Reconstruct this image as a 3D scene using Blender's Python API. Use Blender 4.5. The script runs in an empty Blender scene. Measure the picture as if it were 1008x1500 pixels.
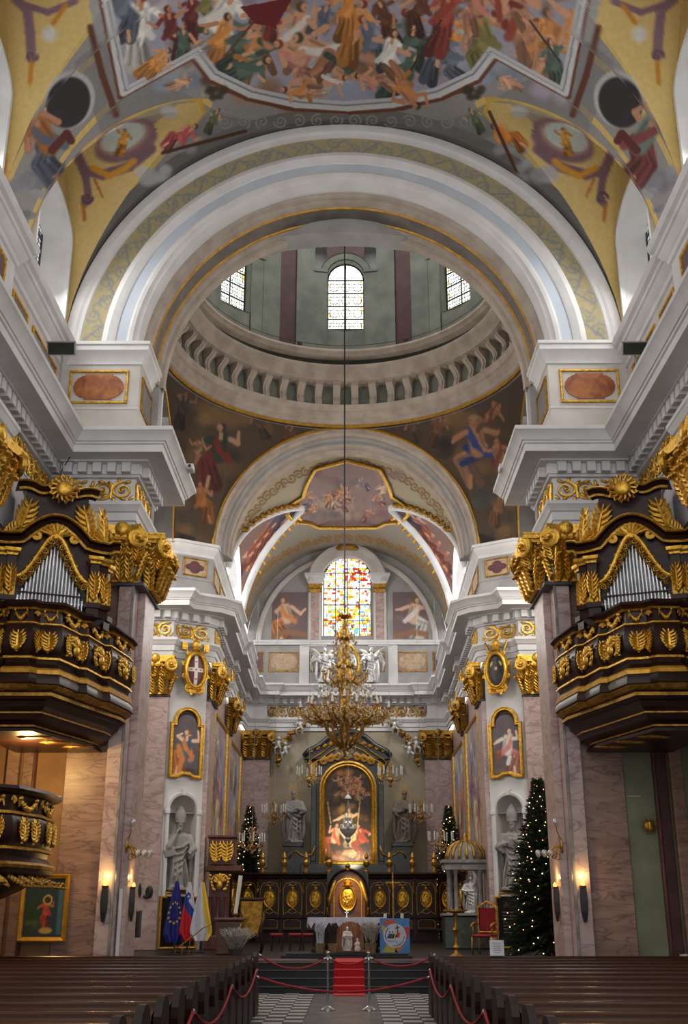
import bpy, math, random
import numpy as np
from mathutils import Vector, Matrix
PI = math.pi
random.seed(7)
SC = bpy.context.scene
COL = SC.collection
# ---------------------------------------------------------------- camera
CX, CH, FPX, PITCH, YAW = 0.12, 1.8, 1600.0, math.radians(20.0), 0.00505
cam_d = bpy.data.cameras.new('camera')
cam_d.sensor_fit = 'VERTICAL'; cam_d.sensor_height = 36.0; cam_d.lens = FPX/1500*36
cam_d.clip_end = 300; cam_d.clip_start = 0.05
cam = bpy.data.objects.new('camera', cam_d); COL.objects.link(cam)
cam.location = (CX, 0, CH); cam.rotation_euler = (PI/2+PITCH, 0, YAW)
SC.camera = cam
SC.view_settings.view_transform = 'Standard'; SC.view_settings.look = 'None'
SC.view_settings.gamma = 1.0; SC.view_settings.use_curve_mapping = False
SC.view_settings.exposure = 0.98
SC.cycles.use_denoising = True
SC.cycles.max_bounces = 6; SC.cycles.diffuse_bounces = 4; SC.cycles.glossy_bounces = 3
SC.cycles.transmission_bounces = 3; SC.cycles.caustics_reflective = False; SC.cycles.caustics_refractive = False
SC.cycles.sample_clamp_indirect = 6.0
# ---------------------------------------------------------------- world: overcast daylight
W = bpy.data.worlds.new('world'); SC.world = W; W.use_nodes = True
W.node_tree.nodes['Background'].inputs[0].default_value = (1.0, 0.985, 0.97, 1)
W.node_tree.nodes['Background'].inputs[1].default_value = 1.0
# ---------------------------------------------------------------- daylight in the window openings, added fill lights, warm lamps
def area(name, loc, target, sx, sy, power, col=(1, .97, .93), spread=PI):
    d = bpy.data.lights.new(name, 'AREA'); d.shape = 'RECTANGLE'; d.size = sx; d.size_y = sy
    d.energy = power; d.color = col; d.spread = spread
    o = bpy.data.objects.new(name, d); COL.objects.link(o); o.location = loc
    v = Vector(target)-Vector(loc); o.rotation_euler = v.to_track_quat('-Z', 'Y').to_euler()
    return o
def point(name, loc, power, col=(1, .72, .4), r=.08):
    d = bpy.data.lights.new(name, 'POINT'); d.energy = power; d.color = col; d.shadow_soft_size = r
    o = bpy.data.objects.new(name, d); COL.objects.link(o); o.location = loc; return o
def spot(name, loc, target, power, ang, col=(1, .85, .6), r=.1, blend=.6):
    d = bpy.data.lights.new(name, 'SPOT'); d.energy = power; d.color = col; d.shadow_soft_size = r
    d.spot_size = math.radians(ang); d.spot_blend = blend
    o = bpy.data.objects.new(name, d); COL.objects.link(o); o.location = loc
    v = Vector(target)-Vector(loc); o.rotation_euler = v.to_track_quat('-Z', 'Y').to_euler(); return o
DAY = (1.0, .985, .95)
for s in (-1, 1):
    for yc in (16.5, 21.65):
        area('nave_window_daylight', (s*6.66, yc, 16.2), (0, yc-1, 10.0), 1.6, 2.4, 45, DAY)
    area('chancel_window_daylight', (s*5.3, 45.5, 15.4), (0, 45.5, 8), 3.4, 2.2, 400, DAY)
    area('transept_window_daylight', (s*8.3, 31.2, 12), (0, 31.2, 8), 5, 7, 560, (1, .95, .88))  # added fill for the crossing, no transept window is modelled here
area('apse_window_daylight', (.15, 52.6, 14.5), (.15, 40, 10), 2.0, 3.0, 70, DAY)
area('dome_lantern_daylight', (0, 31.2, 30.5), (0, 31.2, 0), 5, 5, 380, DAY)  # added downlight under the closed dome shell, there is no lantern opening
point('gallery_underside_lamp', (-6.2, 21.6, 4.55), 75, (1, .62, .22), .12)
spot('altar_painting_lamp', (0.3, 49.4, 3.6), (0.16, 52.3, 4.75), 300, 50, (1, .83, .55))
spot('throne_lamp', (.15, 45.6, 3.9), (.15, 46.9, 2.3), 260, 45, (1, .75, .35))
# ---------------------------------------------------------------- helpers
def direction(px, py):
    u = px-504; v = 750-py
    x, y, z = u, FPX*math.cos(PITCH)-v*math.sin(PITCH), FPX*math.sin(PITCH)+v*math.cos(PITCH)
    c, s = math.cos(YAW), math.sin(YAW)
    return (x*c-y*s, x*s+y*c, z)
def at(px, py, Y):                      # photo pixel -> point in the vertical plane y = Y
    d = direction(px, py); k = Y/d[1]
    return Vector((CX+d[0]*k, Y, CH+d[2]*k))
def atz(px, py, z):
    d = direction(px, py); k = (z-CH)/d[2]
    return Vector((CX+d[0]*k, d[1]*k, z))
def proj(P):                            # points -> photo pixels (to place painted figures on the vaults)
    P = np.asarray(P, float); x = P[:, 0]-CX; y = P[:, 1]; z = P[:, 2]-CH
    c, s = math.cos(YAW), math.sin(YAW); x, y = x*c+y*s, -x*s+y*c
    d = y*math.cos(PITCH)+z*math.sin(PITCH); up = -y*math.sin(PITCH)+z*math.cos(PITCH)
    d = np.where(d < .2, .2, d)
    return 504+FPX*x/d, 750-FPX*up/d
class MB:
    def __init__(s): s.v = []; s.f = []
    def add(s, vs, fs):
        n = len(s.v); s.v.extend([tuple(p) for p in vs]); s.f.extend([tuple(i+n for i in f) for f in fs]); return s
    def merge(s, o, M=None):
        return s.add([M @ Vector(p) for p in o.v] if M is not None else o.v, o.f)
    def box(s, x0, x1, y0, y1, z0, z1):
        v = [(x, y, z) for x in (x0, x1) for y in (y0, y1) for z in (z0, z1)]
        return s.add(v, [(0, 1, 3, 2), (4, 6, 7, 5), (0, 4, 5, 1), (2, 3, 7, 6), (0, 2, 6, 4), (1, 5, 7, 3)])
    def bevbox(s, x0, x1, y0, y1, z0, z1, b):
        # box with its four vertical/front edges chamfered: a lofted block along y
        a = s.loft([[(x0+b, y0, z0+b), (x1-b, y0, z0+b), (x1-b, y0, z1-b), (x0+b, y0, z1-b)],
                    [(x0, y0+b, z0), (x1, y0+b, z0), (x1, y0+b, z1), (x0, y0+b, z1)],
                    [(x0, y1, z0), (x1, y1, z0), (x1, y1, z1), (x0, y1, z1)]], caps=True); return a
    def loft(s, rings, caps=False, closed=True, loop=False):
        n = len(rings[0]); vs = [p for r in rings for p in r]; fs = []
        R = len(rings)
        for i in range(R if loop else R-1):
            j = (i+1) % R
            for k in range(n if closed else n-1):
                l = (k+1) % n
                fs.append((i*n+k, i*n+l, j*n+l, j*n+k))
        if caps:
            fs.append(tuple(range(n))[::-1]); fs.append(tuple((R-1)*n+k for k in range(n)))
        return s.add(vs, fs)
    def prism(s, poly, y0, y1):          # polygon in (x,z), extruded along y
        return s.loft([[(x, y0, z) for x, z in poly], [(x, y1, z) for x, z in poly]], caps=True)
    def prismz(s, poly, z0, z1):         # polygon in (x,y), extruded along z
        return s.loft([[(x, y, z0) for x, y in poly], [(x, y, z1) for x, y in poly]], caps=True)
    def lathe(s, prof, n=24, c=(0, 0, 0), a0=0, a1=2*PI, caps=False):   # about z
        full = abs(a1-a0-2*PI) < 1e-6; m = n if full else n+1
        rings = [[(c[0]+r*math.cos(a0+(a1-a0)*k/n), c[1]+r*math.sin(a0+(a1-a0)*k/n), c[2]+z) for k in range(m)] for r, z in prof]
        return s.loft(rings, closed=full, caps=caps)
    def archlathe(s, prof, n, cx, cz, a0=0, a1=PI):                     # about the y axis: prof (r, y)
        rings = [[(cx+r*math.cos(a0+(a1-a0)*k/n), y, cz+r*math.sin(a0+(a1-a0)*k/n)) for k in range(n+1)] for r, y in prof]
        return s.loft(rings, closed=False)
    def tube(s, path, r, n=6, caps=True, flat=1.0):
        P = [Vector(p) for p in path]; R = r if isinstance(r, (list, tuple)) else [r]*len(P)
        t0 = (P[1]-P[0]).normalized(); up = Vector((0, 0, 1)) if abs(t0.z) < .9 else Vector((0, 1, 0))
        a = t0.cross(up).normalized(); rings = []
        for i, p in enumerate(P):
            t = (P[min(i+1, len(P)-1)]-P[max(i-1, 0)])
            t = t.normalized() if t.length > 1e-9 else t0
            a = (a-t*a.dot(t)); a = a.normalized() if a.length > 1e-6 else t.orthogonal().normalized()
            b = t.cross(a)
            rings.append([p+(a*math.cos(2*PI*k/n)+b*math.sin(2*PI*k/n)*flat)*R[i] for k in range(n)])
        return s.loft(rings, caps=caps)
    def ell(s, c, r, nu=10, nv=7, M=None):
        if not isinstance(r, (list, tuple)): r = (r, r, r)
        vs = []; fs = []; c = Vector(c)
        for j in range(1, nv):
            th = PI*j/nv
            for i in range(nu):
                p = Vector((r[0]*math.sin(th)*math.cos(2*PI*i/nu), r[1]*math.sin(th)*math.sin(2*PI*i/nu), r[2]*math.cos(th)))
                vs.append(c+(M @ p if M is not None else p))
        t = Vector((0, 0, r[2])); vs.append(c+(M @ t if M is not None else t)); vs.append(c-(M @ t if M is not None else t))
        T = len(vs)-2
        for j in range(nv-2):
            for i in range(nu):
                k = (i+1) % nu; fs.append((j*nu+i, (j+1)*nu+i, (j+1)*nu+k, j*nu+k))
        for i in range(nu):
            k = (i+1) % nu; fs.append((T, i, k)); fs.append((T+1, (nv-2)*nu+k, (nv-2)*nu+i))
        return s.add(vs, fs)
    def sweep(s, path, prof, closed=False, caps=True):
        # plan polyline path [(x,y)], profile [(offset to the right of travel, z)]; mitred corners
        P = [Vector(p) for p in path]; N = len(P); rings = []
        for i in range(N):
            if closed: d0 = (P[i]-P[i-1]).normalized(); d1 = (P[(i+1) % N]-P[i]).normalized()
            else:
                d0 = (P[i]-P[i-1]).normalized() if i else (P[1]-P[0]).normalized()
                d1 = (P[i+1]-P[i]).normalized() if i < N-1 else d0
            n0 = Vector((d0.y, -d0.x)); n1 = Vector((d1.y, -d1.x)); m = n0+n1
            m = m/max(m.dot(n0), .15) if m.length > 1e-6 else n0
            rings.append([(P[i].x+m.x*o, P[i].y+m.y*o, z) for o, z in prof])
        return s.loft(rings, closed=False, loop=closed)
    def grid(s, nu, nv, fn):
        return s.add([fn(i/nu, j/nv) for i in range(nu+1) for j in range(nv+1)],
                     [(i*(nv+1)+j, (i+1)*(nv+1)+j, (i+1)*(nv+1)+j+1, i*(nv+1)+j+1) for i in range(nu) for j in range(nv)])
    def mesh(s, name, mat=None, smooth=False):
        me = bpy.data.meshes.new(name); me.from_pydata(s.v, [], s.f); me.validate(); me.update()
        if mat is not None: me.materials.append(mat)
        if smooth:
            me.shade_smooth()
            if smooth is not True: me.set_sharp_from_angle(angle=math.radians(smooth))
        return me
    def build(s, name, mat, parent=None, smooth=False, **kw):
        return link(name, s.mesh(name, mat, smooth), parent, **kw)
def link(name, me, parent=None, loc=None, rot=None, scale=None, M=None):
    o = bpy.data.objects.new(name, me); COL.objects.link(o)
    if parent is not None: o.parent = parent
    if M is not None: o.matrix_local = M
    if loc is not None: o.location = loc
    if rot is not None: o.rotation_euler = rot
    if scale is not None: o.scale = scale if isinstance(scale, (tuple, list)) else (scale,)*3
    return o
def tag(o, label, cat, group=None, kind=None):
    o['label'] = label; o['category'] = cat
    if group: o['group'] = group
    if kind: o['kind'] = kind
    return o
def thing(name, label, cat, loc=(0, 0, 0), rotz=0, group=None, kind=None, M=None):
    o = link(name, None, None, loc, (0, 0, rotz))
    if M is not None: o.matrix_local = M
    o.empty_display_size = .2
    return tag(o, label, cat, group, kind)
def struct(o, label=None):
    o['kind'] = 'structure'
    if label: o['label'] = label
    return o
def sroot(name, label): return struct(link(name, None), label)
def remesh(mb, voxel, name, mat, smooth_iter=2):
    me = mb.mesh('tmp'); o = bpy.data.objects.new('tmp', me); COL.objects.link(o)
    m = o.modifiers.new('r', 'REMESH'); m.mode = 'VOXEL'; m.voxel_size = voxel; m.use_smooth_shade = True
    if smooth_iter:
        k = o.modifiers.new('s', 'SMOOTH'); k.factor = .5; k.iterations = smooth_iter
    dg = bpy.context.evaluated_depsgraph_get(); ev = o.evaluated_get(dg)
    r = bpy.data.meshes.new_from_object(ev); r.name = name
    r.materials.clear(); r.materials.append(mat); r.shade_smooth()
    bpy.data.objects.remove(o); return r
# ---------------------------------------------------------------- materials
def lin(c):
    return tuple(((v/255/12.92) if v/255 <= .04045 else ((v/255+.055)/1.055)**2.4) for v in c)
def mat(name, c, c2=None, scale=3., rough=.6, metal=0., mix=(.35, .65), detail=4., bump=0., bscale=None, dist=0., stretch=(1, 1, 1), vein=None, spec=.5, emit=0.):
    m = bpy.data.materials.new(name); m.use_nodes = True; nt = m.node_tree; b = nt.nodes['Principled BSDF']
    c = lin(c); b.inputs['Roughness'].default_value = rough; b.inputs['Metallic'].default_value = metal
    b.inputs['Specular IOR Level'].default_value = spec
    N = nt.nodes.new; L = nt.links.new
    tc = N('ShaderNodeTexCoord'); mp = N('ShaderNodeMapping'); mp.inputs['Scale'].default_value = stretch
    L(tc.outputs['Object'], mp.inputs[0])
    nz = N('ShaderNodeTexNoise'); nz.inputs['Scale'].default_value = scale; nz.inputs['Detail'].default_value = detail
    nz.inputs['Distortion'].default_value = dist; L(mp.outputs[0], nz.inputs['Vector'])
    rp = N('ShaderNodeValToRGB'); rp.color_ramp.elements[0].position = mix[0]; rp.color_ramp.elements[1].position = mix[1]
    rp.color_ramp.elements[0].color = (*c, 1); rp.color_ramp.elements[1].color = (*(lin(c2) if c2 else [v*.9 for v in c]), 1)
    L(nz.outputs['Fac'], rp.inputs[0]); out = rp.outputs[0]
    if vein:
        n2 = N('ShaderNodeTexNoise'); n2.inputs['Scale'].default_value = vein[1]; n2.inputs['Detail'].default_value = 6
        n2.inputs['Distortion'].default_value = 1.2; L(mp.outputs[0], n2.inputs['Vector'])
        r2 = N('ShaderNodeValToRGB'); e = r2.color_ramp.elements
        e[0].position = .47; e[0].color = (0, 0, 0, 1); e[1].position = .5; e[1].color = (1, 1, 1, 1)
        e2 = e.new(.53); e2.color = (0, 0, 0, 1); L(n2.outputs['Fac'], r2.inputs[0])
        mx = N('ShaderNodeMix'); mx.data_type = 'RGBA'; mx.inputs[7].default_value = (*lin(vein[0]), 1)
        ml = N('ShaderNodeMath'); ml.operation = 'MULTIPLY'; ml.inputs[1].default_value = vein[2]
        L(r2.outputs[0], ml.inputs[0]); L(ml.outputs[0], mx.inputs[0]); L(out, mx.inputs[6]); out = mx.outputs[2]
    L(out, b.inputs['Base Color'])
    if bump:
        bp = N('ShaderNodeBump'); bp.inputs['Strength'].default_value = bump; bp.inputs['Distance'].default_value = .02
        n3 = N('ShaderNodeTexNoise'); n3.inputs['Scale'].default_value = bscale or scale*6; n3.inputs['Detail'].default_value = 3
        L(mp.outputs[0], n3.inputs['Vector']); L(n3.outputs['Fac'], bp.inputs['Height']); L(bp.outputs[0], b.inputs['Normal'])
    if emit:
        L(out, b.inputs['Emission Color']); b.inputs['Emission Strength'].default_value = emit
    return m
def paintmat(name, rough=.75, emit=0.):
    m = bpy.data.materials.new(name); m.use_nodes = True; nt = m.node_tree; b = nt.nodes['Principled BSDF']
    a = nt.nodes.new('ShaderNodeAttribute'); a.attribute_name = 'paint'
    nz = nt.nodes.new('ShaderNodeTexNoise'); nz.inputs['Scale'].default_value = 9; nz.inputs['Detail'].default_value = 5
    tc = nt.nodes.new('ShaderNodeTexCoord'); nt.links.new(tc.outputs['Object'], nz.inputs['Vector'])
    mr = nt.nodes.new('ShaderNodeMapRange'); mr.inputs[1].default_value = .3; mr.inputs[2].default_value = .7
    mr.inputs[3].default_value = .93; mr.inputs[4].default_value = 1.06; nt.links.new(nz.outputs['Fac'], mr.inputs[0])
    mx = nt.nodes.new('ShaderNodeMix'); mx.data_type = 'RGBA'; mx.blend_type = 'MULTIPLY'; mx.inputs[0].default_value = 1
    nt.links.new(a.outputs['Color'], mx.inputs[6]); nt.links.new(mr.outputs[0], mx.inputs[7])
    nt.links.new(mx.outputs[2], b.inputs['Base Color']); b.inputs['Roughness'].default_value = rough
    if emit:
        nt.links.new(mx.outputs[2], b.inputs['Emission Color']); b.inputs['Emission Strength'].default_value = emit
    return m
white = mat('white_plaster', (226, 225, 225), (213, 212, 212), 1.5, .7)
ringb = mat('arch_beige_grey', (186, 174, 162), (164, 150, 138), 2, .8)
white2 = mat('warm_white_plaster', (214, 208, 202), (198, 191, 185), 1.2, .7)
greyp = mat('grey_plaster', (168, 166, 164), (150, 148, 148), 1.3, .75)
lilac = mat('lilac_grey_plaster', (196, 192, 196), (184, 180, 184), 1.1, .75)
bluep = mat('pale_blue_plaster', (196, 206, 218), (186, 196, 208), 1.1, .75)
beige = mat('beige_plaster', (196, 180, 158), (170, 152, 132), 1.6, .75)
drumg = mat('green_grey_drum_plaster', (128, 131, 121), (104, 108, 100), 1.4, .8)
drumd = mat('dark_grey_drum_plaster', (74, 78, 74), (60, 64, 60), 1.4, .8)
maroon = mat('maroon_stone', (84, 44, 42), (62, 34, 34), 2.5, .6)
pinkm = mat('pink_veined_marble', (200, 178, 172), (170, 146, 142), .9, .34, detail=8, dist=2.2, stretch=(1, 1, 2.2), vein=((132, 98, 100), 1.1, .65), mix=(.3, .7))
brownm = mat('brown_pink_marble', (160, 130, 114), (122, 96, 84), 1.1, .38, detail=8, dist=1.6, stretch=(.7, .7, 2.6), vein=((84, 56, 54), 1.3, .65), mix=(.3, .7))
redm = mat('red_marble', (120, 54, 34), (70, 34, 28), 2.6, .25, detail=8, dist=2.0, vein=((200, 180, 160), 1.6, .5), mix=(.3, .7))
greym = mat('grey_marble', (150, 146, 142), (112, 110, 108), 2, .4, detail=7, dist=1.5, vein=((80, 78, 80), 2, .4))
darkm = mat('dark_green_grey_marble', (64, 68, 66), (44, 48, 48), 1.8, .3, detail=7, dist=1.2, vein=((110, 104, 92), 1.4, .35))
blackm = mat('black_marble', (14, 14, 15), (24, 24, 25), 3, .35, detail=6, spec=.3)
orangem = mat('orange_marble', (190, 118, 60), (122, 58, 38), 3.4, .4, detail=5, dist=.8, mix=(.3, .7))
rosem = mat('rose_mottled_marble', (168, 140, 120), (138, 116, 104), 4, .45, detail=6, dist=1)
plumm = mat('plum_marble', (104, 62, 62), (82, 50, 52), 3, .4)
gold = mat('gilding', (236, 192, 84), (196, 144, 48), 12, .36, .85, bump=.6, bscale=34)
goldd = mat('dark_gilding', (196, 152, 68), (146, 104, 40), 9, .4, .85, bump=.6, bscale=50)
goldp = mat('matt_gold_paint', (206, 156, 52), (176, 128, 36), 8, .45, .45)
wood = mat('dark_brown_polished_wood', (54, 29, 20), (34, 18, 14), 2.0, .36, spec=.25, detail=6, stretch=(1, 1, 5))
pewm = mat('pew_wood', (78, 48, 34), (58, 35, 26), 1.2, .22, spec=.45, detail=6, stretch=(.4, 5, 5))
pewd = mat('dark_pew_wood', (40, 25, 18), (26, 17, 13), 2, .45, spec=.25, detail=6, stretch=(3, 3, .6))
woodr = mat('red_brown_wood', (98, 58, 36), (70, 40, 26), 2, .35, detail=6, stretch=(1, 1, 4))
stone = mat('pale_statue_stone', (164, 160, 156), (140, 136, 132), 6, .7, bump=.15)
silver = mat('silvered_white', (214, 212, 208), (180, 180, 180), 8, .35, .35)
tin = mat('organ_pipe_tin', (196, 198, 202), (172, 174, 178), 3, .25, .9)
blackp = mat('black_metal', (24, 24, 26), (34, 34, 36), 5, .4)
steel = mat('chrome', (200, 200, 200), None, 3, .18, 1.0)
redv = mat('red_velvet', (150, 18, 30), (120, 10, 22), 20, .8)
greyw = mat('dark_grey_stone', (74, 72, 74), (60, 58, 60), 1.5, .5)
paint = paintmat('fresco_paint'); oilp = paintmat('oil_paint', .45)
def tintm(name, c, rough=.6, emit=0): return mat(name, c, [v*.92 for v in c], 5, rough, emit=emit)
# ================================================================ painting helpers (colours baked on mesh vertices)
class Paint:
    def __init__(s, X, Y, base):
        s.X = np.asarray(X, float); s.Y = np.asarray(Y, float)
        s.C = np.tile(np.array(base, float), (len(s.X), 1)) if np.ndim(base) == 1 else np.array(base, float)
    def _mix(s, idx, a, col):
        a = a[:, None]; s.C[idx] = s.C[idx]*(1-a)+np.array(col, float)*a
    def ell(s, cx, cy, rx, ry, rot, col, soft=.3, al=1.):
        m = max(rx, ry); i = np.where((abs(s.X-cx) < m) & (abs(s.Y-cy) < m))[0]
        if len(i) == 0: return
        dx = s.X[i]-cx; dy = s.Y[i]-cy; c, n = math.cos(rot), math.sin(rot)
        d = np.hypot((dx*c+dy*n)/rx, (-dx*n+dy*c)/ry)
        s._mix(i, np.clip((1-d)/soft, 0, 1)*al, col)
    def stroke(s, pts, w, col, soft=.35, al=1., w2=None):
        w2 = w if w2 is None else w2; n = len(pts)-1
        for k in range(n):
            (x0, y0), (x1, y1) = pts[k], pts[k+1]; wa = w+(w2-w)*k/n; wb = w+(w2-w)*(k+1)/n; mw = max(wa, wb)
            i = np.where((s.X > min(x0, x1)-mw) & (s.X < max(x0, x1)+mw) & (s.Y > min(y0, y1)-mw) & (s.Y < max(y0, y1)+mw))[0]
            if len(i) == 0: continue
            ex, ey = x1-x0, y1-y0; L = ex*ex+ey*ey+1e-12
            t = np.clip(((s.X[i]-x0)*ex+(s.Y[i]-y0)*ey)/L, 0, 1)
            d = np.hypot(s.X[i]-x0-t*ex, s.Y[i]-y0-t*ey)/(wa+(wb-wa)*t)
            s._mix(i, np.clip((1-d)/soft, 0, 1)*al, col)
    def poly(s, pts, col, al=1.):
        px = [p[0] for p in pts]; py = [p[1] for p in pts]
        i = np.where((s.X > min(px)) & (s.X < max(px)) & (s.Y > min(py)) & (s.Y < max(py)))[0]
        if len(i) == 0: return i
        x = s.X[i]; y = s.Y[i]; ins = np.zeros(len(i), bool); n = len(pts)
        for k in range(n):
            x0, y0 = pts[k]; x1, y1 = pts[(k+1) % n]
            if y0 == y1: continue
            c = ((y0 > y) != (y1 > y)) & (x < (x1-x0)*(y-y0)/(y1-y0)+x0); ins ^= c
        i = i[ins]; s._mix(i, np.full(len(i), al), col); return i
    def fig(s, x, y, h, lean=0., robe=(170, 90, 40), robe2=None, skin=(214, 160, 124), hair=(70, 45, 30), seed=0, up=-1, seat=.0, bare=False):
        # a generic draped figure: x,y = hip point, h = height, lean = tilt in radians; up=-1 where y runs downwards
        r = random.Random(seed); robe2 = robe2 or tuple(min(255, v*1.15+12) for v in robe)
        c, n = math.cos(lean), math.sin(lean)
        def T(p, q): return (x+(p*c+q*n)*h, y+up*(-p*n+q*c)*h)
        fl = r.choice((-1, 1))
        dk = lambda c_, g: tuple(max(0, min(255, v*g)) for v in c_)
        kx, kz = fl*(seat*1.1+.03), -.2+abs(seat)*.55; fx, fz = fl*seat*.7, -.43+abs(seat)*.2
        low = skin if bare else robe
        for (p0, p1, w0, w1, c_) in (((-.05, .02), (kx-.07*fl, kz), .1, .085, dk(low, .8)), ((kx-.07*fl, kz), (fx-.1*fl, fz), .085, .06 if bare else .1, dk(low, .62)), ((.05, .02), (kx+.03*fl, kz+.02), .1, .09, dk(low, 1.05)), ((kx+.03*fl, kz+.02), (fx+.04*fl, fz), .085, .05 if bare else .1, dk(low, .9))):
            s.stroke([T(*p0), T(*p1)], w0*h, c_, .3, 1, w1*h)
        if bare: s.stroke([T(-.12, .05), T(0, -.04), T(.14, -.02), T(.2*fl, -.14)], .07*h, dk(robe, .9), .4, 1, .05*h)
        for k in range(6):
            u = -.11+.045*k; g = (1.28, .5, 1.12, .6, 1.3, .5)[k]
            s.stroke([T(u*.7, .0), T(u*.8+kx*.9, kz*.8), T(u*1.2+fx, fz+r.uniform(0, .08))], .03*h, dk(robe if not bare else robe, g), 1., .5 if not bare else .2, .022*h)
        tc = skin if bare else robe2
        s.stroke([T(0, .0), T(.01*fl, .24)], .115*h, tc, .4, 1, .13*h)
        s.stroke([T(-.07*fl, .02), T(-.04*fl, .24)], .03*h, tuple(v*.6 for v in tc), .9, .6)
        s.stroke([T(.1*fl, .26), T(-.02, .08), T(-.14*fl, -.06)], .06*h, tuple(min(255, v*1.1) for v in robe), .5, .9)
        for sg in (-1, 1):
            a = (sg*.12, .24); b = (sg*r.uniform(.18, .27), r.uniform(.06, .3)); d = (b[0]+sg*r.uniform(-.1, .14), b[1]+r.uniform(-.1, .2))
            s.stroke([T(*a), T(*b)], .045*h, skin if bare or r.random() < .4 else robe2, .4, 1)
            s.stroke([T(*b), T(*d)], .036*h, skin, .4, 1, .026*h)
        s.stroke([T(.01*fl, .24), T(.015*fl, .34)], .035*h, skin, .4)
        hx, hy = T(.02*fl, .385); s.ell(hx-.02*h*fl, hy, .072*h, .078*h, 0, hair, .4)
        s.ell(hx+.016*h*fl, hy+.0*h, .05*h, .06*h, 0, skin, .4); s.ell(hx+.03*h*fl, hy-.01*h*up, .018*h, .02*h, 0, tuple(v*.55 for v in skin), .8, .7)
        if seat: s.stroke([T(fl*seat*.8, -.3), T(fl*seat*.9, -.44)], .032*h, skin, .4)
    def cloud(s, x, y, r, col, seed=0, n=7, al=.9):
        q = random.Random(seed)
        for k in range(n):
            g = q.uniform(.82, 1.1); s.ell(x+q.uniform(-r, r), y+q.uniform(-.6*r, .6*r), r*q.uniform(.4, .75), r*q.uniform(.35, .6), 0, tuple(min(255, v*g) for v in col), .6, al)
    def scroll(s, x, y, r, a0, turns, w, col, sg=1):
        pts = [(x+(r*(1-t*.88))*math.cos(a0+sg*t*turns*2*PI), y+(r*(1-t*.88))*math.sin(a0+sg*t*turns*2*PI)) for t in np.linspace(0, 1, 20)]
        s.stroke(pts, w, col, .6, .9, w*.6)
    def apply(s, me, gain=1.0):
        c = np.clip(s.C/255, 0, 1); l = np.where(c <= .04045, c/12.92, ((c+.055)/1.055)**2.4)*gain
        a = me.color_attributes.new('paint', 'FLOAT_COLOR', 'POINT')
        a.data.foreach_set('color', np.concatenate([np.clip(l, 0, 1), np.ones((len(l), 1))], 1).astype(np.float32).ravel())
def verts(me):
    a = np.empty(len(me.vertices)*3); me.vertices.foreach_get('co', a); return a.reshape(-1, 3)
def mir(mb, s):
    if s < 0: return mb
    m = MB(); m.v = [(-x, y, z) for x, y, z in mb.v]; m.f = [f[::-1] for f in mb.f]; return m
SIDE = {-1: 'left', 1: 'right'}
# ================================================================ floor: checkered tiles, platform, steps
fl = MB().box(-9, 9, -3, 27.1, -.2, -.012).build('floor', greyw); struct(fl, 'nave floor of black and white chequered marble tiles')
lightt = mat('light_marble_tile', (176, 174, 170), (146, 144, 142), 3, .34, detail=6, spec=.25)
darkt = mat('dark_marble_tile', (30, 30, 32), (22, 22, 24), 3, .4, detail=6, spec=.25)
TS = .34
mt = {0: MB().bevbox(-TS/2+.004, TS/2-.004, -.012, .01, -TS/2+.004, TS/2-.004, .003).mesh('tile', lightt), 1: MB().bevbox(-TS/2+.004, TS/2-.004, -.012, .01, -TS/2+.004, TS/2-.004, .003).mesh('tile', darkt)}
for i in range(-6, 6):
    for j in range(23):
        x = (i+.5)*TS; y = 19.3+(j+.5)*TS
        if abs(x) < .6: continue
        link('tile', mt[(i+j) % 2], fl, (x, y, -.002), (-PI/2, 0, 0))
slab = mat('grey_stone_slab', (92, 90, 92), (66, 64, 66), 2, .3, detail=6, spec=.3)
for j in range(9):
    MB().box(-.675, .675, 19.3+j*.87, 19.3+j*.87+.86, -.012, .009).build('slab', slab, fl)
# steps up to the crossing platform
st = sroot('floor_chancel', 'raised black marble platform with four steps under the dome')
for k in range(4):
    MB().box(-7, 7, 27.05+k*.46, 27.05+(k+1)*.46+.02, 0 if k < 3 else 0, .15*(k+1)-.03).build('riser', blackm, st)
    MB().bevbox(-7, 7, 27.02+k*.46, 27.05+(k+1)*.46+.05, .15*(k+1)-.03, .15*(k+1), .01).build('tread', blackm, st)
redtile = mat('dark_red_carpet', (86, 40, 46), (54, 30, 36), 6, .6)
MB().box(-7.5, 7.5, 28.85, 53.5, .3, .6).build('platform', blackm, st)
for s in (-1, 1):
    MB().box(s*1.9-(1.2), s*1.9+1.2, 29.4, 30.6, .6, .606).build('carpet', redtile, st)
# ================================================================ mouldings
CORN = [(.02, 11.08), (.1, 11.1), (.12, 11.15), (.15, 11.16), (.15, 11.4), (.33, 11.41), (.33, 11.45), (.72, 11.47), (.72, 11.64), (.76, 11.66), (.77, 11.7), (.8, 11.71), (.84, 11.78), (.92, 11.88), (.96, 11.91), (.96, 12.0), (0, 12.02)]
ARCHI = [(0, 9.85), (.06, 9.86), (.06, 10.04), (.1, 10.05), (.1, 10.24), (.14, 10.26), (.2, 10.38), (.22, 10.4), (.22, 10.48), (.02, 10.5), (.02, 11.1)]
FRIEZE = [(.02, 10.5), (.02, 11.1)]
NAVE = [(-6.8, -3), (-6.8, 23.3), (-4.8, 23.3), (-4.8, 25.4), (-9, 25.4)]
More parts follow.
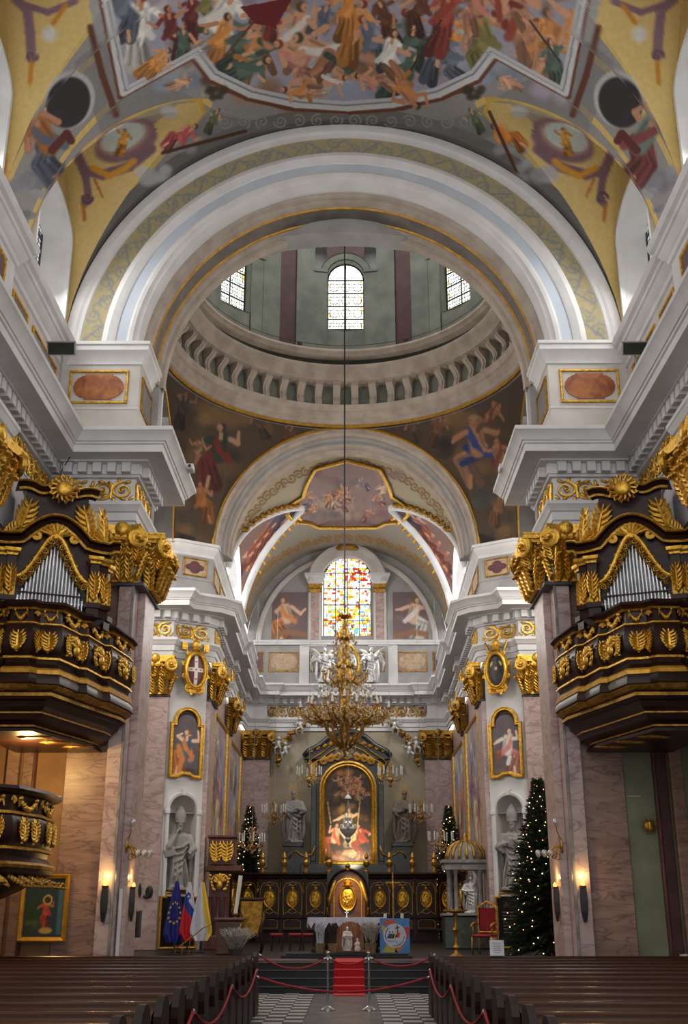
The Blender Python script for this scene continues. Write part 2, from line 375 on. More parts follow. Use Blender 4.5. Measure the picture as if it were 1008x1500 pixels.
# chancel plan, left half: frontal pier, chamfer with niche, chancel wall with pilaster breaks, back wall
CHA, CHB = (-5.92, 36.6), (-4.78, 37.3)
def cw(y): return -4.78-(y-37.3)*.018
CHAN = [(-9, 36.6), CHA, CHB, (cw(53), 53.0), (0.0, 53.0)]
CHANR = [(-9, 36.4), (-5.9, 36.4), (-5.86, 36.66), CHB, (cw(38)+.16, 37.5), (cw(39)+.16, 39.0), (cw(39), 39.02), (cw(44), 44.0), (cw(44)+.16, 44.02), (cw(45.5)+.16, 45.5), (cw(45.5), 45.52), (cw(51), 50.9), (cw(51)+.16, 50.92), (cw(53)+.2, 52.8), (-3.9, 52.8), (-3.88, 53), (0, 53.0)]
def segs(path):
    for a, b in zip(path[:-1], path[1:]):
        a = Vector(a); b = Vector(b); d = b-a; L = d.length; yield a, d/L, L
def scroll_mesh(L=.9, H=.56, th=.05):     # one gilt rinceau unit: two spirals and leaves, in x (along), z, standing proud in -y
    mb = MB()
    def spi(cx, cz, r, a0, sg, t=1.6):
        pts = []; rr = []
        for k in range(17):
            q = k/16; a = a0+sg*q*t*2*PI; R = r*(1-.82*q); pts.append((cx+R*math.cos(a), -.02-.02*q, cz+R*math.sin(a))); rr.append(th*(.75-.3*q))
        mb.tube(pts, rr, 5)
    spi(-L*.23, .0, H*.4, -PI/2, 1); spi(L*.25, .0, H*.4, PI/2, 1)
    mb.tube([(-L/2, -.02, .12), (-L*.4, -.03, -H*.32), (-L*.23, -.02, -H*.42)], th*.6, 5); mb.tube([(-.02, -.02, -.2), (.0, -.03, .1), (L*.25, -.02, H*.4)], th*.6, 5)
    r = random.Random(3)
    for k in range(10):
        x = -L/2+L*(k+.5)/10; z = (-1)**k*H*r.uniform(.25, .42)
        a = r.uniform(0, PI); M = Matrix.Rotation(a, 3, 'Y'); mb.ell((x, -.02, z), (.085, .035, .04), 6, 4, M)
    for c in ((-L*.23, 0), (L*.25, 0)): mb.ell((c[0], -.05, c[1]), .05, 6, 4)
    return mb
ME_SCROLL = scroll_mesh().mesh('frieze_scroll', gold, 50)
ME_SCROLLD = scroll_mesh().mesh('frieze_scroll', goldd, 50)
ME_DENT = MB().bevbox(-.1, .1, -.16, 0, -.12, .12, .012).mesh('dentil', white)
def along(path, step, off, z, me, name, parent, s, y0=-99, y1=99, sc=1.0, skip=.0):
    for a, d, L in segs(path):
        n = Vector((d.y, -d.x)); L2 = L
        m = max(1, int(round((L2-skip)/step)))
        if L2 < step*.6: continue
        for k in range(m):
            p = a+d*(L2*(k+.5)/m)+n*off
            if not y0 <= p.y <= y1: continue
            ang = math.atan2(d.y, d.x)
            if s < 0: link(name, me, parent, (p.x, p.y, z), (0, 0, ang), (sc*L2/m/step if name == 'frieze_scroll' else 1, 1, 1))
            else: link(name, me, parent, (-p.x, p.y, z), (0, 0, -ang), (-(sc*L2/m/step if name == 'frieze_scroll' else 1), 1, 1))
# ================================================================ leaves, volutes, capitals
def leaf_mb(h=.4, w=.2):
    # carved acanthus: backing blade, midrib and five pairs of curling lobes; base at the origin, bends out to -y at the tip
    mb = MB()
    def mid(t): return Vector((0, -.02-.035*math.sin(PI*t*.9)-.11*t**3, h*(t-.32*max(0, t-.82)*2)))
    mb.grid(6, 7, lambda u, v: mid(v)+Vector(((u-.5)*w*.92*math.sin(PI*(v*.78+.2))**.7, .03*abs(u-.5)*2, 0)))
    mb.tube([mid(t) for t in np.linspace(0, 1, 8)], [.026, .026, .024, .022, .02, .018, .016, .012], 5)
    for k in range(6):
        t = .06+.15*k; ww = w*(.62-.05*abs(k-2))
        for sg in (-1, 1):
            a_ = mid(t); mb.tube([a_, a_+Vector((sg*ww*.5, -.018, .035)), a_+Vector((sg*ww*.82, -.012, .085)), a_+Vector((sg*ww*.74, -.045, .115))], [.02, .026, .024, .012], 5)
    tp = mid(1.); mb.ell(tp+Vector((0, -.02, -.005)), (.06, .03, .03), 7, 5)
    return mb
ME_LEAF = leaf_mb().mesh('acanthus_leaf', gold, 50)
ME_LEAFD = leaf_mb().mesh('acanthus_leaf', goldd, 50)
def volute_mb(r=.17, w=.12):
    mb = MB(); pts = []; rr = []
    for k in range(25):
        q = k/24; a = PI*.5-q*2.1*2*PI; R = r*(1-.8*q); pts.append((R*math.cos(a), -.03*q, R*math.sin(a))); rr.append(.045*(1-.45*q))
    mb.tube(pts, rr, 6, flat=1.6); mb.ell((0, -.05, 0), .05, 7, 5); return mb
ME_VOL = volute_mb().mesh('volute', gold, 50); ME_VOLD = volute_mb().mesh('volute', goldd, 50)
def capital(parent, w, depth, h, loc, rotz, sx=1, g=None, leafrow=3):
    # pilaster capital: bell, two leaf rows, corner volutes, abacus with rosette; front faces local -y; thing > capital > pieces
    g = g or gold; L_, V_ = (ME_LEAF, ME_VOL) if g is gold else (ME_LEAFD, ME_VOLD)
    mb = MB()
    mb.loft([[(-w/2*k, -depth*k2, z), (w/2*k, -depth*k2, z), (w/2*k, .0, z), (-w/2*k, .0, z)] for k, k2, z in ((.96, .8, 0), (.86, .55, h*.15), (.84, .6, h*.55), (1.0, 1.0, h*.8), (1.1, 1.4, h*.84))], caps=True)
    n = 9
    for kk, (z0, z1, e) in enumerate(((h*.84, h*.9, 1.25), (h*.9, h*.97, 1.38), (h*.97, h, 1.42))):   # curved abacus
        top = [(-w/2*e, -depth*1.9), *[(w*e*(i/n-.5), -depth*(1.95-.55*math.sin(PI*i/n))) for i in range(1, n)], (w/2*e, -depth*1.9), (w/2*e, 0), (-w/2*e, 0)]
        mb.prismz(top, z0, z1)
    root = mb.build('capital', g, parent, 35, loc=loc, rot=(0, 0, rotz), scale=(sx, 1, 1))
    for row, (z, hh, nn, dp) in enumerate(((0, h*.5, leafrow, .72), (h*.3, h*.46, leafrow+1, .62))):
        for i in range(nn):
            x = ((i+.5)/nn-.5)*w*(.98 if row == 0 else .92)
            link('acanthus_leaf', L_, root, (x, -depth*dp, z), None, (w/leafrow/.2*.92, 1.25*hh/.4, hh/.4))
        for sg in (-1, 1): link('acanthus_leaf', L_, root, (sg*w*.46, -depth*.35, z), (0, 0, sg*PI/2), (depth/.2*1.1, 1.2*hh/.4, hh/.4))
    for sg in (-1, 1):
        link('acanthus_leaf', L_, root, (sg*w*.44, -depth*.8, h*.36), (0, 0, sg*.7), (1.1*h, 1.6*h, h*.95))
        link('volute', V_, root, (sg*w*.55, -depth*1.75, h*.75), (0, 0, sg*.6), (sg*h*.95, 1.9, h*.95))
        link('volute', V_, root, (sg*w*.17, -depth*1.3, h*.74), None, (-sg*h*.6, 1.2, h*.6))
    MB().ell((0, 0, 0), (.11*h*1.2, .07, .11*h*1.2), 8, 6).ell((0, -.03, .0), .05, 6, 4).build('rosette', g, root, True, loc=(0, -depth*1.5, h*.93))
    return root
# ================================================================ nave side walls, end piers and entablature
for s in (-1, 1):
    wl = sroot('wall_'+SIDE[s], f'{SIDE[s]} nave wall with marble end pier, gilded frieze and deep white cornice')
    B = lambda mb, n, m, sm=False, **k: mir(mb, s).build(n, m, wl, sm, **k)
    B(MB().box(-7.3, -6.8, -3, 17.0, 0, 14.6), 'wall_body', lilac)
    B(MB().box(-7.3, -6.8, 17.0, 23.5, 9.0, 12), 'wall_body', lilac)
    B(MB().box(-7.3, -6.8, 17.0, 23.5, 12, 14.6), 'attic_body', white2)
    # side chapel recess beyond the nave wall
    B(MB().box(-9.6, -9.4, 15, 25.5, 0, 9.2).box(-9.6, -6.8, 16.6, 17.0, 0, 9.2).box(-9.6, -7.0, 17, 25.5, 9.0, 9.2), 'chapel_wall', beige)
    # end pier
    pl = mat('brown_plaster', (150, 116, 80), (128, 96, 64), 1.2, .8) if s < 0 else mat('green_grey_plaster', (132, 136, 112), (110, 114, 94), 1.2, .8)
    B(MB().box(-9.4, -4.85, 23.5, 25.35, 0, 9.85), 'pier_body', pl)
    B(MB().bevbox(-5.86, -4.9, 23.4, 23.55, .35, 8.57, .012), 'marble_slab', brownm)
    B(MB().bevbox(-6.78, -6.54, 23.42, 23.55, .2, 9.0, .02), 'dark_strip', maroon if s > 0 else brownm)
    B(MB().bevbox(-6.54, -6.48, 23.36, 23.55, .2, 9.0, .02), 'dark_strip', plumm)
    B(MB().bevbox(-7.08, -6.82, 23.3, 23.55, .2, 9.0, .02), 'marble_strip', brownm)
    B(MB().bevbox(-6.2, -5.9, 23.47, 23.55, 4.0, 4.04, .01), 'plaster_joint', greyp)
    B(MB().bevbox(-4.95, -4.62, 23.15, 25.2, .35, 8.5, .015), 'pilaster', pinkm)
    B(MB().bevbox(-4.63, -4.46, 23.72, 24.9, .35, 8.5, .015), 'pilaster', pinkm)
    B(MB().bevbox(-4.66, -4.6, 23.12, 23.2, .35, 8.5, .01), 'corner_fillet', greym)
    B(MB().box(-5.0, -4.4, 23.08, 25.2, 8.5, 8.57), 'astragal', greyw)
    for z0, z1, e in ((0, .28, .1), (.28, .36, .05)):
        B(MB().box(-5.9-e, -4.62+e, 23.15-e, 25.3, z0, z1), 'pier_base', pinkm)
    B(MB().box(-5.5, -4.6, 23.25, 25.3, 8.57, 9.85), 'pier_neck', white)
    capital(wl, .62, .2, 1.28, (s*4.93, 23.22, 8.57), 0, 1, gold, 3)
    capital(wl, 1.2, .22, 1.28, (s*4.48, 24.32, 8.57), -s*PI/2, 1, gold, 3)
    # nearer nave pilaster (only its capital and architrave reach into view)
    B(MB().box(-6.85, -6.4, 16.7, 18.7, 0, 8.57), 'pilaster', pinkm)
    capital(wl, 1.7, .26, 1.28, (s*6.42, 17.7, 8.57), -s*PI/2, 1, gold, 4)
    B(MB().sweep([(-6.8, 16.5), (-6.4, 16.5), (-6.4, 18.9), (-6.8, 18.9)][::-1], [(-o, z) for o, z in ARCHI[:-1]]), 'architrave', white)
    B(MB().box(-6.82, -6.42, 16.5, 18.9, 9.86, 10.5), 'architrave', white)
    # blind arch in the bay behind the organ
    B(MB().add(*(lambda n, r: ([(-6.79, 20.9+rr*math.cos(PI*k/n), 8.2+rr*math.sin(PI*k/n)) for rr in (r, r+.12) for k in range(n+1)], [(k, k+1, n+2+k, n+1+k) for k in range(n)]))(24, 2.05)), 'arch_moulding', greyw)
    # entablature
    B(MB().sweep(NAVE, CORN), 'cornice', white, 30)
    B(MB().sweep(NAVE[1:], ARCHI), 'architrave', white, 30)
    B(MB().sweep(NAVE[:2], FRIEZE), 'frieze', white)
    along(NAVE[:4], .33, .15, 11.28, ME_DENT, 'dentil', wl, s, y0=11.5)
    along(NAVE[:4], .9, .03, 10.8, ME_SCROLL, 'frieze_scroll', wl, s, y0=11.5)
    # attic: pedestal over the pier, cornice and framed marble panels
    B(MB().box(-6.8, -4.9, 23.5, 25.3, 12, 14.3), 'pedestal', white2)
    B(MB().sweep([(-6.8, 23.5), (-4.9, 23.5), (-4.9, 25.3), (-6.8, 25.3)], [(0, 12.95), (.02, 12.96), (.02, 13.0), (0, 13.01)]), 'string_course', white)
    B(MB().sweep([(-6.8, 23.5), (-4.9, 23.5), (-4.9, 25.3), (-6.8, 25.3)], [(0, 14.12), (.04, 14.14), (.05, 14.22), (.12, 14.32), (.18, 14.42), (.2, 14.44), (.2, 14.56), (.24, 14.58), (.24, 14.66), (-.3, 14.66)]), 'pedestal_cornice', white, 30)
    def panel(x0, x1, z0, z1, y, mm, shape, fr=gold, ax='y', wf=.06):
        f = MB()
        for a in ((x0, x1, z0, z0+wf), (x0, x1, z1-wf, z1), (x0, x0+wf, z0+wf, z1-wf), (x1-wf, x1, z0+wf, z1-wf)):
            f.bevbox(a[0], a[1], y-.05, y, a[2], a[3], .015)
        cx, cz, hw, hh = (x0+x1)/2, (z0+z1)/2, (x1-x0)/2-wf*1.8, (z1-z0)/2-wf*1.8
        if shape == 'oval':
            P = [(cx+sx_*(hw-hh+hh*math.cos(t))if abs(math.cos(t)) > 1e-9 else cx+sx_*(hw-hh), cz+hh*.92*math.sin(t)) for sx_, ts in ((1, np.linspace(-PI/2, PI/2, 9)), (-1, np.linspace(PI/2, -PI/2, 9))) for t in ts]
            k = hw*.55; P = P[:9]+[(cx+k, cz+hh*.92), (cx+k, cz+hh), (cx-k, cz+hh), (cx-k, cz+hh*.92)]+P[9:]+[(cx-k, cz-hh*.92), (cx-k, cz-hh), (cx+k, cz-hh), (cx+k, cz-hh*.92)]
        elif shape == 'quatre':
            P = [(cx+hw*(.72+.28*abs(math.cos(2*t)))*math.cos(t), cz+hh*(.66+.3*abs(math.cos(2*t)))*math.sin(t)) for t in np.linspace(0, 2*PI, 33)[:-1]]
        else: P = [(cx-hw, cz-hh), (cx+hw, cz-hh), (cx+hw, cz+hh), (cx-hw, cz+hh)]
        m = MB().prism(P, y-.03, y)
        if ax == 'x':
            rot = lambda b: (setattr(b, 'v', [(-(yy), xx, zz) for xx, yy, zz in b.v]), b)[1]
            f = rot(f); m = rot(m)
        return f, m
    f, m = panel(-6.58, -5.16, 13.1, 13.98, 23.5, orangem, 'oval'); B(f, 'panel_frame', gold); B(m, 'marble_panel', orangem)
    f, m = panel(23.75, 25.0, 13.05, 13.95, 4.9, rosem, 'rect', ax='x'); B(f, 'panel_frame', goldd); B(m, 'marble_panel', greym)
    B(MB().sweep([(-6.8, -3), (-6.8, 16.8), (-6.62, 16.8), (-6.62, 19.0), (-6.8, 19.0), (-6.8, 23.5)], [(0, 14.0), (.05, 14.02), (.07, 14.12), (.12, 14.16), (.2, 14.3), (.24, 14.32), (.24, 14.42), (.32, 14.46), (.36, 14.56), (.36, 14.62), (0, 14.64)]), 'attic_cornice', white, 30)
    for y0, y1, mm in ((15.0, 16.4, greym), (17.4, 18.4, plumm), (19.5, 20.6, plumm), (21.0, 23.0, greym)):
        f, m = panel(y0, y1, 12.95, 13.8, 6.8 if not 16.9 < y0 < 18 else 6.62, mm, 'rect', ax='x'); B(f, 'panel_frame', gold); B(m, 'marble_panel', mm)
    B(MB().box(-6.85, -6.62, 16.8, 19.0, 12, 14.2), 'attic_pilaster', white)
# ================================================================ vault with window lunettes
def vault(W, R, zc, lun, ys, n1, n2, h, slope, hs, pw=.62):
    zs = zc+math.sqrt(max(R*R-W*W, 1e-6)); V = []; kind = []
    for y in ys:
        f = 0
        for yc, hw in lun:
            t = abs(y-yc)/hw
            if t < 1: f = (1-t**2.0)**pw
        z0 = zs+hs*f*0+h*f
        xm = W
        if f > 0:
            xs_ = np.linspace(W, 0, 400); ok = zc+np.sqrt(R*R-xs_**2) >= z0+slope*f*(W-xs_)
            xm = float(xs_[np.argmax(ok)]) if ok.any() else 0.
        am = math.asin(min(1, xm/R)); half = []
        for i in range(n1):
            x = W+(xm-W)*i/n1; half.append((x, y, z0+slope*f*(W-x), 1 if f > 0 else 0))
        for i in range(n2+1):
            a = am*(1-i/n2); half.append((R*math.sin(a), y, zc+R*math.cos(a), 0))
        row = [(-p[0], p[1], p[2]) for p in half]+[(p[0], p[1], p[2]) for p in half[-2::-1]]
        V.append(row); kind.append([p[3] for p in half]+[p[3] for p in half[-2::-1]])
    m = len(V[0]); mb = MB(); mb.v = [p for r in V for p in r]
    mb.f = [(i*m+k, i*m+k+1, (i+1)*m+k+1, (i+1)*m+k) for i in range(len(V)-1) for k in range(m-1)]
    return mb, np.array(kind).ravel()
NLUN = [(21.65, 1.72), (16.5, 1.72), (11.35, 1.72)]
ys = list(np.linspace(5, 17, 61)[:-1])+list(np.linspace(17, 23.5, 300))
vb, vk = vault(6.8, 6.82, 14.3, NLUN, ys, 40, 300, 4.2, .3, 0, .4)
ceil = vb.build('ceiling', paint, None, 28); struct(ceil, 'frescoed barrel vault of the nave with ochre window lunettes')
# ---- painted decoration of the nave vault
V_ = verts(ceil.data); PX, PY = proj(V_)
C0 = np.tile(np.array((196., 176., 120.)), (len(V_), 1))
xx = abs(V_[:, 0]); yy = V_[:, 1]; zz = V_[:, 2]
lunv = vk > 0
# ochre lunette webs; the barrel carries grey painted architecture with ochre borders beside the groins
C0[lunv] = (206, 180, 116)
bar = ~lunv
C0[bar] = (150, 148, 146)
grow = np.full(len(V_), 9.)
for yc, hw in NLUN:
    t = np.clip(abs(yy-yc)/hw, 0, 1.4); zl = 14.82+4.2*np.where(t < 1, (1-np.minimum(t, 1)**2)**.4, 0)+.3*(6.8-xx)*np.where(t < 1, 1, 0)
    grow = np.minimum(grow, np.where(t < 1.0, zz-zl, np.where(t < 1.12, .1, 9.)))
C0[bar & (grow < .22)] = (214, 186, 110)
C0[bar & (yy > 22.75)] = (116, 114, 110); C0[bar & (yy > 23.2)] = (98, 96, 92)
P = Paint(PX, PY, C0)
def sym(f):
    f(1); f(-1)
def mx(x, s): return x if s > 0 else 1009-x
# painted architecture frame round the picture field
FR = [(150, -60), (187, 128), (292, 70), (318, 104), (372, 130), (440, 145), (504, 150)]
FRAME = FR+[(1009-x, y) for x, y in FR[-2::-1]]
fld = [(118, -60), (160, 165), (292, 98), (340, 140), (430, 162), (504, 168)]; P.poly(fld+[(1009-x, y) for x, y in fld[-2::-1]], (158, 158, 158))
P.poly([(108, 90), (150, 60), (260, 130), (330, 170), (430, 186), (578, 186), (680, 170), (750, 130), (860, 60), (900, 90), (860, 200), (760, 190), (700, 205), (600, 188), (410, 188), (310, 205), (250, 190), (150, 200)], (122, 122, 122), .65)
for s in (-1, 1):
    P.stroke([(mx(132, s), 40), (mx(150, s), 110), (mx(170, s), 168)], 6, (96, 52, 32), .4)
P.stroke([(318, 128), (420, 158), (504, 160), (590, 158), (690, 128)], 5, (104, 56, 32), .4)
for k in range(14):
    x = 330+k*27; P.scroll(x, 176-abs(x-504)*-.02, 10, k, 1.5, 1.8, (150, 152, 152), (-1)**k)
# sky of the picture field
P.poly(FRAME, (160, 162, 178))
for k in range(46):
    q = random.Random(k); P.cloud(q.uniform(170, 840), q.uniform(-20, 130), q.uniform(18, 40), q.choice([(168, 158, 176), (186, 176, 184), (142, 156, 176), (150, 128, 118), (122, 92, 70), (98, 78, 66), (160, 118, 84)]), k, 5, .8)
RED, ORG, GRN, BLU, WHT, PNK, BRN, SKN, DKR, OLV, STL = (140, 62, 50), (196, 132, 66), (72, 92, 80), (86, 92, 108), (206, 204, 196), (192, 128, 116), (92, 56, 42), (214, 162, 128), (96, 36, 36), (118, 112, 62), (96, 104, 118)
FIG = [(205, 40, 74, .1, WHT, 0), (178, 10, 60, 0, STL, 0), (226, 88, 40, .9, ORG, 0), (252, 44, 52, -.2, DKR, 0), (268, 62, 40, .1, GRN, 0), (318, 30, 84, .5, WHT, 0), (322, 56, 56, .3, ORG, 0), (348, 60, 58, .6, GRN, 0), (372, 76, 62, .5, SKN, 1), (395, 60, 60, -.1, SKN, 1), (356, 100, 58, 1.1, GRN, 0), (432, 52, 70, .2, SKN, 1), (402, 22, 40, .3, RED, 0), (440, 84, 60, -.9, PNK, 1), (478, 76, 74, -1.0, WHT, 1), (505, 84, 66, .9, SKN, 1), (520, 42, 62, .3, ORG, 0), (545, 60, 56, -.4, STL, 0), (508, 14, 52, .1, ORG, 0), (568, 82, 56, .2, WHT, 0), (592, 104, 62, .7, GRN, 0), (606, 54, 60, -.3, GRN, 0), (640, 76, 54, .4, BLU, 0), (664, 84, 50, -.6, STL, 0), (650, 24, 66, .2, RED, 0), (618, 10, 50, .1, BRN, 0), (690, 34, 50, .2, WHT, 1), (712, 60, 70, -.2, OLV, 0), (764, 34, 92, -.3, RED, 1), (738, 10, 60, -.8, SKN, 1), (796, 62, 70, .1, ORG, 0), (830, 58, 86, .5, SKN, 1), (812, 92, 52, -.2, GRN, 0), (700, 10, 52, .1, PNK, 1), (445, 125, 52, -1.6, SKN, 1), (480, 112, 52, 1.3, WHT, 1), (592, 128, 66, 2.9, ORG, 1), (548, 108, 46, -1.2, PNK, 1), (280, 20, 44, 0, DKR, 0), (470, 30, 46, .4, BLU, 0), (565, 25, 50, -.3, BRN, 0), (670, 50, 44, .5, ORG, 0), (782, 90, 46, -.5, BRN, 0), (300, 8, 44, .2, OLV, 0)]
def figs(lst, k0=0):
    for k, (x, y, h, ln, c, b) in enumerate(lst):
        k += k0
        P.fig(x, y+4, h*1.75, ln, c if c != SKN else random.Random(k).choice([ORG, GRN, RED, WHT]), None, SKN if k % 3 else (196, 138, 104), (70+k % 4*22, 50+k % 3*10, 36), k, -1, .12 if k % 2 else .0, bool(b))
keep = P.C.copy(); figs(FIG[38:]+FIG[:34])
P.stroke([(392, 8), (330, 82)], 2, BRN); P.poly([(352, 10), (430, -4), (404, 40), (372, 34)], (110, 30, 34))
P.stroke([(646, 30), (590, 122)], 2, (60, 50, 40)); P.stroke([(776, 30), (820, 90)], 2, (70, 60, 60))
inside = np.zeros(len(P.C), bool); inside[Paint(PX, PY, (0, 0, 0)).poly(FRAME, (0, 0, 0))] = True
P.C[~inside] = keep[~inside]
for k, (o, c, w) in enumerate(((15, (108, 62, 40), 5), (9, (206, 208, 210), 6), (4, (134, 136, 140), 2.5), (1, (196, 198, 202), 3))):
    pts = [(x+(-o if x < 504 else o)*.7, y+o*.9) for x, y in FRAME]; P.stroke(pts, w, c, .3)
figs([(445, 128, 44, -1.5, SKN, 1), (480, 116, 40, 1.3, WHT, 1), (590, 122, 52, 2.6, ORG, 1), (548, 118, 38, -1.2, PNK, 1), (232, 96, 26, .9, ORG, 0)], 70)
# ochre webs with medallion, putti and figures, seen in the bay beside the crossing arch
for s in (-1, 1):
    X = lambda x: mx(x, s); keep2 = P.C.copy()
    P.stroke([(X(x), y) for x, y in ((108, 222), (150, 190), (210, 158), (258, 142), (292, 140))], 8, (206, 176, 92), .4)
    P.stroke([(X(x), y) for x, y in ((112, 216), (152, 184), (212, 152), (260, 136))], 2.5, (120, 92, 52), .6)
    P.stroke([(X(x), y) for x, y in ((268, 140), (292, 146), (296, 164), (284, 180))], 6, (196, 160, 72), .4)
    P.ell(X(186), 206, 54, 30, -.42*s, (128, 98, 106), .15); P.ell(X(181), 203, 43, 23, -.42*s, (170, 138, 126), .2); P.ell(X(180), 201, 36, 19, -.42*s, (190, 202, 198), .12)
    P.fig(X(180), 207, 46, .2*s, (196, 138, 44), None, (190, 130, 44), (150, 96, 30), 5, -1)
    P.stroke([(X(x), y) for x, y in ((112, 224), (124, 250), (150, 256), (190, 244), (222, 218))], 9, (122, 92, 104), .4)
    P.stroke([(X(x), y) for x, y in ((136, 246), (160, 258), (184, 246), (196, 236))], 6, (204, 146, 46), .5)
    P.stroke([(X(x), y) for x, y in ((114, 228), (126, 262), (130, 292), (124, 298))], 7, (120, 92, 104), .4); P.scroll(X(127), 290, 9, 0, 1.3, 3, (96, 70, 84), s)
    P.stroke([(X(122), 302), (X(124), 322)], 4, (176, 112, 40), .6); P.stroke([(X(138), 262), (X(150), 288)], 2.5, (170, 100, 40), .6)
    wm = bar & (yy < 21.7) & (xx > 3.4) & (grow > .22); P.C[wm] = keep2[wm]
    P.poly([(X(x), y) for x, y in ((226, 182), (262, 152), (290, 150), (296, 168), (270, 200), (240, 224))], (204, 176, 108), .9)
    P.ell(X(248), 164, 16, 12, .3, (178, 180, 184), .5)
    P.cloud(X(226), 250, 26, (186, 186, 190), 5+s, 8); P.cloud(X(262), 226, 18, (176, 176, 182), 8, 5)
    P.fig(X(266), 202, 66, .9*s, (176, 84, 84) if s > 0 else (196, 120, 44), None, SKN, BRN, 31+s, -1, .12); P.fig(X(312), 176, 44, .5*s, (90, 100, 70), None, SKN, BRN, 41+s, -1)
    P.stroke([(X(238), 224), (X(360), 192)] if s > 0 else [(X(292), 164), (X(252), 252)], 3, (86, 52, 34))
    P.fig(X(262), 122, 46, 1.2*s, (214, 168, 132), None, SKN, (120, 80, 44), 51+s, -1, 0, True); P.cloud(X(316), 138, 15, (64, 56, 44), 9, 7)
    keep2 = P.C.copy()
    # seated figure before a dark oculus on the pendant between two windows
    P.ell(X(102), 146, 38, 44, .35*s, (186, 186, 186), .08); P.ell(X(100), 150, 33, 40, .35*s, (40, 36, 38), .1)
    P.cloud(X(46), 262, 26, (140, 142, 152), 3, 10); P.cloud(X(34), 310, 16, (128, 130, 140), 4, 6); P.cloud(X(62), 280, 16, (158, 158, 166), 6, 5)
    P.fig(X(72), 214, 150, -.45*s if s > 0 else .45, (84, 90, 108) if s > 0 else (120, 54, 54), (170, 104, 44) if s > 0 else (110, 130, 118), (186, 136, 108), (170, 166, 160), 61+s, -1, .1)
    P.stroke([(X(76), 220), (X(98), 196), (X(104), 206)], 7, (92, 34, 30), .3)
    P.C[lunv] = keep2[lunv]; P.C[bar & (yy > 21.3)] = keep2[bar & (yy > 21.3)]
    # scrolls on the nearer web
    P.stroke([(X(x), y) for x, y in ((24, 0), (40, 14), (44, 48), (46, 82))], 9, (132, 104, 118), .4); P.scroll(X(46), 82, 9, 0, 1.2, 4, (110, 84, 98), s)
    P.stroke([(X(40), 8), (X(70), 18), (X(110), 2)], 6, (128, 100, 114), .4); P.ell(X(72), 50, 15, 16, 0, (206, 210, 206), .6); P.stroke([(X(46), 92), (X(44), 122)], 5, (190, 130, 50), .6)
    P.stroke([(X(96), 8), (X(78), 34)], 5, (190, 130, 50), .6); P.stroke([(X(4), 210), (X(6), 280)], 6, (176, 112, 60), .5)
# the rest of the vault, out of the photograph's frame: sky, clouds and figures go on
far = yy < 17.6
if True:
    Q = Paint(V_[:, 0], V_[:, 1], P.C); q = random.Random(5)
    for k in range(26): Q.cloud(q.uniform(-3.6, 3.6), q.uniform(6, 17.2), .8, q.choice([(168, 160, 178), (186, 178, 186), (150, 160, 178)]), k, 5, .8)
    for k in range(34): Q.fig(q.uniform(-3.8, 3.8), q.uniform(6, 17.0), 1.5, q.uniform(-1, 1), q.choice([RED, ORG, GRN, BLU, WHT, PNK]), None, SKN, BRN, 200+k, 1, .1, k % 3 == 0)
    sel = far & bar & (xx < 4.2); P.C[sel] = Q.C[sel]
P.apply(ceil.data, 1.05)
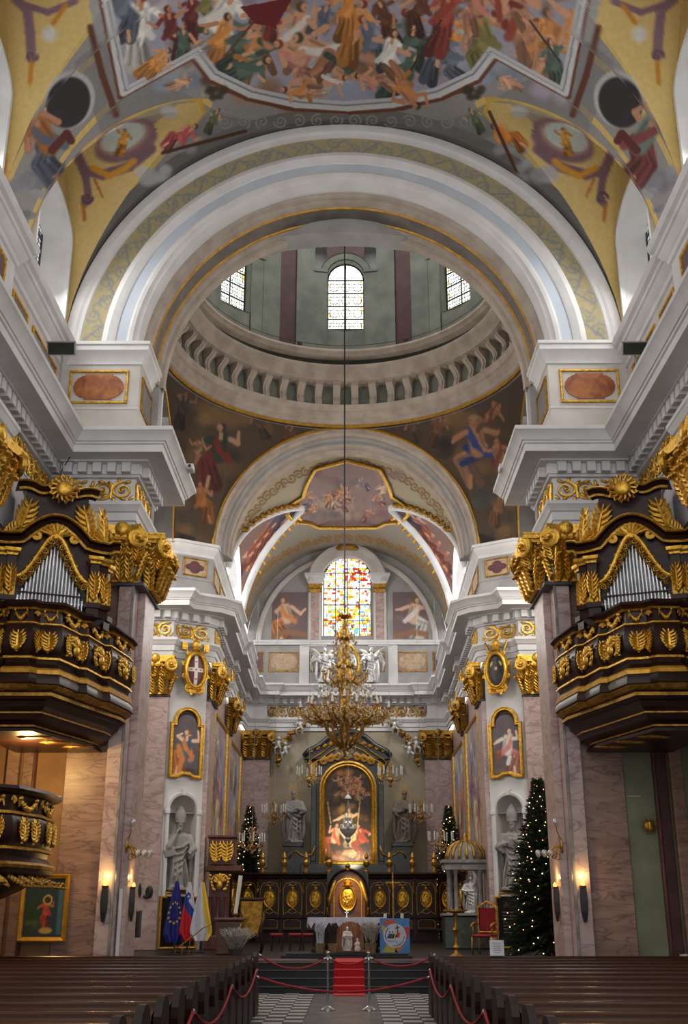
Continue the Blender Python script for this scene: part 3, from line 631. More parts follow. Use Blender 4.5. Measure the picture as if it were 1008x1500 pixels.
# ================================================================ lunette walls with windows
glassn = mat('leaded_clear_glass', (236, 240, 244), (206, 216, 220), 14, .3, emit=.38)
def arch_poly(y0, y1, z0, zs, n=12, rise=1.0):
    c = (y0+y1)/2; r = (y1-y0)/2
    return [(y0, z0), (y1, z0)]+[(c+r*math.cos(PI*k/n), zs+rise*r*math.sin(PI*k/n)) for k in range(n+1)]
wn = 0
for s in (-1, 1):
    lw = sroot('wall_clerestory_'+SIDE[s], f'{SIDE[s]} clerestory wall under the vault lunettes')
    for yc, hw in NLUN[:2]:
        wn += 1
        y0, y1, zb, zsn = yc-1.3, yc+1.3, 14.75, 17.2
        mb = MB(); n = 60
        for i in range(n):
            ya, yb = yc-hw+2*hw*i/n, yc-hw+2*hw*(i+1)/n
            top = lambda y: 14.82+4.22*max(0, 1-((y-yc)/hw)**2)**.4
            def bot(y):
                if y <= y0 or y >= y1: return 14.5
                c = (y0+y1)/2; r = (y1-y0)/2; return zsn+.4*math.sqrt(max(0, r*r-(y-c)**2))
            mid = (ya+yb)/2
            ba, bb = (bot(ya), bot(yb)) if bot(mid) > 14.6 else (14.5, 14.5)
            if bot(mid) > 14.6:
                mb.add([(-6.8, ya, zb-.3), (-6.8, yb, zb-.3), (-6.8, yb, zb), (-6.8, ya, zb)], [(0, 1, 2, 3)])
                ba, bb = max(ba, zsn), max(bb, zsn)
            mb.add([(-6.8, ya, min(ba, top(ya))), (-6.8, yb, min(bb, top(yb))), (-6.8, yb, top(yb)), (-6.8, ya, top(ya))], [(0, 1, 2, 3)])
        mir(mb, s).build('lunette_wall', mat('ochre_plaster', (196, 170, 112), (176, 148, 92), 1.2, .8) if wn == 1 else bpy.data.materials['ochre_plaster'], lw)
        win = sroot(f'window_{wn}', 'arched nave window with deep white splayed reveal and leaded glass')
        out = arch_poly(y0, y1, zb, zsn, 12, .4); inn = arch_poly(yc-.95, yc+.95, zb+.3, zsn-.1, 12, .4); tr = arch_poly(y0-.1, y1+.1, zb-.1, zsn+.03, 12, .42)
        mir(MB().loft([[(-6.79, y, z) for y, z in out], [(-7.36, y, z) for y, z in inn]]), s).build('reveal', white, win, 30)
        mir(MB().loft([[(-6.8, y, z) for y, z in tr], [(-6.68, y, z) for y, z in tr], [(-6.68, y, z) for y, z in out], [(-6.8, y, z) for y, z in out]]), s).build('surround', white, win, 30)
        g = MB().add([(-7.35, y, z) for y, z in inn], [tuple(range(len(inn)))]); mir(g, s).build('glass', glassn, win)
        bars = MB(); ya, yb, za, zt = yc-.95, yc+.95, zb+.3, zsn+.25
        for k in range(1, 6): bars.box(-7.34, -7.31, ya, yb, za+(zt-za)*k/6-.035, za+(zt-za)*k/6+.035)
        for k in range(0, 3): bars.box(-7.34, -7.31, ya+(yb-ya)*k/2-.035, ya+(yb-ya)*k/2+.035, za, zsn if k != 1 else zt)
        mir(bars, s).build('glazing_bars', blackp, win)
        lead = MB()
        for k in range(1, 9): lead.box(-7.345, -7.332, ya+(yb-ya)*k/9-.011, ya+(yb-ya)*k/9+.011, za, zsn+.05)
        for k in range(1, 18): lead.box(-7.345, -7.332, ya, yb, za+(zt-za)*k/18-.011, za+(zt-za)*k/18+.011)
        mir(lead, s).build('lead_cames', greyw, win)
# ================================================================ great arch into the crossing
ga = sroot('trim_1', 'great stepped arch opening into the crossing, with gilded damask band')
ACZ = 14.3
def ring(prof, m, name, n=72, sm=30, p=ga, cz=ACZ):      # springs from the top of the pedestals
    a = math.asin((14.655-cz)/(sum(r for r, y in prof)/len(prof))) if prof[0][1] < 23.6 else 0
    return MB().archlathe(prof, n, 0, cz, a, PI-a).build(name, m, p, sm)
ring([(6.86, 23.5), (6.78, 23.36), (6.66, 23.33), (6.56, 23.33), (6.5, 23.38), (6.42, 23.39), (6.39, 23.44)], white, 'arch_ring')
db = MB().archlathe([(6.40-.54*k/14, 23.43) for k in range(15)], 420, 0, ACZ, .058, PI-.058); dme = db.mesh('damask_band', paint)
dv = verts(dme); da = np.arctan2(dv[:, 2]-ACZ, dv[:, 0]); dr = np.hypot(dv[:, 2]-ACZ, dv[:, 0])
D = Paint(da*6.13, dr, (172, 160, 122))
for k in range(42):
    u = PI*6.13*(k+.5)/42; c = (136, 138, 138)
    D.scroll(u, 6.13+(.1 if k % 2 else -.1), .2, k*1.0, 1.5, .035, c, (-1)**k); D.stroke([(u-.23, 6.13+(.2 if k % 2 else -.2)), (u, 6.13), (u+.23, 6.13-(.2 if k % 2 else -.2))], .03, c); D.ell(u+.2, 6.13+(.16 if k % 2 else -.16), .07, .05, k, (150, 148, 140), .5)
D.apply(dme); link('damask_band', dme, ga)
ring([(5.86, 23.44), (5.86, 23.3), (5.82, 23.27), (5.72, 23.25), (5.66, 23.28), (5.6, 23.3), (5.54, 23.34)], white, 'arch_ring')
ring([(5.54, 23.36), (5.28, 23.37)], bluep, 'blue_band')
ring([(5.28, 23.37), (5.26, 23.3), (5.2, 23.27), (5.12, 23.28), (5.06, 23.34), (5.0, 23.36), (4.97, 23.42), (4.97, 23.8)], white, 'arch_ring')
ring([(4.97, 23.8), (4.9, 23.82), (4.88, 23.95), (4.82, 24.0), (4.82, 24.2)], ringb, 'arch_ring')
ring([(4.82, 24.2), (4.79, 24.22), (4.79, 24.26), (4.82, 24.28)], goldp, 'gilt_line')
ring([(4.82, 24.26), (4.82, 24.8)], mat('arch_grey', (128, 122, 116), (106, 100, 96), 2, .8), 'soffit_band')
ring([(4.82, 24.8), (4.78, 24.82), (4.78, 24.86)], goldp, 'gilt_line')
ring([(4.78, 24.86), (4.72, 24.9), (4.7, 25.05), (4.62, 25.08), (4.6, 25.3), (4.62, 25.36)], ringb, 'arch_ring')
ring([(4.66, 25.36), (4.9, 25.37), (5.1, 25.37)], white2, 'arch_ring')
# masonry beside the arch, and an added wall above it that blocks light
def annulus_wall(y, r, cz, X, zt, zb=None, n=60):
    mb = MB(); pts = [(r*math.cos(PI*k/n), cz+r*math.sin(PI*k/n)) for k in range(n+1)]
    def outer(a):
        c, sn = math.cos(a), math.sin(a); t = 1e9
        if abs(c) > 1e-6: t = min(t, X/abs(c))
        if sn > 1e-6: t = min(t, (zt-cz)/sn)
        return (t*c, cz+t*sn)
    o = [outer(PI*k/n) for k in range(n+1)]
    mb.add([(x, y, z) for x, z in pts+o], [(k, k+1, n+2+k, n+1+k) for k in range(n)])
    if zb is not None:
        for sg in (-1, 1): mb.box(sg*r, sg*X, y-.01, y+.01, zb, cz)
    return mb
struct(annulus_wall(25.1, 4.95, ACZ, 9, 27).build('wall_crossing_front', greyp), 'masonry above the great arch')  # end wall put in out of sight to stop light over the arch
for s in (-1, 1):
    MB().box(s*4.7, s*9, 25.0, 25.34, 9.8, 14.4).build('impost_masonry', greyp, ga)
    # thin pilaster strips beside the pendentives, behind the pedestal
    for k, m_ in enumerate((white, goldp, greyp, goldp, white)):
        MB().bevbox(s*(4.72+k*.02)-.05*1, s*(4.72+k*.02)+.05, 25.36+k*.09, 25.45+k*.09, 12.0, 15.2, .01).build('pilaster_strip', m_, ga)
# ================================================================ crossing: side walls, pendentives, drum, dome
DC = (0.0, 31.2)
for s in (-1, 1):
    w = sroot('wall_crossing_'+SIDE[s], f'{SIDE[s]} side of the crossing with transept recess')
    MB().box(s*8.6, s*8.8, 25.3, 36.7, 0, 19.5).build('transept_wall', beige, w)
    MB().box(s*6.3, s*8.7, 25.2, 36.7, 18.9, 19.2).build('transept_vault', greyp, w)
# drum, built as a ring of mouldings about the dome axis
dr_ = sroot('wall_drum', 'round dome drum with console cornice, pilasters and arched windows')
def dl(prof, m, name, n=96): return MB().lathe(prof, n, (DC[0], DC[1], 0)).build(name, m, dr_, 30)
dl([(5.97, 18.66), (5.93, 18.68), (5.93, 18.76), (5.97, 18.78)], goldp, 'gilt_line')
dl([(5.97, 18.76), (5.86, 18.82), (5.84, 18.95), (5.78, 19.0), (5.72, 19.16), (5.64, 19.2), (5.58, 19.36), (5.56, 19.42), (5.75, 19.44)], ringb, 'ring_moulding')
dl([(5.75, 19.42), (5.75, 20.3)], drumg, 'console_band')
dl([(5.75, 20.22), (5.22, 20.24), (5.18, 20.34), (5.12, 20.42), (5.08, 20.56), (5.0, 20.66), (4.98, 20.78), (5.3, 20.8)], ringb, 'cornice_ring')
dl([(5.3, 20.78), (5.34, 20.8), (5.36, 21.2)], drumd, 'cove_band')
dl([(5.36, 21.15), (5.1, 21.2), (5.06, 21.32), (5.0, 21.36), (5.0, 21.44), (5.9, 21.46)], ringb, 'ledge_ring')
cm = MB(); CP = ((.04, 0), (.14, .03), (.17, .12), (.12, .24), (.1, .36), (.16, .5), (.32, .62), (.4, .72), (.4, .8))
cm.loft([[(-.13, -a, z), (.13, -a, z), (.13, .08, z), (-.13, .08, z)] for a, z in CP], caps=True)
cm.loft([[(-.045, -a-.03, z), (.045, -a-.03, z), (.045, -a+.02, z), (-.045, -a+.02, z)] for a, z in CP[1:-1]], caps=True)
cm.box(-.17, .17, -.44, .05, .8, .86).box(-.15, .15, -.1, .05, -.06, .0)
ME_CONS = cm.mesh('console', ringb, 30)
NC = 52
for k in range(NC):
    a = 2*PI*(k+.5)/NC
    link('console', ME_CONS, dr_, (DC[0]+5.75*math.cos(a), DC[1]+5.75*math.sin(a), 19.4), (0, 0, a-PI/2))
glassd = mat('drum_glass', (240, 240, 236), (196, 206, 196), 9, .3, detail=2, emit=1.6)
yellowg = mat('amber_glass', (214, 178, 80), None, 6, .3, emit=.9)
RD = 5.85
def onr(a, r, z): return (DC[0]+r*math.cos(a), DC[1]+r*math.sin(a), z)
def arcbox(a0, a1, r0, r1, z0, z1, n=4):
    mb = MB(); mb.loft([[onr(a0+(a1-a0)*k/n, r0, z0), onr(a0+(a1-a0)*k/n, r1, z0), onr(a0+(a1-a0)*k/n, r1, z1), onr(a0+(a1-a0)*k/n, r0, z1)] for k in range(n+1)], caps=True); return mb
wno = 5
for k in range(8):
    ca = PI/2+k*PI/4; hw = .125
    zb, zsn, zt = 22.75, 25.1, 28.0
    # wall segment pieces: below and above the window, reveal
    arcbox(ca-.2, ca+.2, RD, RD+.5, 21.4, zb).build('wall_piece', drumg, dr_)
    top = MB(); n = 12
    for i in range(n):
        u0, u1 = -hw+2*hw*i/n, -hw+2*hw*(i+1)/n
        zf = lambda u: zsn+math.sqrt(max(0, 1-(u/hw)**2))*.74
        top.add([onr(ca+u0, RD, zf(u0)), onr(ca+u1, RD, zf(u1)), onr(ca+u1, RD, zt), onr(ca+u0, RD, zt)], [(0, 1, 2, 3)])
    top.build('spandrel', maroon, dr_)
    for sg in (-1, 1):
        a0, a1 = sorted((ca+sg*hw, ca+sg*(hw+.085))); arcbox(a0, a1, RD-.1, RD+.5, 21.44, zsn+.12).build('window_pilaster', drumg, dr_)
        a0, a1 = sorted((ca+sg*(hw-.004), ca+sg*(hw+.1))); arcbox(a0, a1, RD-.14, RD+.5, zsn+.1, zsn+.22).build('impost', drumg, dr_)
        for j, (b0, b1, m_, dp) in enumerate(((.21, .335, drumg, .12), (.335, .3927, maroon, .0))):
            a0, a1 = sorted((ca+sg*b0, ca+sg*b1)); arcbox(a0, a1, RD-dp, RD+.5, 21.44, zt).build('pilaster' if dp else 'maroon_panel', m_, dr_)
        a0, a1 = sorted((ca+sg*.22, ca+sg*.325))
        arcbox(a0-.006, a1+.006, RD-.2, RD, 26.45, 26.62).build('capital', gold, dr_)
        arcbox(a0, a1, RD-.17, RD, 26.62, 26.9).build('capital', goldd, dr_)
    # arch hood
    M4 = Matrix.Translation(Vector(onr(ca, RD, zsn))) @ Matrix.Rotation(ca-PI/2, 4, 'Z')
    hood = MB().archlathe([(.74, .3), (.74, -.1), (.98, -.1), (1.02, -.14), (1.05, 0)], 20, 0, 0); hood.build('window_hood', drumg, dr_, 30, M=M4)
    win = sroot(f'window_{wno}', 'arched stained glass window of the dome drum'); wno += 1; win.matrix_local = M4
    gp = arch_poly(-.72, .72, zb-zsn, 0)
    MB().add([(y, .3, z) for y, z in gp], [tuple(range(len(gp)))]).build('glass', glassd, win)
    MB().loft([[(y, -.05, z) for y, z in gp], [(y, .32, z) for y, z in gp]]).build('reveal', drumg, win)
    fr = MB()
    for x in (-.7, 0, .7): fr.box(x-.025, x+.025, .26, .29, zb-zsn, .7 if x == 0 else .1)
    for j in range(0, 5): fr.box(-.72, .72, .26, .29, zb-zsn+j*.58-.025+.02, zb-zsn+j*.58+.025+.02)
    fr.tube([(.7*math.cos(PI*i/12), .27, .7*math.sin(PI*i/12)) for i in range(13)], .03, 4); fr.build('glazing_bars', blackp, win)
    ld = MB()
    for i in range(1, 12):
        x = -.72+1.44*i/12; ld.box(x-.008, x+.008, .28, .295, zb-zsn, math.sqrt(max(0, .52-x*x)))
    for j in range(1, 18): ld.box(-.72, .72, .28, .295, zb-zsn+j*.145-.008, zb-zsn+j*.145+.008)
    for j in range(4):
        for i in (-1, 0, 1): ld.tube([(i*.45+.17*math.cos(t), .285, zb-zsn+.3+j*.58+.2*math.sin(t)) for t in np.linspace(0, 2*PI, 13)], .012, 4)
    ld.build('lead_cames', greyw, win)
    am = MB(); q = random.Random(k)
    for j in range(14): x = q.choice((-.66, -.6, .6, .66)); z = q.uniform(zb-zsn+.05, 0); am.box(x-.05, x+.05, .285, .292, z-.05, z+.05)
    am.build('amber_panes', yellowg, win)
MB().lathe([(RD+.1, 27.2), (RD, 28.0), (5.6, 29.5), (4.6, 31.0), (3.0, 32.0), (.0, 32.4)], 64, (0, 31.2, 0)).build('dome_shell', greyp, dr_, True)
MB().lathe([(5.9, 26.9), (5.5, 27.0), (5.4, 27.2), (5.9, 27.3)], 64, (0, 31.2, 0)).build('upper_cornice', white2, dr_, 30)
MB().lathe([(5.98, 18.6), (6.5, 18.7), (6.5, 28.2)], 48, (0, 31.2, 0)).build('outer_masonry', greyp, dr_)
# rail with a few fixtures on the drum ledge
MB().tube([onr(PI*k/48, 5.06, 21.62) for k in range(49)], .012, 4).build('ledge_rail', blackp, dr_)
for a in (1.1, 1.9): arcbox(a, a+.03, 5.0, 5.14, 21.44, 21.58).build('rail_fixture', blackp, dr_)
# pendentives
def pend_curve(s, n):
    pts = []
    for k in range(n+1):          # along the back arch from apex down, chamfer, then up the transept arch
        t = k/n
        if t < .42:
            a = PI/2*(1-t/.42); pts.append((s*4.82*math.cos(a), 37.25, 13.95+4.82*math.sin(a)*.98))
        elif t < .58:
            u = (t-.42)/.16; pts.append((s*(4.82+1.1*u), 37.25-.6*u, 13.95))
        else:
            a = PI/2*(t-.58)/.42; pts.append((s*6.1, 31.2+4.9*math.cos(a)+.3*math.cos(a), 13.95+4.82*math.sin(a)*.98))
    return pts
for s in (-1, 1):
    n, m = 200, 90; pc = pend_curve(s, n); mb = MB(); rows = []
    for k in range(n+1):
        a = PI/2-s*PI/2*(k/n)*1.0; top = Vector((DC[0]+5.98*math.cos(a), DC[1]+5.98*math.sin(a), 18.72)); bt = Vector(pc[k])
        row = []
        for j in range(m+1):
            t = j/m; p = bt.lerp(top, t); h_ = (top-bt).length
            d = Vector((p.x-DC[0], p.y-DC[1], 0)).normalized(); p = p+d*(math.sin(PI*t)*.1*h_*.6) ; row.append(p)
        rows.append(row)
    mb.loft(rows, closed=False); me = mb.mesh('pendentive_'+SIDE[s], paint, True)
    v = verts(me); X, Y = proj(v)
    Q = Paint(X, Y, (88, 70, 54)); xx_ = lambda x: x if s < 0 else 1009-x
    for k in range(16):
        q = random.Random(k+40); Q.cloud(xx_(q.uniform(250, 480)), q.uniform(540, 800), 30, q.choice([(110, 84, 56), (140, 106, 66), (66, 54, 48), (52, 44, 42), (92, 76, 60)]), k, 5, .7)
    Q.cloud(xx_(330), 600, 34, (160, 122, 76), 7, 7, .6); Q.cloud(xx_(285), 790, 22, (40, 36, 36), 7, 7, .9)
    if s < 0:
        Q.fig(322, 668, 108, .1, (122, 40, 34), (42, 66, 48), (200, 156, 124), (80, 48, 34), 3, -1, .15); Q.fig(268, 600, 60, .3, (62, 50, 46), None, (150, 110, 84), BRN, 4, -1); Q.fig(296, 736, 70, -.2, (160, 96, 44), None, (186, 132, 96), BRN, 5, -1, .1)
        Q.fig(420, 640, 44, .6, (96, 56, 44), None, (176, 120, 88), BRN, 6, -1); Q.fig(380, 622, 50, -.4, (84, 66, 52), None, (160, 112, 84), BRN, 8, -1); Q.fig(290, 660, 46, .3, (120, 86, 60), None, (190, 140, 104), BRN, 9, -1, 0, True)
    else:
        Q.fig(700, 660, 120, -.1, (36, 62, 132), (176, 120, 84), (190, 134, 96), (150, 140, 130), 3, -1, .15, True); Q.fig(716, 610, 60, .9, (110, 60, 44), None, (186, 128, 92), BRN, 4, -1, 0, True); Q.fig(734, 676, 80, -.3, (122, 60, 50), None, (190, 134, 98), BRN, 5, -1, 0, True)
        Q.fig(640, 630, 52, .4, (110, 70, 50), None, (176, 120, 88), BRN, 6, -1); Q.fig(606, 628, 44, -.5, (90, 70, 54), None, (168, 116, 84), BRN, 7, -1); Q.fig(728, 745, 56, .2, (130, 88, 50), None, (186, 132, 96), BRN, 8, -1); Q.cloud(704, 728, 22, (84, 84, 84), 3, 6, .8)
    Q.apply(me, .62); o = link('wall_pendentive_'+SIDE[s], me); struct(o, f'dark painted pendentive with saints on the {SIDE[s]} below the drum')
    # gilt edging
    MB().tube([Vector(p)+Vector((-s*.02, -.03, .0)) for p in pc], .035, 5).build('gilt_edge', goldp, o)
# ================================================================ chancel arch
ca_ = sroot('trim_2', 'stepped chancel arch of white and gilt mouldings behind the crossing')
R2 = lambda prof, m, name: MB().archlathe(prof, 60, 0, 13.95).build(name, m, ca_, 30)
R2([(4.8, 37.2), (4.74, 37.18), (4.74, 37.24)], goldp, 'gilt_line')
R2([(4.76, 37.24), (4.66, 37.25), (4.64, 37.45), (4.58, 37.5), (4.54, 37.54), (4.54, 37.7)], ringb, 'arch_ring')
R2([(4.54, 37.7), (4.44, 37.74), (4.44, 37.95), (4.4, 38.0)], greyp, 'arch_ring')
R2([(4.4, 38.0), (4.32, 38.04), (4.3, 38.3), (4.24, 38.35), (4.22, 38.7), (4.26, 38.75)], ringb, 'arch_ring')
R2([(4.26, 38.7), (4.22, 38.72), (4.22, 38.76)], goldp, 'gilt_line')
R2([(4.22, 38.76), (5.2, 38.8)], greyp, 'arch_back')
struct(annulus_wall(37.32, 4.7, 13.95, 9, 19.6).build('wall_crossing_back', greyp), 'masonry behind the pendentives')
# ================================================================ chancel walls, back piers, niches
wb = sroot('wall_back', 'chancel end wall with lunette window, painted panels and pilasters')
CHL = math.hypot(CHB[0]-CHA[0], CHB[1]-CHA[1]); CHR = math.atan2(CHB[1]-CHA[1], CHB[0]-CHA[0])
def chm(s): return (Matrix.Translation((s*-CHA[0]*-1 if s < 0 else -CHA[0], CHA[1], 0)) if False else Matrix.Translation((CHA[0]*-s, CHA[1], 0))) @ Matrix.Rotation(-s*CHR, 4, 'Z') @ Matrix.Diagonal((-s, 1, 1, 1))
def loop_sweep(poly, prof):      # closed moulding round a polygon in the x-z plane; prof = (outwards, y)
    mb = MB().sweep(poly, prof, closed=True); mb.v = [(x, z, y) for x, y, z in mb.v]; return mb
def arch_outline(x0, x1, z0, zs, n=14, rise=1.0, shoulder=0.):
    c = (x0+x1)/2; r = (x1-x0)/2-shoulder
    pts = [(x0, z0), (x1, z0)]
    if shoulder: pts += [(x1, zs)]
    pts += [(c+r*math.cos(PI*k/n), zs+(.12 if shoulder else 0)+rise*r*math.sin(PI*k/n)) for k in range(n+1)]
    if shoulder: pts += [(x0, zs)]
    return pts
def archgrid(x0, x1, z0, zs, nu, nv, y=0., rise=1.0, shoulder=0.):
    c = (x0+x1)/2; r = (x1-x0)/2; ra = r-shoulder; zt = zs+ra*rise
    def fn(u, v):
        z = z0+(zt-z0)*v; hw = r if z <= zs else ra*math.sqrt(max(0, 1-((z-zs)/(ra*rise))**2))
        return (c+(u-.5)*2*hw, y, z)
    return MB().grid(nu, nv, fn)
quart = mat('painted_cream_panel', (196, 172, 138), (170, 140, 112), 4, .6, dist=1)
for s in (-1, 1):
    w = sroot('wall_chancel_'+SIDE[s], f'{SIDE[s]} chancel pier and wall of pink marble with niche and gilded capitals')
    B = lambda mb, n, m, sm=False, **k: mir(mb, s).build(n, m, w, sm, **k)
    B(MB().box(-9, CHA[0], 36.6, 38.4, .3, 12), 'pier_body', white)
    B(MB().bevbox(-7.2, -5.93, 36.42, 36.7, .6, 8.5, .02), 'pilaster', pinkm)
    B(MB().box(-7.25, -5.9, 36.38, 36.7, 8.5, 8.57), 'astragal', greyw)
    capital(w, .95, .2, 1.28, (s*6.42, 36.5, 8.57), 0, 1, gold, 3)
    # chamfer wall with arched niche (local frame along the chamfer)
    M = chm(s); u0, u1, zb, zs_ = .19, 1.15, 2.3, 4.85; uc = (u0+u1)/2; ur = (u1-u0)/2
    C = lambda mb, n, m, sm=False: mb.build(n, m, w, sm, M=M)
    cm_ = MB().box(0, u0, 0, .1, .6, 9.85).box(u1, CHL, 0, .1, .6, 9.85).box(u0, u1, 0, .1, .6, zb).box(u0, u1, 0, .1, zs_+ur, 9.85)
    n = 14
    for i in range(n):
        a, b = u0+(u1-u0)*i/n, u0+(u1-u0)*(i+1)/n; f_ = lambda u: zs_+math.sqrt(max(0, ur*ur-(u-uc)**2))
        cm_.add([(a, 0, f_(a)), (b, 0, f_(b)), (b, 0, zs_+ur), (a, 0, zs_+ur)], [(0, 1, 2, 3)])
    C(cm_, 'chamfer_wall', white)
    nic = MB().grid(16, 2, lambda u, v: (uc+ur*math.cos(PI*u), .55*math.sin(PI*u), zb+(zs_-zb)*v))
    nic.grid(16, 8, lambda u, v: (uc+ur*math.cos(PI*u)*math.cos(v*PI/2), .55*math.sin(PI*u)*math.cos(v*PI/2), zs_+ur*math.sin(v*PI/2)))
    nic.add([(uc+ur*math.cos(PI*k/16), .55*math.sin(PI*k/16), zb) for k in range(17)], [tuple(range(17))])
    C(nic, 'niche', white2, 40)
    out = arch_outline(u0, u1, zb, zs_)
    C(loop_sweep(out, [(0, .02), (0, -.06), (.03, -.075), (.1, -.075), (.12, -.04), (.12, 0)]), 'niche_surround', white, 30)
    for x in (u0-.08, u1+.08): C(MB().bevbox(x-.09, x+.09, -.1, 0, zs_-.12, zs_+.02, .01), 'impost', white)
    C(MB().box(u0-.02, u1+.02, .1, .56, zs_-.08, zs_-.05), 'impost_line', greyp)
    C(MB().loft([[(uc-.06, -.1, zs_+ur), (uc+.06, -.1, zs_+ur), (uc+.06, 0, zs_+ur), (uc-.06, 0, zs_+ur)], [(uc-.09, -.1, zs_+ur+.2), (uc+.09, -.1, zs_+ur+.2), (uc+.09, 0, zs_+ur+.2), (uc-.09, 0, zs_+ur+.2)]], caps=True), 'keystone', white)
    # chancel wall
    B(MB().sweep([CHB, (cw(53), 53.0)], [(0, .5), (0, 9.9)]), 'wall_body', pinkm)
    for ya, yb in ((37.32, 39.0), (44.0, 45.5), (51.0, 53)):
        B(MB().add([(cw(ya), ya, .6), (cw(ya)+.15, ya+.02, .6), (cw(yb)+.15, yb-.02, .6), (cw(yb), yb, .6)]+[(cw(ya), ya, 8.5), (cw(ya)+.15, ya+.02, 8.5), (cw(yb)+.15, yb-.02, 8.5), (cw(yb), yb, 8.5)], [(0, 1, 5, 4), (1, 2, 6, 5), (2, 3, 7, 6), (4, 5, 6, 7)]), 'pilaster', pinkm)
        B(MB().box(cw(ya), cw(ya)+.22, ya, yb, 8.5, 8.57), 'astragal', greyw)
        if ya < 51: capital(w, (yb-ya)*.72, .2, 1.28, (-s*(cw(ya)+.12), (ya+yb)/2, 8.57), -s*PI/2, 1, gold if ya < 40 else goldd, 3)
    # entablature, attic
    B(MB().sweep(CHANR, CORN), 'cornice', white, 30)
    B(MB().sweep(CHANR, ARCHI), 'architrave', white, 30)
    dm = MB()
    for a, d, L in segs(CHANR):
        nn = Vector((d.y, -d.x)); k = int(L/.34)
        for i in range(k):
            p = a+d*(L*(i+.5)/k)+nn*.15
            Mx = Matrix.Translation((p.x, p.y, 11.28)) @ Matrix.Rotation(math.atan2(d.y, d.x), 4, 'Z')
            dm.merge(MB().box(-.1, .1, -.16, 0, -.12, .12), Mx)
    o = B(dm, 'dentil_course', white); o['kind'] = 'stuff'
    along(CHANR, .9, .03, 10.8, ME_SCROLL, 'frieze_scroll', w, s, y1=52.0)
    along(CHANR[-3:], .9, .03, 10.8, ME_SCROLLD, 'frieze_scroll', w, s, y0=52.0)
    B(MB().sweep(CHAN[:4], [(0, 12), (0, 14.0)]), 'attic_wall', greyp)
    ATT = [(-9, 36.6), CHA, CHB, (cw(53), 53.0)]
    B(MB().sweep(ATT, [(0, 13.55), (.05, 13.58), (.06, 13.66), (.14, 13.76), (.2, 13.84), (.2, 13.95), (.25, 13.97), (.25, 14.06), (-.3, 14.06)]), 'attic_cornice', white, 30)
    B(MB().sweep(ATT, [(0, 12.7), (.03, 12.72), (.03, 12.76), (0, 12.78)]), 'string_course', greyp)
    f, m = panel(.22, 1.12, 12.84, 13.5, 0, None, 'quatre', wf=.05); C(f, 'panel_frame', goldd); C(MB().box(.25, 1.1, -.012, 0, 12.87, 13.47), 'panel_ground', quart); C(m, 'marble_panel', plumm)
    f, m = panel(-7.0, -6.15, 12.84, 13.5, 36.6, None, 'rect', wf=.05); B(f, 'panel_frame', goldd); B(m, 'marble_panel', quart)
    for ya, yb in ((37.9, 39.6), (40.2, 42.2), (43, 45.5)):
        f, m = panel(ya, yb, 12.84, 13.5, -cw((ya+yb)/2)-.01, None, 'rect', ax='x', wf=.05); B(f, 'panel_frame', goldd); B(m, 'marble_panel', quart)
    # lunette window in the chancel vault
    win = sroot(f'window_{13 if s < 0 else 14}', f'{SIDE[s]} chancel lunette window, seen edge on')
    gp = arch_poly(44.3, 47.6, 14.25, 15.2, 10, .6)
    mir(MB().add([(-5.32, y, z) for y, z in gp], [tuple(range(len(gp)))]), s).build('glass', glassn, win)
    mir(MB().loft([[(-4.96, y, z) for y, z in arch_poly(44.0, 47.9, 14.1, 15.2, 10, .62)], [(-5.33, y, z) for y, z in gp]]), s).build('reveal', white, win, 30)
    mir(MB().box(-5.31, -5.28, 45.9, 46.0, 14.25, 16.1).box(-5.31, -5.28, 44.3, 47.6, 15.1, 15.18), s).build('glazing_bars', blackp, win)
# ---- back wall
B0 = 53.0
backp = mat('back_wall_plaster', (182, 172, 146), (160, 148, 128), .8, .75)
MB().box(-5.4, 5.4, B0, B0+.3, .5, 9.9).build('wall_body', backp, wb)
for s in (-1, 1):
    MB().bevbox(s*4.35-.68, s*4.35+.68, B0-.18, B0+.02, .6, 8.5, .02).build('pilaster', pinkm, wb)
    MB().box(s*4.35-.72, s*4.35+.72, B0-.22, B0+.02, 8.5, 8.57).build('astragal', greyw, wb)
    capital(wb, 1.3, .2, 1.28, (s*4.35, B0-.1, 8.57), 0, 1, goldd, 3)
AX = at(509, 900, B0).x
MB().add([(-5.4, B0, 12), (5.4, B0, 12), (5.4, B0, 14.2), (-5.4, B0, 14.2)], [(0, 1, 2, 3)]).build('attic_band', greyp, wb)
MB().box(-5.2, 5.2, B0-.22, B0, 14.2, 14.3).box(-5.2, 5.2, B0-.16, B0, 14.08, 14.2).build('ledge', white, wb)
MB().box(-5.2, 5.2, B0-.1, B0, 12.0, 12.12).build('plinth', greyp, wb)
# lunette
LW = MB(); n = 40; wx0, wx1 = AX-1.22, AX+1.22; wzs, wzb = 17.55, 14.55
for i in range(80):
    a, b = -4.95+9.9*i/80, -4.95+9.9*(i+1)/80; m_ = (a+b)/2
    tp = lambda x: 14.2+math.sqrt(max(0, 4.97**2-x*x)); bt = lambda x: (wzs+math.sqrt(max(0, 1.22**2-(x-AX)**2))) if wx0 < m_ < wx1 else 14.2
    LW.add([(a, B0, min(bt(a), tp(a))), (b, B0, min(bt(b), tp(b))), (b, B0, tp(b)), (a, B0, tp(a))], [(0, 1, 2, 3)])
    if wx0 < m_ < wx1: LW.add([(a, B0, 14.2), (b, B0, 14.2), (b, B0, wzb), (a, B0, wzb)], [(0, 1, 2, 3)])
LW.build('lunette_wall', greyp, wb)
MB().archlathe([(4.5, B0), (4.5, B0-.1), (4.44, B0-.16), (4.3, B0-.16), (4.24, B0-.1), (4.24, B0)], 48, 0, 14.3).build('lunette_arch', white2, wb, 30)
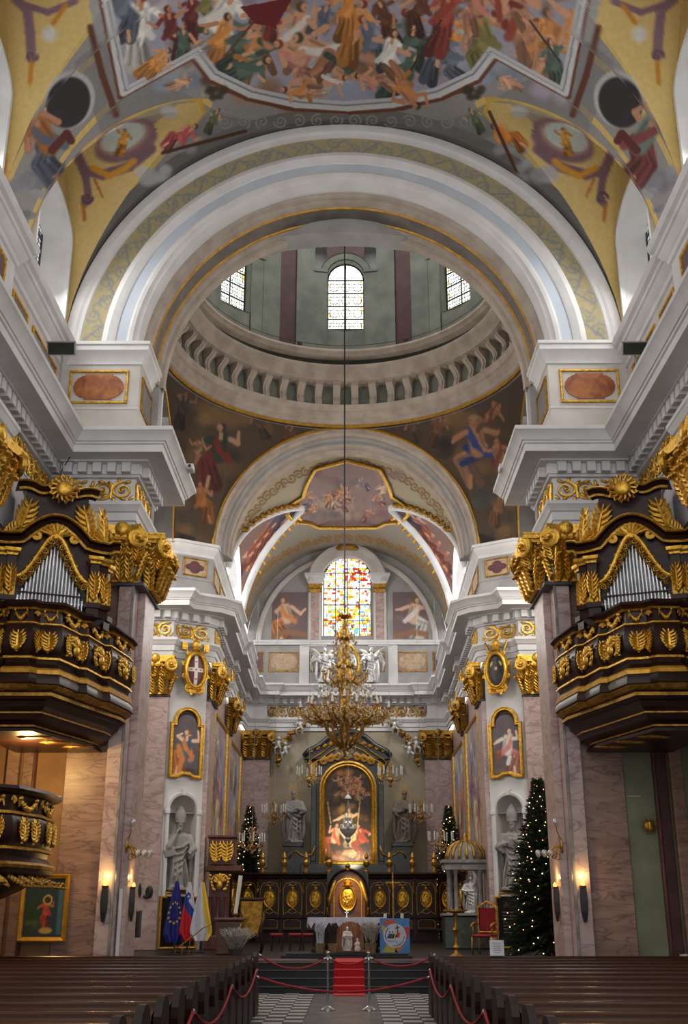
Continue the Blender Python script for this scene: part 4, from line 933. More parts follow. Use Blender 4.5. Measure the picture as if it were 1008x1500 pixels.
for s in (-1, 1):     # window frame: pink pilasters, gilt capitals, broken arch hood
    x = AX+s*1.62
    MB().bevbox(x-.2, x+.2, B0-.16, B0, 14.3, 16.75, .02).build('window_pilaster', pinkm, wb)
    for k in (-1, 1): MB().box(x+k*.26-.06, x+k*.26+.06, B0-.12, B0, 14.3, 16.75).build('pilaster_strip', white2, wb)
    MB().loft([[(x-.32*e, B0-.2*e, z), (x+.32*e, B0-.2*e, z), (x+.32*e, B0, z), (x-.32*e, B0, z)] for e, z in ((.8, 16.75), (1, 16.9), (.9, 17.0), (1.25, 17.18))], caps=True).build('gilt_capital', goldd, wb)
    MB().loft([[(x-.36*e, B0-.3*e, z), (x+.36*e, B0-.3*e, z), (x+.36*e, B0, z), (x-.36*e, B0, z)] for e, z in ((.9, 17.18), (1, 17.25), (1.3, 17.5), (1.45, 17.56), (1.45, 17.7))], caps=True).build('impost_block', white, wb)
    MB().box(x-.6*1, x+.6, B0-.08, B0, 14.0, 14.2).build('pedestal', white2, wb)
hd = MB().archlathe([(1.32, B0), (1.34, B0-.25), (1.5, B0-.3), (1.62, B0-.3), (1.78, B0-.4), (1.92, B0-.42), (2.0, B0-.3), (2.0, B0)], 30, AX, 17.3); hd.build('arch_hood', white2, wb, 30)
MB().ell((AX, B0-.4, 19.1), (.5, .15, .22), 10, 6).ell((AX-.35, B0-.4, 19.0), (.25, .1, .14), 8, 5).ell((AX+.35, B0-.4, 19.0), (.25, .1, .14), 8, 5).ell((AX, B0-.45, 19.35), (.2, .12, .25), 8, 6).build('gilt_cartouche', goldd, wb, True)
# apse stained glass
aw = sroot('window_15', 'tall arched modern stained glass window in red, yellow and white')
MB().loft([[(x, B0-.01, z) for x, z in arch_poly(wx0, wx1, wzb, wzs)], [(x, B0+.3, z) for x, z in arch_poly(wx0+.06, wx1-.06, wzb+.05, wzs)]]).build('reveal', greyw, aw, 30)
def glassmat(name, c, e): return mat(name, c, [v*.9 for v in c], 3, .3, emit=e)
GL = [glassmat('glass_white', (246, 244, 240), 1.0), glassmat('glass_yellow', (244, 206, 60), .95), glassmat('glass_red', (206, 44, 34), .9), glassmat('glass_orange', (226, 128, 40), .9), glassmat('glass_blue', (104, 176, 214), .9), glassmat('glass_pale', (222, 232, 214), 1.0)]
gm = [MB() for _ in GL]; q = random.Random(12)
cols, rows = 21, 42; W_, H_ = wx1-wx0-.1, wzs+1.16-wzb-.05
for j in range(rows):
    x = wx0+.05
    while x < wx1-.06:
        wd = min(q.choice((.5, 1, 1, 1.6))*W_/cols, wx1-.05-x); z0 = wzb+.05+H_*j/rows; z1 = wzb+.05+H_*(j+1)/rows
        t = j/rows; d_ = math.hypot((x-AX-.5)*1.2, z0-17.6)
        pr = [.7, .1, .05, .06, .04, .05]
        if .12 < t < .32: pr = [.42, .32, .04, .1, .06, .06]
        if t > .68 and abs(d_-.35) < .16: pr = [.2, .1, .55, .1, 0, .05]
        if t <= .12: pr = [.5, .12, .04, .06, .22, .06]
        c = q.choices(range(6), pr)[0]
        xm = x+wd/2; ztop = wzs+math.sqrt(max(0, 1.16**2-(xm-AX)**2))
        if z0 < ztop: gm[c].box(x+.009, x+wd-.009, B0+.2, B0+.22, z0+.009, min(z1, ztop)-.009)
        x += wd
for m_, g in zip(GL, gm): g.build('stained_panes', m_, aw)['kind'] = 'stuff'
MB().box(wx0, wx1, B0+.215, B0+.24, wzb, wzs+1.2).build('lead_backing', blackp, aw)
ab = MB()
for k in range(5): ab.box(wx0+.03+(W_+.04)*k/4-.018, wx0+.03+(W_+.04)*k/4+.018, B0+.16, B0+.2, wzb, wzs+math.sqrt(max(0, 1.18**2-(wx0+.03+(W_+.04)*k/4-AX)**2)))
for k in range(1, 5): ab.box(wx0, wx1, B0+.16, B0+.2, wzb+H_*k/5-.018, wzb+H_*k/5+.018)
ab.build('glazing_bars', blackp, aw)
# attic panels under the lunette
for xa, xb, m_ in ((-3.85, -2.35, quart), (-1.85+AX, 1.85+AX, greym), (2.45, 3.95, quart), (-4.75, -4.1, plumm), (4.2, 4.8, plumm)):
    f, m = panel(xa, xb, 12.75, 13.75, B0, None, 'oval' if m_ is quart else 'rect', wf=.06); f.build('panel_frame', goldd, wb); MB().box(xa+.03, xb-.03, B0-.012, B0, 12.8, 13.7).build('panel_ground', rosem if m_ is quart else m_, wb); m.build('marble_panel', m_, wb)
for x in (-2.1, 2.25): MB().bevbox(x-.24, x+.24, B0-.06, B0, 12.1, 14.1, .01).build('attic_pilaster', white, wb)
# painted virtues on the lunette
for s in (-1, 1):
    fx0, fx1 = (-3.75, -2.0) if s < 0 else (2.3, 4.05)
    g = MB().grid(50, 60, lambda u, v: (fx0+(fx1-fx0)*u, B0-.012, 14.4+(min(2.5, math.sqrt(max(.01, 4.2**2-(fx0+(fx1-fx0)*u)**2)))-.1)*v)); me = g.mesh('painted_figure', paint)
    v = verts(me); Q = Paint(v[:, 0], v[:, 2], (122, 104, 104)); fc = (fx0+fx1)/2+s*.1
    for k in range(6): Q.cloud(fc+random.uniform(-.6, .6), 14.9+random.uniform(0, 1.5), .4, (140, 118, 112), k, 4, .6)
    Q.fig(fc, 15.4, 2.55, .15*s, (206, 132, 84) if s < 0 else (214, 208, 204), (222, 190, 160), (232, 190, 158), (140, 96, 60), 11+s, 1, .2); Q.stroke([(fx0, 14.5), (fc, 14.75), (fx1, 14.6)], .2, (150, 110, 84), .6)
    Q.apply(me); link('painted_figure', me, wb)
# ================================================================ chancel vault
CL = [(46.0, 3.3)]
cb, ck = vault(4.93, 4.97, 14.2, CL, list(np.linspace(38.6, 53, 170)), 60, 110, 2.95, .33, 0, .5)
cv = cb.mesh('ceiling_chancel', paint, 28); v = verts(cv); X, Y = proj(v)
c0 = np.tile(np.array((146., 136., 122.)), (len(v), 1)); c0[ck > 0] = (118, 92, 84)
Q = Paint(X, Y, c0)
Q.poly([(300, 640), (710, 640), (690, 800), (504, 690), (330, 800)], (176, 162, 128), .6)
for k in range(46):
    a = PI*(k+.5)/46; Q.scroll(508-165*math.cos(a), 840-160*math.sin(a), 7, k, 1.4, 2, (120, 84, 30), (-1)**k)
    Q.scroll(508-150*math.cos(a), 905-118*math.sin(a), 5, k, 1.4, 1.6, (150, 108, 40), (-1)**k)
cart = [(425, 752), (430, 738), (447, 728), (452, 712), (464, 690), (508, 678), (554, 690), (566, 712), (571, 728), (588, 738), (594, 752), (584, 762), (562, 764), (550, 770), (468, 770), (456, 764), (434, 762)]
Q.poly([(508+(x-508)*1.1, 725+(y-725)*1.12) for x, y in cart], (188, 178, 164)); Q.poly([(508+(x-508)*1.05, 725+(y-725)*1.07) for x, y in cart], (168, 122, 48)); Q.poly(cart, (142, 116, 112))
for k in range(22):
    q = random.Random(k); Q.cloud(q.uniform(445, 575), q.uniform(690, 762), 16, q.choice([(152, 122, 112), (122, 106, 112), (176, 148, 126), (130, 92, 84)]), k, 4, .7)
for k in range(16):
    q = random.Random(k+60); Q.fig(q.uniform(445, 572), q.uniform(705, 758), 26, q.uniform(-1.2, 1.2), q.choice([(150, 92, 84), (186, 160, 132), (110, 96, 112), (160, 110, 70)]), None, (206, 160, 130), BRN, k, -1, .1)
for s in (-1, 1):
    X_ = lambda x: x if s < 0 else 1016-x
    for k in range(7): Q.fig(X_(362+k*11), 828-k*14, 52, .7*-s, random.Random(k).choice([(150, 84, 60), (128, 70, 66), (96, 84, 96)]), None, (196, 146, 116), BRN, k+s, -1, .1)
Q.apply(cv); ceil2 = struct(link('ceiling_chancel', cv), 'painted chancel vault with central cloud cartouche and side lunettes')
# white ribs and gilt ornament along the lunette groins, gilt cartouche frame
def groin(s, sg, off=0.):
    pts = []
    for k in range(25):
        t = k/24*.985; y = 46+sg*3.3*(1-t); f = (1-(1-t)**2)**.5
        z0 = 14.2+.63+2.95*f; xs_ = np.linspace(4.93, 0, 300); ok = 14.2+np.sqrt(4.97**2-xs_**2) >= z0+.33*f*(4.93-xs_); x = float(xs_[np.argmax(ok)])
        pts.append(Vector((s*(x-.02), y+sg*off, 14.2+math.sqrt(4.97**2-x*x)-.03)))
    return pts
for s in (-1, 1):
    for sg in (-1, 1):
        pts = groin(s, sg); MB().tube(pts, .17, 6).build('groin_rib', white, ceil2, True)
        for k in range(5, 23, 2):
            p = pts[k]+Vector((0, sg*.32, -.04)); MB().ell(p, (.2, .3, .1), 7, 5).ell(p+Vector((s*.12, sg*.2, -.03)), (.12, .12, .1), 6, 4).ell(p+Vector((-s*.14, sg*.16, -.03)), (.1, .12, .09), 6, 4).build('gilt_ornament', gold if sg > 0 else goldd, ceil2, True)
def on_cv(px, py):     # photo pixel -> chancel barrel
    d = direction(px, py); a = d[0]**2+d[2]**2; bq = 2*(CX*d[0]+(CH-14.2)*d[2]); c_ = CX*CX+(CH-14.2)**2-4.9**2
    k = (-bq+math.sqrt(bq*bq-4*a*c_))/(2*a); return Vector((CX+d[0]*k, d[1]*k, CH+d[2]*k))
MB().tube([on_cv(508+(x-508)*1.05, 725+(y-725)*1.07) for x, y in cart+cart[:1]], .09, 6).build('cartouche_frame', gold, ceil2, True)
# ================================================================ gilt ornament pieces
def fan_mb(r=.3, n=9, spread=2.2):
    mb = MB()
    for k in range(n):
        a = -spread/2+spread*k/(n-1); L = r*(1-.12*abs(a))
        pts = [(0, -.02, 0), (math.sin(a)*L*.5, -.07, math.cos(a)*L*.5), (math.sin(a)*L, -.03, math.cos(a)*L)]
        mb.tube(pts, [.012, .034, .042], 5)
        mb.ell((math.sin(a)*L, -.03, math.cos(a)*L), .045, 6, 4)
    mb.ell((0, -.05, 0), (.09, .06, .07), 8, 5); return mb
ME_FAN = fan_mb().mesh('gilt_shell', gold, 50)
def cart_mb():
    mb = fan_mb(.22, 7, 2.4)
    for sg in (-1, 1):
        pts = []; rr = []
        for k in range(14):
            q = k/13; a = -PI*.4+q*3.4; R = .24-.1*q; pts.append((sg*(.06+R*math.cos(a)), -.03, .06+R*math.sin(a))); rr.append(.035*(1-.5*q))
        mb.tube(pts, rr, 5)
        for j in range(5): mb.ell((sg*(.2+.03*j), -.04, -.16+.09*j), (.06, .035, .035), 6, 4, Matrix.Rotation(-sg*(.9-.2*j), 3, 'Y'))
    mb.ell((0, -.06, -.05), (.1, .07, .12), 8, 6); return mb
ME_CART = cart_mb().mesh('gilt_cartouche', gold, 50)
def plume_mb(h=.5, n=6):
    mb = MB(); mb.tube([(0, -.02, 0), (.0, -.05, h*.5), (0, -.03, h)], [.03, .035, .015], 5)
    for k in range(n):
        z = h*(.08+.82*k/n); w = .13*math.sin(PI*(k+1)/(n+1))**.7+.03
        for sg in (-1, 1):
            mb.tube([(0, -.03, z), (sg*w*.7, -.06, z+.05), (sg*w, -.03, z+.13)], [.03, .032, .012], 5)
    mb.ell((0, -.06, h*.12), (.05, .04, .05), 6, 4); return mb
ME_PLUME = plume_mb().mesh('gilt_leaf', gold, 50)
def festoon_mb(w=.5, d=.14):
    mb = MB(); r = random.Random(2)
    for k in range(11):
        t = k/10; x = (t-.5)*w; z = -d*math.sin(PI*t); e = .03+.025*math.sin(PI*t)
        mb.ell((x, -.03, z), (e*1.1, e, e), 6, 4); mb.ell((x+r.uniform(-.02, .02), -.045, z+r.uniform(-.03, .03)), e*.7, 5, 4)
    for sg in (-1, 1): mb.ell((sg*w/2, -.03, .02), .045, 6, 4); mb.tube([(sg*w/2, -.03, 0), (sg*(w/2+.03), -.03, -.12)], [.03, .012], 5)
    return mb
ME_FEST = festoon_mb().mesh('gilt_festoon', gold, 50)
def put(path, t_or_seg, z, off, me, name, parent, s, sc=1.0, zoff=0):
    a, d, L = list(segs(path))[t_or_seg] if isinstance(t_or_seg, int) else list(segs(path))[int(t_or_seg)]
    fr = .5 if isinstance(t_or_seg, int) else t_or_seg-int(t_or_seg)
    p = a+d*(L*fr)+Vector((d.y, -d.x))*off; ang = math.atan2(d.y, d.x); sc = sc if isinstance(sc, tuple) else (sc,)*3
    if s < 0: return link(name, me, parent, (p.x, p.y, z), (0, 0, ang), sc)
    return link(name, me, parent, (-p.x, p.y, z), (0, 0, -ang), (-sc[0], sc[1], sc[2]))
# ================================================================ organs on their galleries
GP = [(-6.85, 19.85), (-6.28, 19.85), (-6.18, 19.72), (-5.76, 19.72), (-5.66, 19.85), (-5.3, 19.95), (-5.12, 20.72), (-4.99, 20.78), (-4.86, 21.6), (-4.73, 21.66), (-4.58, 22.7), (-4.58, 23.1)]
GS = [(-6.85, 19.85), (-5.35, 19.88), (-4.62, 22.6), (-4.6, 23.1)]
for s in (-1, 1):
    g = thing('organ_gallery', f'dark wooden organ gallery with gilded shells on the {"left" if s < 0 else "right"} pier, '+('over the pulpit' if s < 0 else 'above the gilded sunburst'), 'gallery')
    G = lambda mb, n, m, sm=False: mir(mb, s).build(n, m, g, sm)
    G(MB().sweep(GP, [(-.35, 7.2), (.12, 7.22), (.14, 7.17), (.1, 7.13), (.05, 7.1), (.04, 7.06), (.0, 7.05)]), 'hand_rail', wood, 30)
    G(MB().sweep(GP, [(.05, 7.1), (.09, 7.08), (.06, 7.05), (.0, 7.05)]), 'gilt_moulding', gold, 30)
    G(MB().sweep(GP, [(0, 7.06), (0, 6.84), (.03, 6.82)]), 'parapet_frieze', wood, 30)
    G(MB().sweep(GP, [(.0, 6.83), (.05, 6.82), (.06, 6.79), (.02, 6.77)]), 'gilt_moulding', gold, 30)
    G(MB().sweep(GP, [(.02, 6.79), (.06, 6.72), (.1, 6.58), (.11, 6.42), (.07, 6.28), (.0, 6.18)]), 'parapet_panel', wood, 35)
    G(MB().sweep(GP, [(.0, 6.19), (.07, 6.17), (.08, 6.13), (.02, 6.12)]), 'gilt_moulding', gold, 30)
    G(MB().sweep(GP, [(.02, 6.13), (.0, 6.06), (.05, 6.0), (.07, 5.96)]), 'base_moulding', wood, 30)
    G(MB().sweep(GP, [(.07, 5.97), (.1, 5.93), (.1, 5.86), (.08, 5.85)]), 'gilt_band', goldp, 30)
    G(MB().sweep(GP, [(.08, 5.86), (.12, 5.78), (.13, 5.68), (.08, 5.66)]), 'base_moulding', wood, 30)
    G(MB().sweep(GP, [(.08, 5.67), (.1, 5.64), (.04, 5.58), (-.04, 5.56)]), 'gilt_moulding', goldd, 30)
    G(MB().sweep(GS, [(.02, 5.58), (-.06, 5.42), (-.12, 5.4), (-.16, 5.3), (-.3, 5.2), (-.34, 5.1), (-.55, 5.0), (-.6, 4.92)]), 'underside', wood, 30)
    G(MB().prismz([(-6.9, 20.3), (-5.75, 20.35), (-5.15, 22.4), (-5.1, 23.3), (-6.9, 23.3)], 4.9, 4.96), 'underside_soffit', wood)
    G(MB().prismz([(-6.85, 19.95), (-5.4, 20.0), (-4.7, 22.7), (-4.7, 23.3), (-6.85, 23.3)], 6.0, 6.1), 'gallery_floor', wood)
    for k, z in ((.32, 5.23), (.56, 5.02), (.04, 5.5)): G(MB().sweep(GS, [(-k+.02, z-.02), (-k+.06, z-.03), (-k+.06, z+.03), (-k+.02, z+.03)]), 'gilt_moulding', goldd, 30)
    for k in range(3): G(MB().ell((-5.9+.25*k, 21.0+.7*k, 4.89), (.35, .12, .03), 10, 4).ell((-6.1+.3*k, 21.0+.7*k, 4.88), (.1, .1, .03), 8, 4), 'soffit_ornament', goldd, True)
    for i in (0, 2, 4, 5, 7, 9):
        put(GP, i, 6.44, .1, ME_CART if i not in (2, 4) else ME_PLUME, 'gilt_cartouche' if i not in (2, 4) else 'gilt_leaf', g, s, (.95, 1, .95) if i not in (2, 4) else (1.0, 1, .8)).location.z -= .0 if i not in (2, 4) else .2
        put(GP, i, 7.02, .02, ME_FEST, 'gilt_festoon', g, s, (.9 if i not in (2, 4) else .45, 1, 1))
    for i in (1, 3, 6, 8): put(GP, i, 6.24, .08, ME_PLUME, 'gilt_leaf', g, s, (.6, 1, .85))
    put(GP, 10, 6.24, .08, ME_PLUME, 'gilt_leaf', g, s, (.8, 1, .85)); put(GP, 5.15, 6.24, .1, ME_PLUME, 'gilt_leaf', g, s, (.5, 1, .8)); put(GP, 0.05, 6.24, .1, ME_PLUME, 'gilt_leaf', g, s, (.5, 1, .8))
    for i in (1, 3, 6, 8, 10): put(GP, i, 6.95, .02, ME_FAN, 'gilt_bracket', g, s, .3)
    # the organ case
    Y0 = 20.55; cx = at(77, 840, Y0).x; ZP = lambda py: at(77, py, Y0).z
    og = thing('organ', f'tin pipe organ in a dark gilded case on the {"left" if s < 0 else "right"} gallery', 'organ')
    RO = Matrix.Translation((cx, Y0, 0)) @ Matrix.Rotation(.38, 4, 'Z') @ Matrix.Translation((-cx, -Y0, 0))
    def O(mb, n, m, sm=False):
        t_ = MB().merge(mb, RO); return mir(t_, s).build(n, m, og, sm)
    zb, zs0, zc_, zt = ZP(892), ZP(812), ZP(795), ZP(712)
    O(MB().box(cx-1.08, cx+1.05, Y0+.12, Y0+1.0, zb-.1, zs0), 'case_body', wood)
    O(MB().box(cx-.8, cx+.75, Y0+.35, Y0+1.0, 6.1, zb-.1), 'case_foot', wood)
    O(MB().loft([[(cx+1.0, Y0+.12, z), (cx+1.1, Y0+.9, z), (cx+1.1, Y0+1.2, z), (cx-1.1, Y0+1.2, z)] for z in (zb-.1, zs0)], caps=True), 'case_side', wood)
    O(MB().loft([[(cx-1.1*e, Y0+.12-.14*e, z), (cx+1.08*e, Y0+.12-.14*e, z), (cx+1.08*e, Y0+1, z), (cx-1.1*e, Y0+1, z)] for e, z in ((.72, zb-.32), (.9, zb-.24), (1, zb-.12), (1, zb-.02))], caps=True), 'case_plinth', wood)
    # S-curved cornice: rises over the centre in an arch
    cur = []
    for k in range(41):
        t = -1.28+2.56*k/40; a = abs(t)
        z = zc_+.02+(.42*math.cos(min(a, .62)/.62*PI/2)**.9 if a < .62 else 0)-(.05*math.sin((a-.62)*4) if .62 < a < 1.1 else 0); cur.append((cx+t, z))
    pr = [(-.07, -.0), (-.05, -.1), (.0, -.14), (.03, -.16), (.05, -.12), (.08, -.2), (.11, -.2), (.12, -.1), (.12, .3)]
    def curve_sweep(cur, prof, y0):
        rings = []
        for i, (x, z) in enumerate(cur):
            x0, z0 = cur[max(0, i-1)]; x1, z1 = cur[min(len(cur)-1, i+1)]; L = math.hypot(x1-x0, z1-z0); nx, nz = -(z1-z0)/L, (x1-x0)/L
            rings.append([(x+nx*o, y0+y, z+nz*o) for o, y in prof])
        return MB().loft(rings, closed=False)
    O(curve_sweep(cur, pr, Y0+.1), 'cornice', wood, 35)
    O(curve_sweep(cur, [(-.09, -.06), (-.1, -.12), (-.06, -.14), (-.04, -.1)], Y0+.1), 'gilt_moulding', gold, 35)
    O(curve_sweep(cur, [(.08, -.22), (.1, -.25), (.13, -.23), (.12, -.16)], Y0+.1), 'gilt_moulding', gold, 35)
    fillp = [(cx-1.15, zs0-.02)]+[(x, z) for x, z in cur if abs(x-cx) < 1.15]+[(cx+1.15, zs0-.02)]
    O(MB().prism(fillp, Y0+.14, Y0+.9), 'pediment_body', wood)
    # crown block with concave flanks
    topz = zt-.06
    flank = [(cx+sg*(.62+.0*t+.22*(1-t)**2.2), zc_+.05+(topz-zc_)*t) for sg in (1,) for t in np.linspace(0, 1, 8)]
    flank2 = [(2*cx-x, z) for x, z in flank[::-1]]
    O(MB().prism(flank+flank2, Y0+.3, Y0+1.0), 'crown_block', wood)
    cc = [(cx+t*.8, topz+.04+.05*math.cos(t*PI*2.5)*(.6 if abs(t) > .5 else 1)) for t in np.linspace(-1, 1, 25)]
    O(curve_sweep(cc, [(-.06, 0), (-.04, -.1), (.02, -.14), (.05, -.18), (.08, -.18), (.08, .5)], Y0+.3), 'crown_cornice', wood, 35)
    O(curve_sweep(cc, [(-.07, -.04), (-.08, -.1), (-.04, -.12), (-.02, -.08)], Y0+.3), 'gilt_moulding', gold, 35); O(curve_sweep(cc, [(.05, -.2), (.07, -.22), (.1, -.19), (.08, -.1)], Y0+.3), 'gilt_moulding', gold, 35)
    sx = 1 if s < 0 else -1; CXs = cx*-s
    def lk(n, me, x, y, z, ry=0., sc=1., rz=0.):
        sc = sc if isinstance(sc, tuple) else (sc,)*3
        p = RO @ Vector((cx+x, y, z)); rz += .38
        return link(n, me, og, (-s*p.x, p.y, p.z), (0, ry*sx, rz*sx), (sx*sc[0], sc[1], sc[2]))
    for sg in (-1, 1):
        lk('gilt_leaf', ME_PLUME, sg*.72, Y0+.28, zc_+.12, -sg*.25, (1.3*sg, 1.3, 1.7)); lk('gilt_leaf', ME_PLUME, sg*1.0, Y0+.25, zc_+.1, -sg*.9, (1.0, 1.2, .9))
    lk('gilt_leaf', ME_PLUME, 1.0, Y0+.6, zc_+.1, -.2, (1.2, 1.2, 1.8), .9)
    # sunburst cartouche on the crown
    sb = MB().ell((0, -.05, 0), (.17, .08, .17), 12, 8)
    for k in range(14):
        a = 2*PI*k/14; sb.tube([(.16*math.cos(a), -.03, .16*math.sin(a)), (.26*math.cos(a+.15), -.05, .26*math.sin(a+.15)), (.3*math.cos(a-.05), -.03, .3*math.sin(a-.05)), (.24*math.cos(a-.15), -.03, .24*math.sin(a-.15))], [.03, .035, .03, .02], 5)
    lk('gilt_cartouche', sb.mesh('gilt_cartouche', gold, 50), .08, Y0+.12, topz+.04)
    # shell over the pipes
    lk('gilt_shell', ME_FAN, 0, Y0+.06, zc_+.1, 0, (1.25, 1.3, .95))
    for sg in (-1, 1): lk('volute', ME_VOL, sg*.36, Y0+.04, zc_+.12, 0, (.55*sg, 1, .55))
    # pipe field: gilt surround, openwork and pipes
    hw, ze, za = .68, ZP(852), ZP(788)
    def topc(t):      # gilt surround curve, t in -1..1
        a = abs(t); return ze+(za-ze)*(.5+.5*math.cos(PI*a**.85))
    sur = [(cx-hw, zb)]+[(cx+hw*t, topc(t)) for t in np.linspace(-1, 1, 27)]+[(cx+hw, zb)]
    O(curve_sweep(sur, [(-.0, -.02), (.0, -.08), (.03, -.1), (.06, -.1), (.09, -.06), (.09, .05)], Y0+.02), 'pipe_surround', gold, 35)
    O(MB().prism(sur, Y0+.1, Y0+.16), 'pipe_backing', blackp)
    def ptop(t): return zb+.16+(za-.12-zb-.16)*(1-abs(t))**.92
    for k in range(19):
        t = -1+2*(k+.5)/19; h = ptop(t); r = hw/19*.98*(1.0 if abs(t) > .1 else 1)
        O(MB().lathe([(r*.35, zb-.02), (r, zb+.1), (r, h-.02), (r*.8, h), (0, h)], 10, (cx+hw*.96*t, Y0+.03, 0)).box(cx+hw*.96*t-r*.5, cx+hw*.96*t+r*.5, Y0+.03-r-.005, Y0+.03-r+.01, zb+.12, zb+.15), 'organ_pipe', tin, 40)
    O(MB().box(cx-hw, cx+hw, Y0-.04, Y0-.0, zb+.28, zb+.3), 'pipe_rail', wood)
    for sg in (-1, 1):
        for j in range(5):
            t = sg*(.16+.17*j); lk('openwork_scroll', ME_SCROLL, hw*t*1.02, Y0-.03, (topc(t)+ptop(t))/2+.04, sg*.95, (.28, .9, .36+.06*(j in (1, 2, 3))))
    # columns with gilt leaf herms
    for x, yy_, rz, sc in ((-.8, Y0-.06, 0, 1), (-.98, Y0, 0, .9), (.8, Y0-.06, 0, 1), (.98, Y0+.04, .4, .92), (1.1, Y0+.42, .9, .95)):
        zt_ = zs0-.02; zb_ = zb+.12-(.12 if yy_ > Y0+.3 else 0)
        c = MB().box(-.09, .09, -.05, .1, 0, zt_-zb_).mesh('column_shaft', wood); lk('column_shaft', c, x, yy_, zb_, 0, 1, rz)
        c = MB().loft([[(-a, -a, z), (a, -a, z), (a, .1, z), (-a, .1, z)] for a, z in ((.09, 0), (.1, .04), (.13, .08), (.14, .14))], caps=True).mesh('column_capital', gold); lk('column_capital', c, x, yy_, zt_-.12, 0, (1.1, 1, 1), rz)
        lk('gilt_leaf', ME_PLUME, x, yy_-.04, zb_+.06, 0, (.75*sc, 1.2, (zt_-zb_-.2)/.62), rz); lk('volute', ME_VOL, x, yy_-.06, zb_+.12, 0, .5, rz)
        c = MB().box(-.15, .15, -.14, .12, 0, .1).box(-.12, .12, -.1, .1, -.18, 0).mesh('column_base', wood); lk('column_base', c, x, yy_, zb_-.06, 0, 1, rz)
# ================================================================ pulpit on the left
PP = [(-6.85, 17.5), (-6.0, 17.5), (-5.32, 18.05), (-5.12, 19.0), (-5.2, 20.15), (-5.75, 20.6), (-6.8, 20.6)]
pu = thing('pulpit', 'dark wooden pulpit with gilded leaves and festoons below the left organ gallery', 'pulpit')
def PU(mb, n, m, sm=30): return mb.build(n, m, pu, sm)
PU(MB().sweep(PP, [(-.3, 3.66), (.14, 3.68), (.16, 3.63), (.1, 3.58), (.02, 3.56)]), 'hand_rail', wood)
PU(MB().sweep(PP, [(.02, 3.57), (.0, 3.54), (.0, 3.3), (.04, 3.28)]), 'parapet_frieze', wood)
PU(MB().sweep(PP, [(.0, 3.3), (.06, 3.29), (.06, 3.25), (.02, 3.24)]), 'gilt_moulding', gold)
PU(MB().sweep(PP, [(.02, 3.25), (.07, 3.18), (.1, 3.02), (.08, 2.86), (.0, 2.74)]), 'parapet_panel', wood)
PU(MB().sweep(PP, [(.0, 2.76), (.07, 2.75), (.07, 2.71), (.0, 2.7)]), 'gilt_moulding', gold)
PU(MB().sweep(PP, [(.0, 2.71), (-.02, 2.62), (.05, 2.55), (.1, 2.5)]), 'base_moulding', wood)
PU(MB().sweep(PP, [(.1, 2.52), (.14, 2.48), (.12, 2.43), (.04, 2.42)]), 'gilt_moulding', goldd)
PU(MB().sweep(PP, [(.1, 2.46), (.08, 2.36), (.0, 2.3), (-.1, 2.28), (-.4, 2.1), (-.7, 1.95)]), 'underside', wood)
PU(MB().prismz([(x*.97-.15, 19+(y-19)*.9) for x, y in PP], 2.7, 2.75), 'pulpit_floor', wood, False)
for i in range(4):
    put(PP, i, 3.48, .02, ME_FEST, 'gilt_festoon', pu, -1, (1.1, 1, 1)); put(PP, i+.3, 2.8, .08, ME_PLUME, 'gilt_leaf', pu, -1, (.9, 1, .8)); put(PP, i+.7, 2.8, .08, ME_PLUME, 'gilt_leaf', pu, -1, (.9, 1, .8))
    put(PP, i+.02, 3.42, .03, ME_FAN, 'gilt_bracket', pu, -1, .35)
for i in range(1, 4):
    for f in (.15, .5, .85):
        o = put(PP, i+f, 2.3, -.05, ME_LEAFD, 'acanthus_leaf', pu, -1, (1.1, 1, -1.0)); o.rotation_euler.x = -.9
cl = thing('marble_column', 'red marble column standing under the pulpit', 'column', (-5.95, 18.55, 0))
MB().lathe([(.24, .3), (.22, .5), (.2, 1.9), (.22, 2.0)], 16).build('shaft', redm, cl, True); MB().box(-.3, .3, -.3, .3, 0, .3).build('base', greym, cl); MB().lathe([(.2, 1.98), (.26, 2.02), (.3, 2.14)], 16).build('capital', goldd, cl, True)
